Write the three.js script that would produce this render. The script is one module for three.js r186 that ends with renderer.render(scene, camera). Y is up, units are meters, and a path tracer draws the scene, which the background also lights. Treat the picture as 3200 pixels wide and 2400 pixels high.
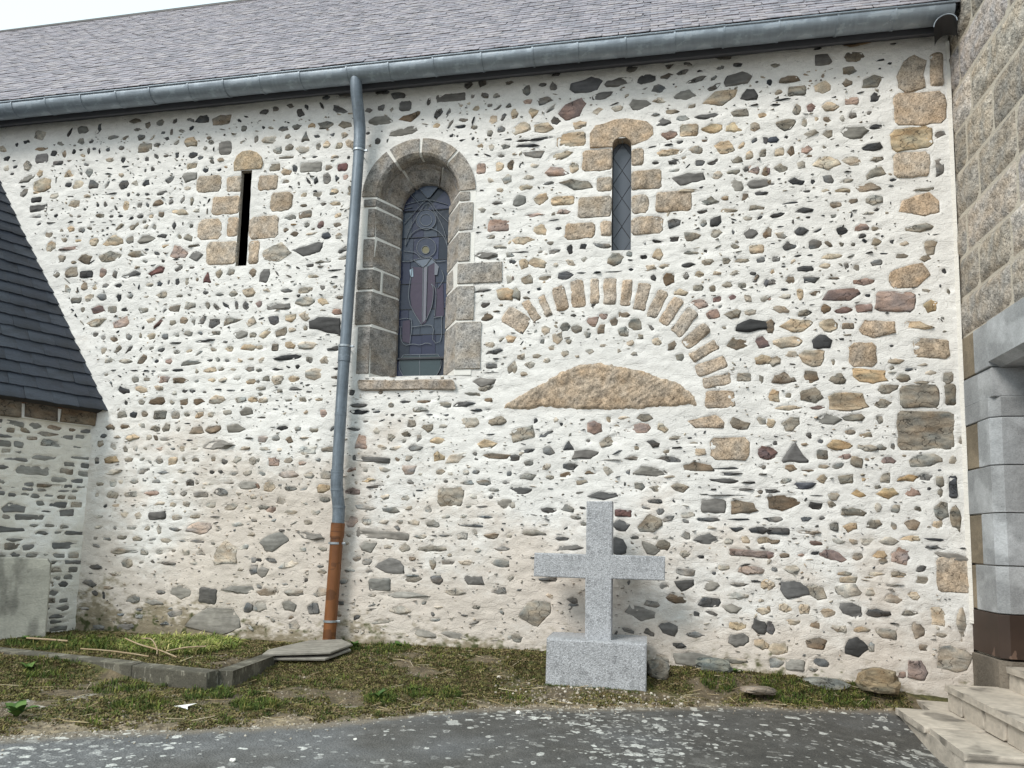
import * as THREE from 'three';
import { mergeGeometries, toCreasedNormals } from 'three/addons/utils/BufferGeometryUtils.js';

// ---------- camera, sky, sun, exposure ----------
const scene = new THREE.Scene();
const rad = Math.PI / 180;
const camera = new THREE.PerspectiveCamera(2 * Math.atan(1440 / 2300) / rad, 3200 / 2880, 0.05, 500);
{
  const a = 11.0 * rad, p = 6.1 * rad, r = 1.33 * rad;
  const F = new THREE.Vector3(-Math.sin(a) * Math.cos(p), Math.sin(p), -Math.cos(a) * Math.cos(p));
  const R = new THREE.Vector3(Math.cos(a), 0, -Math.sin(a)), U = new THREE.Vector3().crossVectors(R, F);
  const R2 = R.clone().multiplyScalar(Math.cos(r)).addScaledVector(U, Math.sin(r));
  const U2 = U.clone().multiplyScalar(Math.cos(r)).addScaledVector(R, -Math.sin(r));
  camera.position.set(0, 0.95, 5.95);
  camera.quaternion.setFromRotationMatrix(new THREE.Matrix4().makeBasis(R2, U2, F.clone().negate()));
  camera.setViewOffset(3200, 2880, 0, 0, 3200, 2400);
}
const renderer = new THREE.WebGLRenderer({ antialias: true });
renderer.setSize(1024, 768);
renderer.toneMapping = THREE.LinearToneMapping;
renderer.toneMappingExposure = 1.68;
renderer.shadowMap.enabled = true;
const sun = new THREE.DirectionalLight(new THREE.Color(1, 0.94, 0.86), 1.5);
sun.position.set(-9, 15, 13);
sun.castShadow = true; sun.shadow.radius = 40; sun.shadow.mapSize.set(2048, 2048);
Object.assign(sun.shadow.camera, { left: -9, right: 9, top: 9, bottom: -9, near: 1, far: 50 });
scene.add(sun, sun.target);

// ---------- noise, random ----------
function rngOf(s) { let a = s | 0; return () => { a = (a + 0x6d2b79f5) | 0; let t = Math.imul(a ^ (a >>> 15), 1 | a); t = (t + Math.imul(t ^ (t >>> 7), 61 | t)) ^ t; return ((t ^ (t >>> 14)) >>> 0) / 4294967296; }; }
function hsh(x, y, s) { let h = Math.imul(x, 374761393) + Math.imul(y, 668265263) + Math.imul(s, 2147483647 ^ 0x3c6ef372); h = Math.imul(h ^ (h >>> 13), 1274126177); return ((h ^ (h >>> 16)) >>> 0) / 4294967296; }
function vn(x, y, s = 0, per = 0, pery = per) {
  let xi = Math.floor(x), yi = Math.floor(y); const fx = x - xi, fy = y - yi;
  const u = fx * fx * (3 - 2 * fx), v = fy * fy * (3 - 2 * fy);
  let x1 = xi + 1, y1 = yi + 1;
  if (per) { xi = ((xi % per) + per) % per; x1 = ((x1 % per) + per) % per; yi = ((yi % pery) + pery) % pery; y1 = ((y1 % pery) + pery) % pery; }
  const a = hsh(xi, yi, s), b = hsh(x1, yi, s), c = hsh(xi, y1, s), d = hsh(x1, y1, s);
  return a + (b - a) * u + (c - a) * v + (a - b - c + d) * u * v;
}
function fbm(x, y, o = 4, s = 0, per = 0, pery = per) { let t = 0, a = 0.5, n = 0; for (let i = 0; i < o; i++) { t += a * vn(x, y, s + i * 17, per, pery); n += a; a *= 0.5; x *= 2; y *= 2; per *= 2; pery *= 2; } return t / n; }
const sst = (a, b, x) => { x = Math.min(1, Math.max(0, (x - a) / (b - a))); return x * x * (3 - 2 * x); };
const lerp = (a, b, t) => a + (b - a) * t;
function interp(pts, x) { if (x <= pts[0][0]) return pts[0][1]; for (let i = 1; i < pts.length; i++) if (x <= pts[i][0]) return lerp(pts[i - 1][1], pts[i][1], (x - pts[i - 1][0]) / (pts[i][0] - pts[i - 1][0])); return pts[pts.length - 1][1]; }

// ---------- sky: bright thin overcast, a little cyan overhead ----------
{
  const W = 256, H = 128, d = new Float32Array(W * H * 4);
  for (let j = 0; j < H; j++) for (let i = 0; i < W; i++) {
    const el = (j + 0.5) / H * Math.PI - Math.PI / 2, k = 4 * (j * W + i);
    const c = 0.94 + 0.12 * fbm(i / 16, j / 10, 3, 5, 16, 99);
    const up = Math.max(0, Math.sin(el)), b = (el < 0 ? 0.5 : 1) * c;
    d[k] = b * lerp(0.65, 0.51, up); d[k + 1] = b * lerp(0.68, 0.665, up); d[k + 2] = b * lerp(0.70, 0.71, up); d[k + 3] = 1;
  }
  const t = new THREE.DataTexture(d, W, H, THREE.RGBAFormat, THREE.FloatType);
  t.mapping = THREE.EquirectangularReflectionMapping; t.minFilter = t.magFilter = THREE.LinearFilter; t.needsUpdate = true;
  scene.background = t; scene.environment = t;
}

// ---------- textures ----------
function tex(w, h, fn, color = true, rep = 1, repy = rep) {
  const d = new Uint8Array(w * h * 4);
  for (let j = 0; j < h; j++) for (let i = 0; i < w; i++) {
    const c = fn(i / w, j / h, i, j), k = 4 * (j * w + i);
    if (typeof c === 'number') d[k] = d[k + 1] = d[k + 2] = Math.max(0, Math.min(255, c * 255));
    else for (let q = 0; q < 3; q++) d[k + q] = Math.max(0, Math.min(255, c[q] * 255));
    d[k + 3] = 255;
  }
  const t = new THREE.DataTexture(d, w, h, THREE.RGBAFormat);
  t.wrapS = t.wrapT = THREE.RepeatWrapping; t.magFilter = THREE.LinearFilter; t.minFilter = THREE.LinearMipmapLinearFilter; t.generateMipmaps = true;
  if (color) t.colorSpace = THREE.SRGBColorSpace;
  t.repeat.set(rep, repy); t.needsUpdate = true; return t;
}
// tiles of half a metre (repeat 2 with uv in metres)
const granF = (u, v) => { const s = vn(u * 128, v * 128, 3, 128), q = vn(u * 64, v * 64, 4, 64), f = fbm(u * 10, v * 10, 4, 9, 10); const pit = vn(u * 72, v * 100, 6, 72, 100); return 0.62 + 0.36 * f + 0.20 * (q - 0.5) - (s > 0.8 ? 0.26 * (s - 0.8) / 0.2 : 0) + (s < 0.14 ? 0.14 : 0) - (pit > 0.80 ? 0.34 * (pit - 0.80) / 0.2 : 0); };
const granTex = tex(512, 512, (u, v) => { const g = granF(u, v), h = 0.06 * (fbm(u * 6, v * 6, 3, 31, 6) - 0.5); return [g + h, g, g - h * 1.3]; }, true, 2);
const granBump = tex(512, 512, (u, v) => { const pit = vn(u * 72, v * 100, 6, 72, 100); return 0.4 * fbm(u * 24, v * 24, 4, 9, 24) + 0.4 * fbm(u * 8, v * 8, 3, 77, 8) + (pit > 0.8 ? 0 : 0.2); }, false, 2);
const rubTex = tex(512, 512, (u, v) => { const f = fbm(u * 6, v * 14, 5, 12, 6, 14), q = vn(u * 90, v * 90, 5, 90), h = 0.12 * (fbm(u * 5, v * 9, 3, 51, 5, 9) - 0.5), cr = Math.abs(fbm(u * 5, v * 8, 4, 41, 5, 8) - 0.5); const g = 0.52 + 0.58 * f + 0.14 * (q - 0.5) - (cr < 0.014 ? 0.26 : 0); return [g + h, g, g - h]; }, true, 2);
const rubBump = tex(512, 512, (u, v) => { const cr = Math.abs(fbm(u * 5, v * 8, 4, 41, 5, 8) - 0.5); return 0.75 * fbm(u * 8, v * 14, 5, 12, 8, 14) + (cr < 0.015 ? 0 : 0.22); }, false, 2);
const slaTex = tex(512, 512, (u, v) => { const f = fbm(u * 4, v * 22, 5, 21, 4, 22), q = fbm(u * 16, v * 16, 3, 8, 16); return 0.62 + 0.30 * f + 0.16 * (q - 0.5); }, true, 2);
const slaBump = tex(512, 512, (u, v) => 0.6 * fbm(u * 4, v * 26, 4, 21, 4, 26) + 0.4 * fbm(u * 14, v * 14, 4, 28, 14), false, 2);
const col = (h) => new THREE.Color(h);
const M = (o) => new THREE.MeshStandardMaterial({ roughness: 0.92, ...o });
const matGran = M({ vertexColors: true, map: granTex, bumpMap: granBump, bumpScale: 0.018 });
const matRub = M({ vertexColors: true, map: rubTex, bumpMap: rubBump, bumpScale: 0.010 });
const matSla = M({ vertexColors: true, map: slaTex, bumpMap: slaBump, bumpScale: 0.006, roughness: 0.72 });

// ---------- scene-building helpers ----------
const taken = {};
const numbered = (n) => { const k = taken[n] = (taken[n] ?? -1) + 1; return k ? n + '_' + String(k).padStart(3, '0') : n; };
function finish(o) { o.traverse((m) => { if (m.isMesh) { m.castShadow = true; m.receiveShadow = true; } }); return o; }
function thing(name, label, category, group) { const g = new THREE.Group(); g.name = numbered(name); g.userData = { label, category }; if (group) g.userData.group = group; scene.add(g); return g; }
function part(parent, name, geo, mat, label) { const m = new THREE.Mesh(geo, mat); m.name = name; if (label) m.userData.label = label; m.castShadow = m.receiveShadow = true; parent.add(m); return m; }
function single(name, geo, mat, label, category, group) { const m = new THREE.Mesh(geo, mat); m.name = numbered(name); m.userData = { label, category }; if (group) m.userData.group = group; m.castShadow = m.receiveShadow = true; scene.add(m); return m; }
function structure(name, geo, mat) { const m = new THREE.Mesh(geo, mat); m.name = name; m.userData = { kind: 'structure' }; m.castShadow = m.receiveShadow = true; scene.add(m); return m; }
function triUV(g, off = 0) {          // uv in metres by the way each face points
  if (g.index) g = g.toNonIndexed();
  const p = g.attributes.position, n = p.count, uv = new Float32Array(n * 2);
  for (let i = 0; i < n; i += 3) {
    const A = [0, 1, 2].map((k) => [p.getX(i + k), p.getY(i + k), p.getZ(i + k)]);
    const e = [0, 1, 2].map((k) => A[1][k] - A[0][k]), f = [0, 1, 2].map((k) => A[2][k] - A[0][k]);
    const N = [Math.abs(e[1] * f[2] - e[2] * f[1]), Math.abs(e[2] * f[0] - e[0] * f[2]), Math.abs(e[0] * f[1] - e[1] * f[0])];
    const ax = N[0] >= N[1] && N[0] >= N[2] ? [2, 1] : N[1] >= N[2] ? [0, 2] : [0, 1];
    for (let k = 0; k < 3; k++) { uv[2 * (i + k)] = A[k][ax[0]] + off; uv[2 * (i + k) + 1] = A[k][ax[1]] + off * 0.7; }
  }
  g.setAttribute('uv', new THREE.BufferAttribute(uv, 2)); return g;
}
function tint(g, c) { const n = g.attributes.position.count, a = new Float32Array(n * 3); for (let i = 0; i < n; i++) { a[3 * i] = c.r; a[3 * i + 1] = c.g; a[3 * i + 2] = c.b; } g.setAttribute('color', new THREE.BufferAttribute(a, 3)); return g; }
function geoOf(pos, idx) { const g = new THREE.BufferGeometry(); g.setAttribute('position', new THREE.BufferAttribute(new Float32Array(pos), 3)); if (idx) g.setIndex(idx); g.computeVertexNormals(); return g; }
function clean(g) { for (const k of Object.keys(g.attributes)) if (!['position', 'normal', 'uv', 'color'].includes(k)) g.deleteAttribute(k); return g; }
function box(x0, x1, y0, y1, z0, z1, bev = 0.008, seed = 0) {
  let g;
  if (bev) {
    const s = new THREE.Shape([new THREE.Vector2(x0, y0), new THREE.Vector2(x1, y0), new THREE.Vector2(x1, y1), new THREE.Vector2(x0, y1)]);
    g = new THREE.ExtrudeGeometry(s, { depth: z1 - z0 - 2 * bev, bevelEnabled: true, bevelSize: bev, bevelThickness: bev, bevelOffset: -bev, bevelSegments: 2 }); g.translate(0, 0, z0 + bev);
  } else { g = new THREE.BoxGeometry(x1 - x0, y1 - y0, z1 - z0); g.translate((x0 + x1) / 2, (y0 + y1) / 2, (z0 + z1) / 2); }
  return triUV(g, seed);
}
function prism(plan, y0, y1, bev = 0.006, seed = 0) {    // plan polygon in x, z
  const s = new THREE.Shape(plan.map(([x, z]) => new THREE.Vector2(x, -z)));
  const g = new THREE.ExtrudeGeometry(s, { depth: y1 - y0 - 2 * bev, bevelEnabled: bev > 0, bevelSize: bev, bevelThickness: bev, bevelOffset: -bev, bevelSegments: 1 });
  g.rotateX(-Math.PI / 2); g.translate(0, y0 + bev, 0); return triUV(g, seed);
}
function roughen(g, amp, freq, seed = 0) {     // shift vertices by a noise that depends only on where they are
  const p = g.attributes.position;
  for (let i = 0; i < p.count; i++) { const x = p.getX(i), y = p.getY(i), z = p.getZ(i); p.setXYZ(i, x + amp * (vn(y * freq + seed, z * freq, 1) - 0.5), y + amp * (vn(x * freq, z * freq + seed, 2) - 0.5), z + amp * (vn(x * freq + seed, y * freq, 3) - 0.5)); }
  g.computeVertexNormals(); return g;
}
function sector(profile, a0, a1, n, cx, cy) {  // closed profile of (radius, z) swept about (cx, cy)
  const pos = [], m = profile.length, P = (k, i) => { const a = lerp(a0, a1, i / n); return [cx + profile[k][0] * Math.cos(a), cy + profile[k][0] * Math.sin(a), profile[k][1]]; };
  for (let i = 0; i < n; i++) for (let k = 0; k < m; k++) { const k2 = (k + 1) % m, A = P(k, i), B = P(k2, i), C = P(k2, i + 1), D = P(k, i + 1); pos.push(...A, ...C, ...B, ...A, ...D, ...C); }
  const f = THREE.ShapeUtils.triangulateShape(profile.map(([r, z]) => new THREE.Vector2(r, z)), []);
  for (const [a, b, c] of f) { pos.push(...P(a, 0), ...P(c, 0), ...P(b, 0)); pos.push(...P(a, n), ...P(b, n), ...P(c, n)); }
  return triUV(geoOf(pos));
}

// ---------- stones of the rubble walls ----------
const PAL = { k: '#303236', d: '#515254', g: '#767570', n: '#7d766a', u: '#373d49', b: '#71614f', t: '#a3937d', T: '#a89784', a: '#a49381', w: '#b3aa9d', o: '#a08a69', r: '#634240', p: '#9b8075' };
function stonePoly(w, h, rot, sh, rnd) {
  let pts = [];
  if (sh === 'r') {
    const c = 0.10 + 0.10 * rnd(), q = (x, y) => pts.push([w / 2 * x * (1 + (rnd() - 0.5) * 0.09), h / 2 * y * (1 + (rnd() - 0.5) * 0.11)]), a = 1 - 2 * c * Math.min(1, h / w), b = 1 - 2 * c * Math.min(1, w / h);
    q(1, -b); q(1, 0.1); q(1, b); q(a, 1); q(0, 1.02); q(-a, 1); q(-1, b); q(-1, 0); q(-1, -b); q(-a, -1); q(0.1, -1); q(a, -1);
  } else if (sh === 't') {
    for (const [x, y] of [[0.9, -1], [1, -0.8], [0.5, 0], [0.08, 0.95], [-0.12, 0.9], [-0.6, 0.05], [-1, -0.85], [-0.9, -1], [0, -0.95]]) pts.push([w / 2 * x * (1 + (rnd() - 0.5) * 0.15), h / 2 * y * (1 + (rnd() - 0.5) * 0.12)]);
  } else {
    const asp = Math.max(w / h, h / w), e = asp > 3 ? 1.3 + rnd() * 1.0 : 1.4 + rnd() * 4.2, n = 5 + Math.floor(rnd() * 4), j = asp > 3 ? 0.5 : 0.46, ph = rnd() * 6.28;
    for (let i = 0; i < n; i++) { const t = ph + (i + (rnd() - 0.5) * 0.7) / n * 2 * Math.PI, c = Math.cos(t), s = Math.sin(t), r = Math.pow(Math.pow(Math.abs(c), e) + Math.pow(Math.abs(s), e), -1 / e) * (1.04 + (rnd() - 0.5) * j); pts.push([w / 2 * r * c, h / 2 * r * s]); }
  }
  if (Math.min(w, h) > 0.03) {      // break the long edges
    const q = []; pts.forEach((p, i) => { const n = pts[(i + 1) % pts.length], L = Math.hypot(n[0] - p[0], n[1] - p[1]); q.push(p); if (L > 0.022) { const f = 0.35 + 0.3 * rnd(), d = (rnd() - 0.55) * Math.min(0.16 * L, 0.014); q.push([lerp(p[0], n[0], f) + d * (n[1] - p[1]) / L, lerp(p[1], n[1], f) - d * (n[0] - p[0]) / L]); } }); pts = q;
  }
  const a = rot * rad, C = Math.cos(a), S = Math.sin(a);
  return pts.map(([x, y]) => [x * C - y * S, x * S + y * C]);
}
function stoneGeo(pts, cx, cy, zAt, proud, color, rnd, big) {
  const n = pts.length, mn = Math.min(...pts.map(([x, y]) => Math.hypot(x, y))), bv = Math.min(0.006, mn * 0.3), s2 = 1 - Math.min(0.35, 1.1 * bv / mn), pos = [], idx = [];
  const tx = (rnd() - 0.5) * 0.013 / mn, ty = (rnd() - 0.6) * 0.013 / mn;
  const rings = big ? [[1.02, -0.03], [1, -0.004], [s2, 0], [0.55, 0.002]] : [[1.01, -0.02], [1, -0.003], [s2, 0]];
  rings.forEach(([s, dz], r) => pts.forEach(([x, y]) => { const X = cx + x * s, Y = cy + y * s; pos.push(X, Y, zAt(X, Y) + (r < 1 ? dz : r === 1 ? Math.min(0, proud - 0.004) : proud + dz + tx * x * s + ty * y * s + (rnd() - 0.5) * (big ? 0.007 : 0.004))); }));
  pos.push(cx, cy, zAt(cx, cy) + proud + 0.002);
  for (let r = 0; r < rings.length - 1; r++) for (let i = 0; i < n; i++) { const a = r * n + i, b = r * n + (i + 1) % n; idx.push(a, b, b + n, a, b + n, a + n); }
  const l = (rings.length - 1) * n; for (let i = 0; i < n; i++) idx.push(l + i, l + (i + 1) % n, rings.length * n);
  const g = geoOf(pos, idx), uv = new Float32Array(pos.length / 3 * 2), ou = rnd() * 9, ov = rnd() * 9;
  for (let i = 0; i < pos.length / 3; i++) { uv[2 * i] = pos[3 * i] + ou; uv[2 * i + 1] = pos[3 * i + 1] + ov + (pos[3 * i + 2] - proud) * 0.5; }
  g.setAttribute('uv', new THREE.BufferAttribute(uv, 2)); return tint(g, color);
}
function stoneColor(c, rnd, gain = 'Tato'.includes(c) ? 1.85 : c === 'n' ? 1.6 : 1.42) { const q = col(PAL[c]), v = gain * (0.86 + 0.28 * rnd()), h = (rnd() - 0.5) * 0.10; return new THREE.Color(q.r * v * (1 + h), q.g * v, q.b * v * (1 - h)); }
const stoneMat = (c) => 'Ta'.includes(c) ? matGran : 'kdgu'.includes(c) ? matSla : matRub;
function distIn(pts, x, y) {      // distance inside the outline (negative outside)
  let d = 1e9, inside = false; const n = pts.length;
  for (let i = 0, j = n - 1; i < n; j = i++) {
    const [xi, yi] = pts[i], [xj, yj] = pts[j], ex = xj - xi, ey = yj - yi, t = Math.max(0, Math.min(1, ((x - xi) * ex + (y - yi) * ey) / (ex * ex + ey * ey)));
    d = Math.min(d, Math.hypot(x - xi - ex * t, y - yi - ey * t));
    if ((yi > y) !== (yj > y) && x < ex * (y - yi) / ey + xi) inside = !inside;
  }
  return inside ? d : -d;
}
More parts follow.
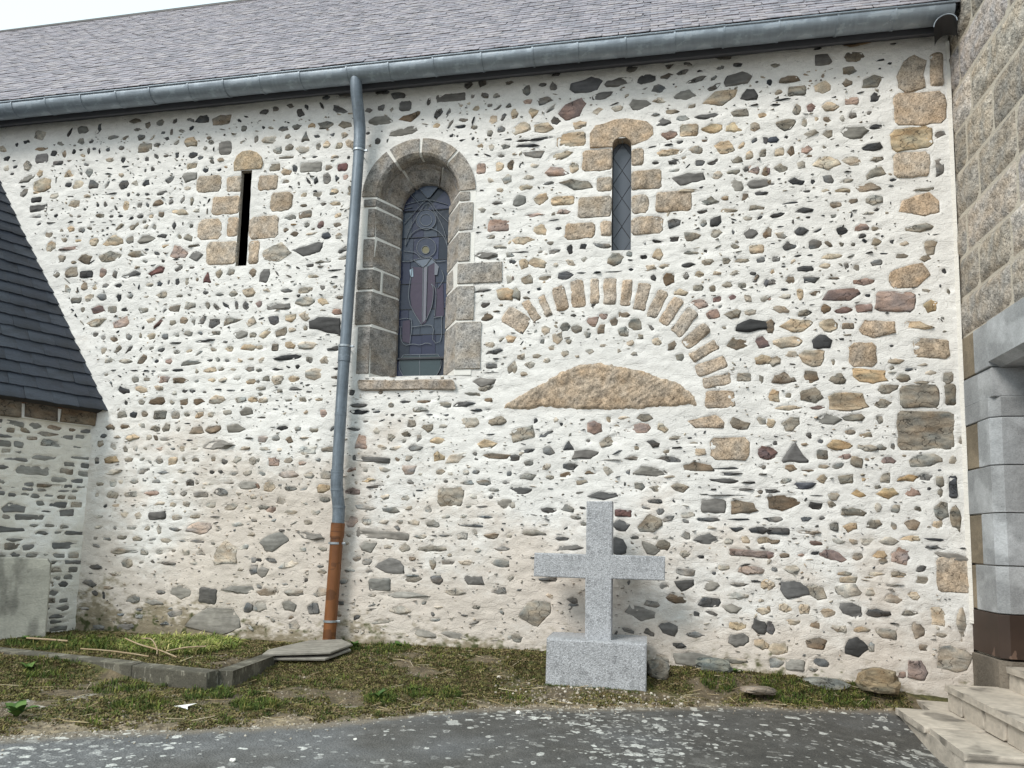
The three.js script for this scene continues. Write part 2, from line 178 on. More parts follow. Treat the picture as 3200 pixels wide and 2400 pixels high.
// stones of the nave wall: x y width height in cm, colour, turn, shape (r block, t triangle)
const STONES = `
-497.5 492.0 13.5 5.1 g, -483.5 486.6 6.1 7.2 g, -470.3 487.8 7.6 6.9 g, -454.7 488.2 6.0 5.9 d 45, -437.4 487.8 4.5 8.9 d 60, -424.4 487.2 13.6 7.3 k, -403.5 484.4 17.7 11.1 n, -604.3 486.9 13.6 11.7 w, -570.1 486.4 10.7 3.7 k 68, -555.8 488.2 12.6 8.8 g, -538.1 487.9 11.2 5.5 d 55, -495.3 483.5 9.0 3.6 g,
-445.8 477.4 8.1 4.5 g, -435.5 479.4 6.8 4.1 k 40, -380.5 474.0 6.6 5.8 g, -619.8 480.5 7.7 5.0 k, -631.1 478.5 4.7 4.5 k, -601.4 472.3 16.0 4.7 t, -600.2 461.6 14.6 9.5 u 0 r, -580.9 455.5 11.0 3.9 u 0 r, -586.6 465.4 7.0 6.1 k, -574.9 465.0 5.3 7.5 b, -579.0 475.6 9.6 5.6 g, -556.6 475.6 7.9 6.8 g,
-546.1 475.3 6.6 6.1 d, -521.0 477.4 13.8 4.3 g, -490.0 474.1 7.7 7.4 d, -485.6 463.7 14.6 8.3 n, -510.9 465.4 6.4 4.3 d, -526.3 465.3 5.9 4.8 d, -435.0 465.9 13.1 10.1 t, -449.9 466.0 6.9 4.7 g 40, -471.0 465.4 7.6 3.3 g, -398.5 456.5 12.8 12.5 d 0 r, -410.0 457.8 8.5 2.1 k 88, -418.0 458.1 7.3 5.2 w,
-431.7 451.5 8.0 7.0 k, -423.3 448.5 5.6 4.2 d, -412.3 447.3 4.9 3.0 g, -401.2 444.7 9.2 5.1 w, -616.4 455.6 9.8 11.0 w, -601.3 446.2 8.1 8.0 t, -566.5 443.7 13.2 8.0 t 0 t, -544.2 442.9 7.9 9.4 g, -520.8 454.4 11.1 4.8 w, -507.9 453.1 5.4 6.0 k, -508.1 438.4 6.2 6.2 w, -431.9 440.7 10.1 6.5 t,
-416.9 435.5 6.3 5.3 k, -615.5 441.2 17.7 6.1 g 18, -595.9 433.5 22.6 13.3 t 15, -566.6 431.4 6.9 5.0 k, -555.0 430.6 11.3 8.4 t, -538.5 430.3 9.9 9.1 d, -504.3 428.1 9.2 8.3 d, -491.7 427.8 7.6 5.9 w, -479.6 426.9 7.8 6.6 k, -432.9 429.8 13.0 9.3 g, -454.3 428.5 9.3 5.8 d 35, -642.6 465.0 7.7 4.5 k,
-631.3 461.6 7.7 2.0 k, -640.1 455.0 6.3 6.2 w, -630.6 455.7 7.1 2.7 k 15, -633.9 448.4 6.3 2.5 k, -645.8 475.1 11.4 7.5 w, -521.9 445.9 9.7 2.1 k -10, -504.0 446.1 10.2 1.7 k, -482.0 440.3 4.0 4.9 k, -474.2 441.1 4.4 4.7 k, -446.1 442.4 6.4 2.3 k, -481.2 452.2 5.1 5.9 d, -491.3 453.0 5.1 3.0 g,
-471.3 453.7 6.3 3.5 d -40, -580.8 435.4 12.0 1.9 k 88, -448.8 453.1 3.7 5.3 k, -441.3 451.3 6.2 2.1 k 60, -435.0 418.5 7.4 5.3 w, -618.1 433.6 8.2 1.7 k, -523.5 428.3 9.0 3.0 d 60, -460.6 453.5 5.6 2.9 d, -552.0 456.0 6.6 3.0 g, -563.5 465.9 4.0 4.6 k, -555.7 467.1 4.2 2.2 k, -547.0 465.2 2.9 6.0 d,
-534.6 464.2 2.1 5.4 k, -540.0 467.0 4.2 2.2 k, -506.7 475.6 6.4 2.6 g 35, -476.7 473.6 7.6 3.0 w 40, -465.7 477.4 4.0 3.3 d, -457.0 477.2 3.0 5.7 d, -536.9 454.2 6.3 1.9 k, -524.6 440.2 12.9 1.9 k -8, -385.9 483.1 7.2 3.0 k -40, -378.3 485.3 6.6 2.1 k -20, -361.0 488.6 9.8 4.6 d, -348.8 491.3 8.9 5.8 d,
-333.0 492.1 8.2 5.2 d, -323.2 484.0 8.7 6.3 k -40, -302.2 489.2 6.9 3.0 k -55, -284.8 484.1 14.8 6.8 d -25, -298.6 496.8 8.1 4.1 d, -256.6 480.9 6.3 6.2 d, -244.4 482.2 6.7 6.3 d, -234.6 480.0 4.0 4.5 g, -228.3 492.5 12.1 5.8 d, -221.5 482.1 11.5 9.6 d 0 r, -199.6 483.9 3.7 7.7 d, -179.3 486.3 26.8 7.9 d 0 r,
-159.0 484.9 3.0 4.8 d, -148.0 484.9 6.5 5.7 d, -135.9 483.5 8.4 5.0 g, -243.3 470.3 23.9 7.6 g, -218.1 470.7 20.2 8.9 b 18, -220.8 457.8 26.2 6.6 g 8, -155.0 473.1 9.1 6.1 t, -162.5 496.2 8.0 6.0 d, -149.9 496.5 7.4 8.2 d, -126.8 494.2 8.3 3.3 d, -317.2 489.4 5.8 3.4 d -50, -278.8 499.9 12.5 8.5 d,
-243.9 497.1 13.4 3.4 d, -360.0 473.3 4.0 4.8 k, -351.1 472.0 7.1 4.1 w, -339.6 470.6 9.4 6.2 d, -325.8 470.9 9.8 6.6 g, -311.0 470.7 8.8 6.1 t, -297.4 469.8 12.4 7.0 g, -279.0 469.0 12.7 6.3 n, -351.6 460.3 17.7 7.8 w, -367.1 463.1 4.3 8.1 g, -334.7 462.0 8.2 4.6 g, -316.5 460.5 8.8 10.0 g 0 t,
-305.8 459.8 6.2 3.2 k, -291.8 460.0 8.0 3.4 d, -279.3 458.2 9.7 6.3 w, -344.5 450.0 8.8 6.8 n 20, -332.7 451.9 7.7 5.7 g, -317.7 448.2 15.0 7.7 w, -303.5 449.3 5.7 8.6 g, -295.4 450.8 6.4 6.7 t, -283.3 448.7 6.3 6.7 t, -273.1 448.4 7.9 10.0 w, -337.0 442.4 16.3 3.9 n, -307.5 440.1 7.6 2.5 k,
-288.4 438.2 8.8 3.6 w, -346.7 433.6 11.5 7.0 n 0 r, -310.2 430.4 21.2 8.5 g 0 r, -292.0 429.4 8.2 5.8 b, -279.0 428.2 9.9 7.3 r 0 r, -335.4 428.2 10.0 6.5 t, -326.3 430.9 4.6 6.8 d, -334.7 419.2 7.2 4.3 g, -322.3 417.2 9.9 3.1 d -65, -312.0 417.5 9.2 2.5 k -55, -304.8 417.6 4.1 6.7 k, -293.6 418.4 8.6 11.6 d,
-284.1 418.3 4.5 6.6 d, -275.9 418.5 4.9 5.1 p, -330.1 413.1 4.6 1.8 k, -304.6 407.3 4.6 2.2 k, -285.3 406.2 6.8 4.4 t, -273.5 437.0 3.6 2.9 k, -270.8 406.9 4.5 6.6 n, -246.8 450.3 4.9 6.0 k, -236.9 449.2 6.6 2.2 d 80, -190.0 472.0 8.6 6.1 d 55, -180.9 471.7 8.6 4.4 d 60, -191.2 460.6 8.4 5.3 t,
-178.4 461.1 11.7 2.8 d 60, -168.8 457.6 9.5 3.0 k, -166.8 463.3 7.4 3.3 d, -158.3 459.9 9.5 2.0 k 65, -140.6 461.5 9.0 8.6 w, -130.2 463.2 7.3 3.4 d 70, -142.3 448.8 6.3 6.0 g, -132.2 451.6 6.6 6.6 d, -126.3 473.1 5.2 4.3 g, -177.0 449.8 4.3 3.3 k, -167.3 444.5 6.3 1.9 k 10, -150.3 437.9 5.6 3.9 t,
-140.4 435.8 6.2 7.5 w, -128.0 435.3 9.3 4.9 g, -131.9 427.1 7.8 3.8 d, -143.8 428.6 7.3 1.7 k -25, -154.3 430.0 4.8 1.7 k, -149.2 416.8 8.1 9.6 p 0 r, -132.7 417.6 6.8 8.1 t, -140.1 405.5 6.2 4.9 w, -126.2 405.5 9.2 9.1 w, -123.5 418.5 5.1 9.5 b, -131.6 395.9 6.2 4.4 w, -158.1 401.0 6.3 3.2 w,
-149.2 396.7 7.3 1.7 k, -157.3 445.2 3.4 2.8 k, -143.0 474.7 4.4 3.7 d, -134.6 472.8 6.2 2.8 g 45, -168.8 476.6 3.8 2.6 w, -125.6 441.5 8.2 1.7 k, -243.4 459.7 3.3 1.6 k, -256.1 459.2 4.5 4.0 k, -110.7 485.6 7.2 8.2 g, -96.2 489.5 6.7 4.9 d, -86.7 486.6 5.7 7.5 d 40, -58.9 484.1 29.4 13.8 u 10,
-30.8 485.0 20.6 7.6 d 5, -7.4 485.8 13.3 9.4 d, 8.9 486.2 10.1 6.2 d, 10.8 495.4 9.6 5.2 d 180 t, -19.6 496.0 9.7 5.3 d, 23.1 488.9 10.2 4.8 d 12, 37.5 488.6 7.9 2.7 k, 28.4 496.1 8.5 3.1 d, 33.5 480.6 14.1 4.7 d 12, 2.7 476.2 12.9 7.1 d, 15.1 478.5 4.4 2.7 k, 23.1 468.2 20.3 8.8 g,
48.0 472.7 11.2 3.9 d 18, 66.1 477.8 20.2 12.2 d, 56.0 498.8 15.8 5.1 d, 66.6 490.5 7.8 4.1 d, 53.2 489.3 8.4 5.5 d, -86.2 497.6 12.2 2.4 k, 82.5 473.5 4.5 2.2 d, -108.7 475.2 7.6 4.3 p, -94.2 474.6 12.2 6.0 d 8, -44.4 473.7 16.3 6.5 d 8, -70.1 464.6 21.5 15.3 r 28, -49.7 460.4 13.8 7.1 w 18,
-31.6 461.5 8.8 6.1 w, -13.6 463.5 16.9 11.6 g, 4.1 465.4 12.9 5.8 w, 28.7 457.4 10.3 4.7 n 18, 54.4 462.3 25.0 12.2 t 4, 76.0 462.6 11.9 9.7 k, 14.1 454.2 10.4 3.9 n, 0.8 453.0 7.6 2.9 g, 44.1 447.5 26.5 4.5 d, 22.6 447.5 10.8 4.7 g, 69.4 448.0 13.7 6.6 n, -120.3 465.0 6.8 9.2 t,
-104.4 464.6 8.8 9.6 t, -88.2 466.8 14.2 3.8 g 40, -85.0 455.4 7.7 7.0 d -40, -63.4 449.8 13.5 8.4 t 10, 6.5 445.6 13.8 7.8 d, -114.8 450.6 15.4 9.6 t 25, -94.9 448.9 18.7 10.2 t, 27.7 436.6 15.0 10.8 t 0 r, 46.4 436.5 14.3 10.1 o, 63.8 435.9 13.7 10.7 o, 80.2 435.0 7.2 7.0 w, 11.3 434.1 13.2 8.8 p,
86.7 444.9 8.1 5.6 t 30, -70.7 436.8 24.9 12.4 t 0 r, -95.3 439.9 19.2 2.7 k 6, -112.0 439.3 12.3 2.3 k, -108.3 434.4 19.9 3.0 k, -102.8 425.8 15.2 6.5 d, -79.9 422.9 22.0 8.2 t 14, 11.3 418.0 25.0 6.9 t 4, 34.2 418.3 11.2 7.1 n, 56.2 419.5 17.4 12.0 t, 79.6 423.6 7.2 4.6 d 45, 69.6 419.9 8.2 3.6 t 50,
19.8 426.6 6.6 2.4 k, 9.4 424.9 9.5 1.8 k, -3.9 424.0 12.4 1.6 k 8, 40.8 426.4 5.6 2.4 b, 88.2 422.4 4.1 6.5 u, -119.9 427.7 5.1 2.8 w, -103.9 415.9 10.9 4.0 w, -114.6 416.8 5.1 2.1 d 65, -67.3 411.8 8.1 9.3 t, -84.2 409.0 20.0 9.0 p, -109.4 405.9 13.8 5.9 w, 1.4 409.8 8.5 2.6 k,
15.1 409.3 9.4 3.6 d, 35.9 407.3 7.4 6.2 d, 46.7 406.8 9.2 4.6 d 30, 65.0 408.0 9.6 5.6 n, 75.4 410.5 5.1 7.9 t, 85.8 411.6 5.9 6.9 n, 16.0 402.1 11.2 3.6 g 5, 27.6 394.7 24.6 10.6 d 8, 49.8 395.6 8.8 8.0 w, 62.8 397.6 10.0 4.6 n, 72.4 399.3 4.2 4.0 d, 79.6 397.8 9.0 9.5 p 25,
88.3 396.1 5.4 9.8 b, -91.0 399.3 14.0 3.3 d, -67.6 396.6 25.9 12.4 n 5, -111.6 396.6 18.3 5.2 t, 65.2 386.0 10.0 10.5 g, 84.2 386.1 17.4 6.7 d, -87.4 392.8 5.0 2.1 n, 27.6 383.7 22.3 3.0 t, 37.8 386.0 4.6 1.6 k, 26.7 405.3 5.6 1.6 k 45, -121.8 420.5 3.1 6.3 b, 78.6 453.7 8.2 1.4 k,
-35.5 465.0 8.8 1.5 k 12, -9.3 476.6 6.8 2.1 g 20, 48.0 480.6 5.6 2.3 g 30, 31.5 425.6 2.4 1.4 k, 96.9 486.9 9.0 4.3 n, 134.1 487.8 13.2 10.8 d, 157.3 487.3 13.0 8.9 n, 159.3 498.1 19.6 4.0 b 3, 126.7 497.0 12.4 2.0 k 6, 175.3 482.2 7.2 2.0 k, 154.0 476.0 11.7 6.3 n, 175.6 475.1 2.6 1.4 k,
186.4 496.0 5.1 2.5 d, 107.5 473.5 17.5 5.6 b, 92.2 472.8 4.5 5.9 k, 113.2 462.6 14.2 8.6 n 0 r, 133.6 463.9 12.7 9.5 t, 98.8 463.8 6.3 5.0 n, 150.7 465.5 7.5 6.5 n, 171.8 465.0 17.6 9.8 n, 99.6 456.2 16.1 1.6 k 3, 113.5 455.4 5.9 1.2 k, 171.9 451.5 7.3 7.6 k, 154.6 450.2 10.2 6.1 p 0 r,
140.8 454.6 4.9 1.6 k 15, 112.9 446.7 7.1 8.5 n, 124.0 447.4 7.9 7.5 r, 138.0 447.1 11.4 7.9 t, 99.6 452.2 13.4 2.0 k, 104.7 435.3 12.5 9.1 n 10, 118.7 435.6 4.6 8.5 n, 127.8 438.2 3.5 4.9 t, 136.3 436.6 7.5 5.7 b, 147.1 436.4 4.0 5.1 w, 155.2 438.1 6.0 5.9 d -35, 167.3 439.3 3.4 3.3 d,
155.7 424.1 18.5 9.7 g, 137.1 424.6 8.7 7.4 n, 121.3 425.0 13.2 5.9 w 18, 171.7 426.9 7.7 4.1 k, 218.5 417.1 7.8 6.3 d, 94.2 422.3 9.8 6.5 u, 98.5 411.6 6.8 6.9 t, 108.3 411.8 5.8 7.9 b -30, 119.8 412.8 7.6 9.0 p, 169.5 410.7 14.0 7.3 k, 216.6 389.7 6.1 13.7 d, 132.9 413.2 3.1 4.9 n 50,
143.4 414.3 5.2 1.4 k 25, 150.7 412.2 6.9 1.6 k -30, 134.0 399.5 19.5 10.7 t, 154.7 400.3 15.8 8.5 w, 172.2 399.6 8.5 5.0 n, 100.4 398.2 9.8 6.9 n, 115.2 399.5 7.0 6.4 w, 170.6 388.9 15.2 7.3 n 12, 111.4 386.1 12.3 6.2 k, 123.7 385.2 5.2 4.5 k -45, 135.4 386.3 9.5 7.7 d -30, 149.6 383.8 11.1 3.5 n 10,
165.1 377.6 17.6 7.6 b, 101.1 378.6 7.6 1.9 n, 118.7 377.8 8.7 2.9 k, 146.4 376.1 10.3 3.8 t, 133.1 376.8 5.2 2.5 t, 91.0 386.6 3.6 4.5 n, 90.3 398.0 2.7 9.8 r, 204.8 372.2 17.3 3.8 n, 98.6 388.8 4.1 1.4 k, 183.5 382.1 4.7 2.3 k 15, 181.7 377.2 4.7 1.5 k, 152.4 391.3 12.0 1.2 k,
104.5 424.4 3.6 2.6 k, 128.2 418.3 4.4 2.2 d, 160.9 456.3 6.0 1.4 k 8, 183.4 479.0 3.1 2.2 k, 197.9 468.7 22.3 26.3 T, 217.3 470.1 9.6 27.1 T 0 r, 204.3 439.4 38.0 27.4 T 0 r, 197.5 415.0 30.5 19.1 o 4 r, 196.8 393.1 25.8 19.9 T 0 r, -617.4 427.3 7.6 8.5 d, -601.8 426.2 8.1 3.4 t, -601.3 418.4 12.1 5.1 k 0 r,
-598.0 409.5 20.1 6.5 d 3 r, -580.7 421.2 8.0 6.6 w, -563.4 419.4 7.9 2.6 d, -557.4 411.5 12.9 7.9 n 8, -545.8 418.8 9.1 3.6 w, -538.1 419.8 4.2 1.7 k, -518.8 419.4 16.7 1.2 k, -498.3 417.2 3.3 4.2 d, -487.5 415.9 3.8 3.5 g, -477.4 415.6 5.3 2.6 k, -461.9 415.7 10.7 5.3 d, -522.9 408.4 4.6 7.8 d,
-512.5 406.3 11.5 2.8 k -55, -500.1 405.9 6.4 8.9 t, -485.0 405.3 5.0 4.9 d, -476.2 405.3 4.0 5.4 d, -464.8 405.9 9.7 6.5 b, -451.5 406.2 5.7 5.3 d, -439.0 407.2 5.7 3.0 d 50, -428.9 405.4 3.7 7.6 n, -531.2 408.4 3.4 4.0 k, -545.8 405.2 3.4 3.6 k, -570.1 407.4 2.1 1.4 k, -419.9 402.7 4.9 1.4 k -70,
-411.5 404.4 5.6 1.4 k 60, -599.8 400.7 15.5 3.1 d, -577.3 401.0 4.8 3.1 k, -564.7 401.9 8.7 1.4 k 4, -551.4 398.7 4.7 3.8 d, -527.0 397.2 9.3 4.2 n, -515.7 396.5 4.1 3.0 d, -505.0 395.8 5.3 2.3 k, -494.3 393.1 6.6 3.3 k, -483.5 394.2 7.5 3.9 d, -472.2 393.7 5.7 3.7 t, -461.1 394.5 5.0 4.8 b,
-440.5 395.1 15.7 6.0 t -5, -421.7 395.6 9.7 4.1 w, -412.4 394.2 6.0 1.4 b 85, -595.7 393.3 8.8 2.4 k 20, -580.4 393.6 10.6 1.4 k 3, -561.7 393.0 11.3 1.7 k 6, -547.5 392.1 11.2 1.9 k 8, -534.1 391.5 8.5 1.2 k, -523.8 390.3 10.3 1.2 k, -512.7 387.9 5.1 1.4 k, -504.9 385.1 10.9 4.2 n 35, -489.3 384.2 10.1 5.3 n 25,
-476.6 383.6 5.3 4.6 w, -467.6 382.9 5.7 6.5 g, -446.3 382.7 4.4 6.9 k, -437.2 383.9 3.7 1.4 k 80, -429.2 382.3 5.6 5.2 g, -584.6 382.6 7.4 7.1 n, -570.9 385.6 6.8 4.0 n, -559.0 385.8 8.4 6.1 t, -546.7 383.8 6.0 5.4 d, -538.1 385.7 5.2 3.1 g, -518.2 384.8 3.3 1.9 k, -599.3 384.3 6.7 1.4 k -40,
-580.3 369.4 9.2 9.9 t, -566.2 375.3 7.9 4.0 w, -549.8 374.0 11.2 4.2 o, -532.0 371.6 11.8 8.9 t, -509.3 370.9 21.8 11.1 t 3, -492.3 371.1 7.0 8.1 g, -474.9 370.9 15.6 9.2 g 10, -459.0 373.4 9.9 4.6 k, -449.2 374.0 3.2 1.8 k, -441.1 371.6 5.6 5.2 n, -430.4 370.7 9.2 7.0 n, -555.5 366.3 26.0 6.1 p 3,
-454.3 363.6 6.9 3.0 t 15, -424.0 361.9 13.3 2.7 n 5, -566.2 356.0 9.9 7.7 n, -552.6 352.0 6.0 3.0 n, -539.8 354.3 13.1 9.3 b, -512.9 355.5 22.9 9.9 n, -484.2 356.3 22.5 6.9 n, -462.5 356.3 7.4 3.4 d -25, -473.4 360.9 5.0 2.1 k, -439.8 355.7 15.2 13.6 p -35, -421.2 351.9 12.1 10.1 d, -531.7 352.5 11.5 1.9 k 30,
-528.4 358.4 3.3 1.2 k, -441.8 349.4 7.3 1.4 k, -570.8 341.3 6.8 7.2 g -30, -555.0 341.7 13.7 10.5 n, -537.8 339.5 13.6 6.7 k 0 r, -519.7 339.8 9.2 9.9 p, -506.6 337.8 5.0 7.6 d, -486.8 337.1 20.2 7.5 d 8, -461.1 339.8 18.5 8.2 r 15, -483.7 343.8 8.7 3.4 w, -438.6 339.9 8.0 5.6 d 35, -424.8 340.9 7.2 2.7 d,
-559.8 335.3 11.7 1.4 g -40, -556.2 325.4 6.7 9.3 w, -546.1 326.1 8.5 2.1 d -65, -538.5 327.5 7.7 8.1 b -40, -526.1 326.3 6.9 5.5 t, -515.4 327.2 7.8 6.0 d, -501.2 326.6 9.3 4.1 k, -484.8 327.9 7.5 1.6 k -55, -478.4 326.0 10.7 2.0 k 75, -468.6 326.1 7.4 4.1 n, -457.0 326.4 6.4 5.2 d, -447.9 327.4 2.9 6.8 d,
-438.9 328.1 4.4 6.7 k, -429.2 327.9 4.3 7.4 n, -418.5 328.9 3.8 5.8 b, -407.9 330.6 8.4 10.7 r 0 t, -396.4 332.8 7.1 8.9 n, -384.5 334.5 8.2 8.4 g, -361.7 333.4 7.0 8.8 b, -546.5 314.4 10.8 5.8 g, -531.9 315.2 9.7 7.3 w, -517.8 315.7 10.9 7.5 d, -499.8 314.8 5.5 6.4 k, -488.3 315.6 6.2 4.5 g,
-470.0 314.3 7.4 3.4 w, -453.9 315.6 11.0 6.3 n, -435.6 314.0 7.3 3.3 g, -424.6 314.7 4.8 2.2 g, -410.3 315.8 9.5 3.8 d, -394.8 313.5 8.3 2.9 g, -380.7 313.4 9.4 6.6 n, -364.4 313.8 14.5 7.7 t, -555.1 316.7 2.6 2.3 k, -538.1 304.6 5.4 4.8 g, -522.0 303.6 13.7 7.5 r, -506.3 303.6 10.0 7.5 n 0 r,
-492.5 303.2 6.5 4.1 k, -472.4 302.1 11.1 6.3 n, -458.9 302.9 3.9 3.8 w, -439.8 302.0 11.6 6.2 b, -423.1 303.9 12.9 8.9 w, -405.9 303.4 4.7 5.5 g, -396.3 301.4 11.3 4.4 d -40, -387.2 302.7 10.1 3.5 k -40, -376.1 302.8 4.0 7.7 d, -367.3 302.0 7.0 7.2 d -35, -361.0 305.5 4.6 1.7 g, -521.8 291.5 20.5 7.5 t 5,
-494.2 290.0 18.9 9.0 p 22, -454.4 288.6 13.6 4.0 r 45, -463.8 291.2 9.8 5.6 w, -440.2 288.1 8.0 5.3 n, -428.9 290.5 7.4 6.6 b, -419.2 288.0 5.0 6.2 g, -410.1 289.5 9.7 5.3 d 55, -397.8 286.7 11.3 9.2 d, -379.5 288.3 17.5 7.2 n 12, -360.9 286.5 10.4 8.2 w 20, -545.8 300.8 11.5 1.6 k -62, -538.6 292.6 11.5 1.4 g -45,
-521.6 279.6 5.3 4.5 d, -513.1 276.0 4.5 4.1 d, -500.4 273.9 9.0 4.7 b, -485.8 276.3 6.4 6.3 d, -473.6 277.0 3.7 4.7 n, -462.4 275.6 8.8 6.2 t, -447.6 275.1 6.3 5.1 d, -435.3 276.4 4.8 3.3 g, -423.1 277.5 8.4 4.6 g, -411.6 277.6 4.7 3.5 d, -396.8 277.1 12.7 3.9 g 0 r, -369.9 274.7 13.4 8.2 g,
-357.8 274.0 6.9 5.0 n, -431.2 268.9 18.0 2.2 k, -406.3 270.1 21.3 2.4 k 3, -385.7 268.4 9.3 2.2 d, -511.2 263.0 5.3 7.4 n, -495.6 264.9 11.2 5.1 n 35, -484.1 264.0 9.9 3.3 d 45, -471.8 263.7 9.8 2.0 k 55, -460.3 265.0 8.0 4.0 g 20, -450.3 263.1 6.3 5.7 d, -434.6 260.3 6.2 3.9 g, -421.9 261.2 9.0 3.7 t,
-411.0 258.8 8.3 2.6 g 35, -395.1 261.8 10.1 4.3 n, -380.6 261.8 9.8 5.0 t, -361.6 262.9 16.1 6.0 t, -502.9 253.4 9.4 6.7 w, -486.4 252.7 16.8 4.0 n, -469.3 253.7 10.5 7.3 b 40, -454.4 252.2 4.4 5.1 k, -440.8 251.6 9.8 6.6 p, -419.5 249.4 19.0 5.0 g 3, -399.4 251.8 6.1 2.4 k 8, -390.9 252.3 4.7 5.0 g,
-381.6 251.0 6.5 3.9 d, -369.4 250.7 8.1 4.9 w, -358.6 252.1 6.9 2.8 w, -496.5 244.3 12.4 1.8 k, -476.1 243.6 9.3 2.2 k, -466.0 243.4 9.2 2.2 k, -456.1 242.9 4.4 1.3 k, -445.6 242.7 9.9 2.4 d, -431.5 243.0 11.5 2.6 k, -413.0 242.0 5.4 5.0 n, -399.0 242.5 12.6 5.0 t 6, -386.8 243.1 6.0 3.2 g,
-374.6 242.3 6.9 2.8 w, -358.0 242.5 11.4 4.9 d, -474.8 235.1 7.6 5.7 g, -462.6 234.9 8.0 3.3 g, -446.4 235.1 15.1 8.3 p, -428.6 233.3 14.3 5.6 b, -412.4 233.0 7.3 5.0 g, -396.2 233.1 8.4 4.5 t, -384.9 232.9 8.1 6.4 w, -370.5 233.7 8.1 3.8 g, -356.6 231.3 10.3 5.3 t, -506.0 240.1 5.0 3.3 g,
-489.7 237.6 7.4 1.5 k -30, -337.9 399.5 22.0 17.9 T 0 r, -353.8 376.0 29.1 21.7 T 0 r, -316.7 404.9 7.8 5.8 t, -302.7 403.9 9.8 5.1 n, -286.9 403.9 6.3 2.9 n, -271.2 402.4 5.6 4.0 n, -315.0 394.0 6.4 2.4 b, -297.6 394.3 9.1 4.6 d, -284.9 394.2 8.5 3.7 t, -313.0 385.3 13.0 6.6 b 8 r, -328.3 383.3 9.7 6.2 g,
-282.7 382.6 9.6 5.0 t, -297.9 385.2 2.0 5.5 d, -322.7 376.1 7.6 2.0 o, -331.6 371.4 5.3 4.6 b, -322.2 367.5 8.2 5.1 b, -310.7 375.6 7.5 5.1 g 35, -297.7 374.6 6.8 6.6 r, -281.2 373.8 7.6 5.0 b, -291.2 364.4 8.1 6.5 u, -279.2 362.8 6.2 5.4 w, -306.3 366.6 14.7 2.8 w 5, -339.5 350.9 24.8 17.6 w,
-306.0 351.9 33.9 13.6 d 12, -350.2 329.6 10.4 12.3 d -10, -337.7 331.2 7.6 2.2 d -50, -318.0 335.1 5.7 2.0 k -20, -324.9 327.3 6.8 1.7 d -25, -305.4 336.7 6.8 2.8 k, -293.9 335.0 8.5 1.9 g, -293.6 339.8 13.4 3.2 n 5, -280.3 331.1 14.4 1.5 k, -302.3 326.3 16.3 4.8 t, -282.8 324.8 8.9 1.9 k, -274.1 350.7 10.0 4.3 d 25,
-273.8 343.1 10.0 3.2 g 15, -271.1 335.0 3.3 1.7 k, -345.3 315.2 11.5 4.4 w, -326.6 313.9 12.3 5.0 d, -308.1 313.8 13.5 6.5 n, -291.3 315.0 6.9 5.6 d, -280.1 315.4 4.4 3.2 w, -274.1 305.6 7.7 2.8 b, -353.7 302.7 6.9 7.6 r, -334.0 299.6 23.3 5.6 d 0 r, -308.8 302.4 17.1 8.6 n, -291.2 302.4 12.4 7.0 t -20,
-326.0 306.6 9.1 1.3 k, -337.9 306.4 4.6 1.1 k, -292.2 294.8 8.9 1.9 n, -277.2 292.6 11.0 5.5 p, -350.5 289.2 6.9 2.2 k 20, -338.4 287.4 10.3 8.2 u, -321.5 287.9 10.2 7.5 t 20, -305.9 289.4 11.9 10.2 w 30, -285.9 280.3 28.2 13.8 k -10, -345.6 274.7 10.3 4.9 t 35, -329.2 275.8 11.5 8.1 n, -306.6 278.8 4.0 3.8 n,
-319.7 277.7 6.8 4.3 w, -308.7 271.1 6.7 1.3 k, -349.3 262.3 9.6 4.5 t, -335.3 261.9 6.3 7.0 b 0 r, -320.9 263.3 10.3 8.1 t, -303.2 262.8 16.7 7.0 w, -293.0 267.8 6.6 1.7 d, -277.7 259.5 14.2 4.2 k 6, -322.9 252.1 29.2 4.9 k 4, -301.4 249.6 7.8 5.9 g, -286.8 249.3 11.2 8.6 w, -346.8 250.2 9.8 6.4 w,
-311.6 244.4 6.2 4.2 k, -332.8 242.1 12.0 3.2 k, -320.5 243.2 5.6 2.1 k -20, -349.7 241.2 5.7 4.3 g, -294.6 236.9 18.7 10.0 w, -342.0 233.6 6.8 4.9 n, -330.5 232.4 10.1 8.0 w, -316.0 232.9 10.7 5.5 t, -274.6 241.2 7.6 2.5 k, -275.3 233.4 8.7 3.1 d, -350.1 231.2 4.5 2.8 w, -273.2 246.4 3.3 1.5 k,
-147.1 378.7 7.9 5.9 w, -131.8 384.5 13.3 3.8 d, -133.1 374.4 9.8 1.9 b, -132.3 363.9 19.4 11.7 p 0 r, -150.3 363.8 1.7 3.1 k, -148.6 358.4 9.3 1.0 k, -138.2 353.5 8.2 3.7 n, -132.9 344.6 16.8 3.7 n -6, -142.4 337.9 23.0 6.8 d, -121.5 336.8 7.1 4.1 g, -121.0 315.8 6.0 8.2 w, -144.1 306.6 16.3 2.5 k 6,
-142.2 294.3 9.3 6.7 d 20, -134.4 287.7 10.1 1.6 n, -140.9 283.0 11.7 7.1 b -12, -133.5 270.7 1.4 4.0 k, -124.7 302.7 15.1 12.2 t, -136.7 258.7 7.2 4.6 w, -132.0 252.6 16.0 5.6 d 8, -130.3 246.3 9.0 1.2 k, -133.7 240.4 12.5 4.6 d 0 r, -134.5 234.7 16.0 0.8 k, -142.3 226.8 24.1 7.8 d 4, -119.2 237.3 5.0 7.9 n,
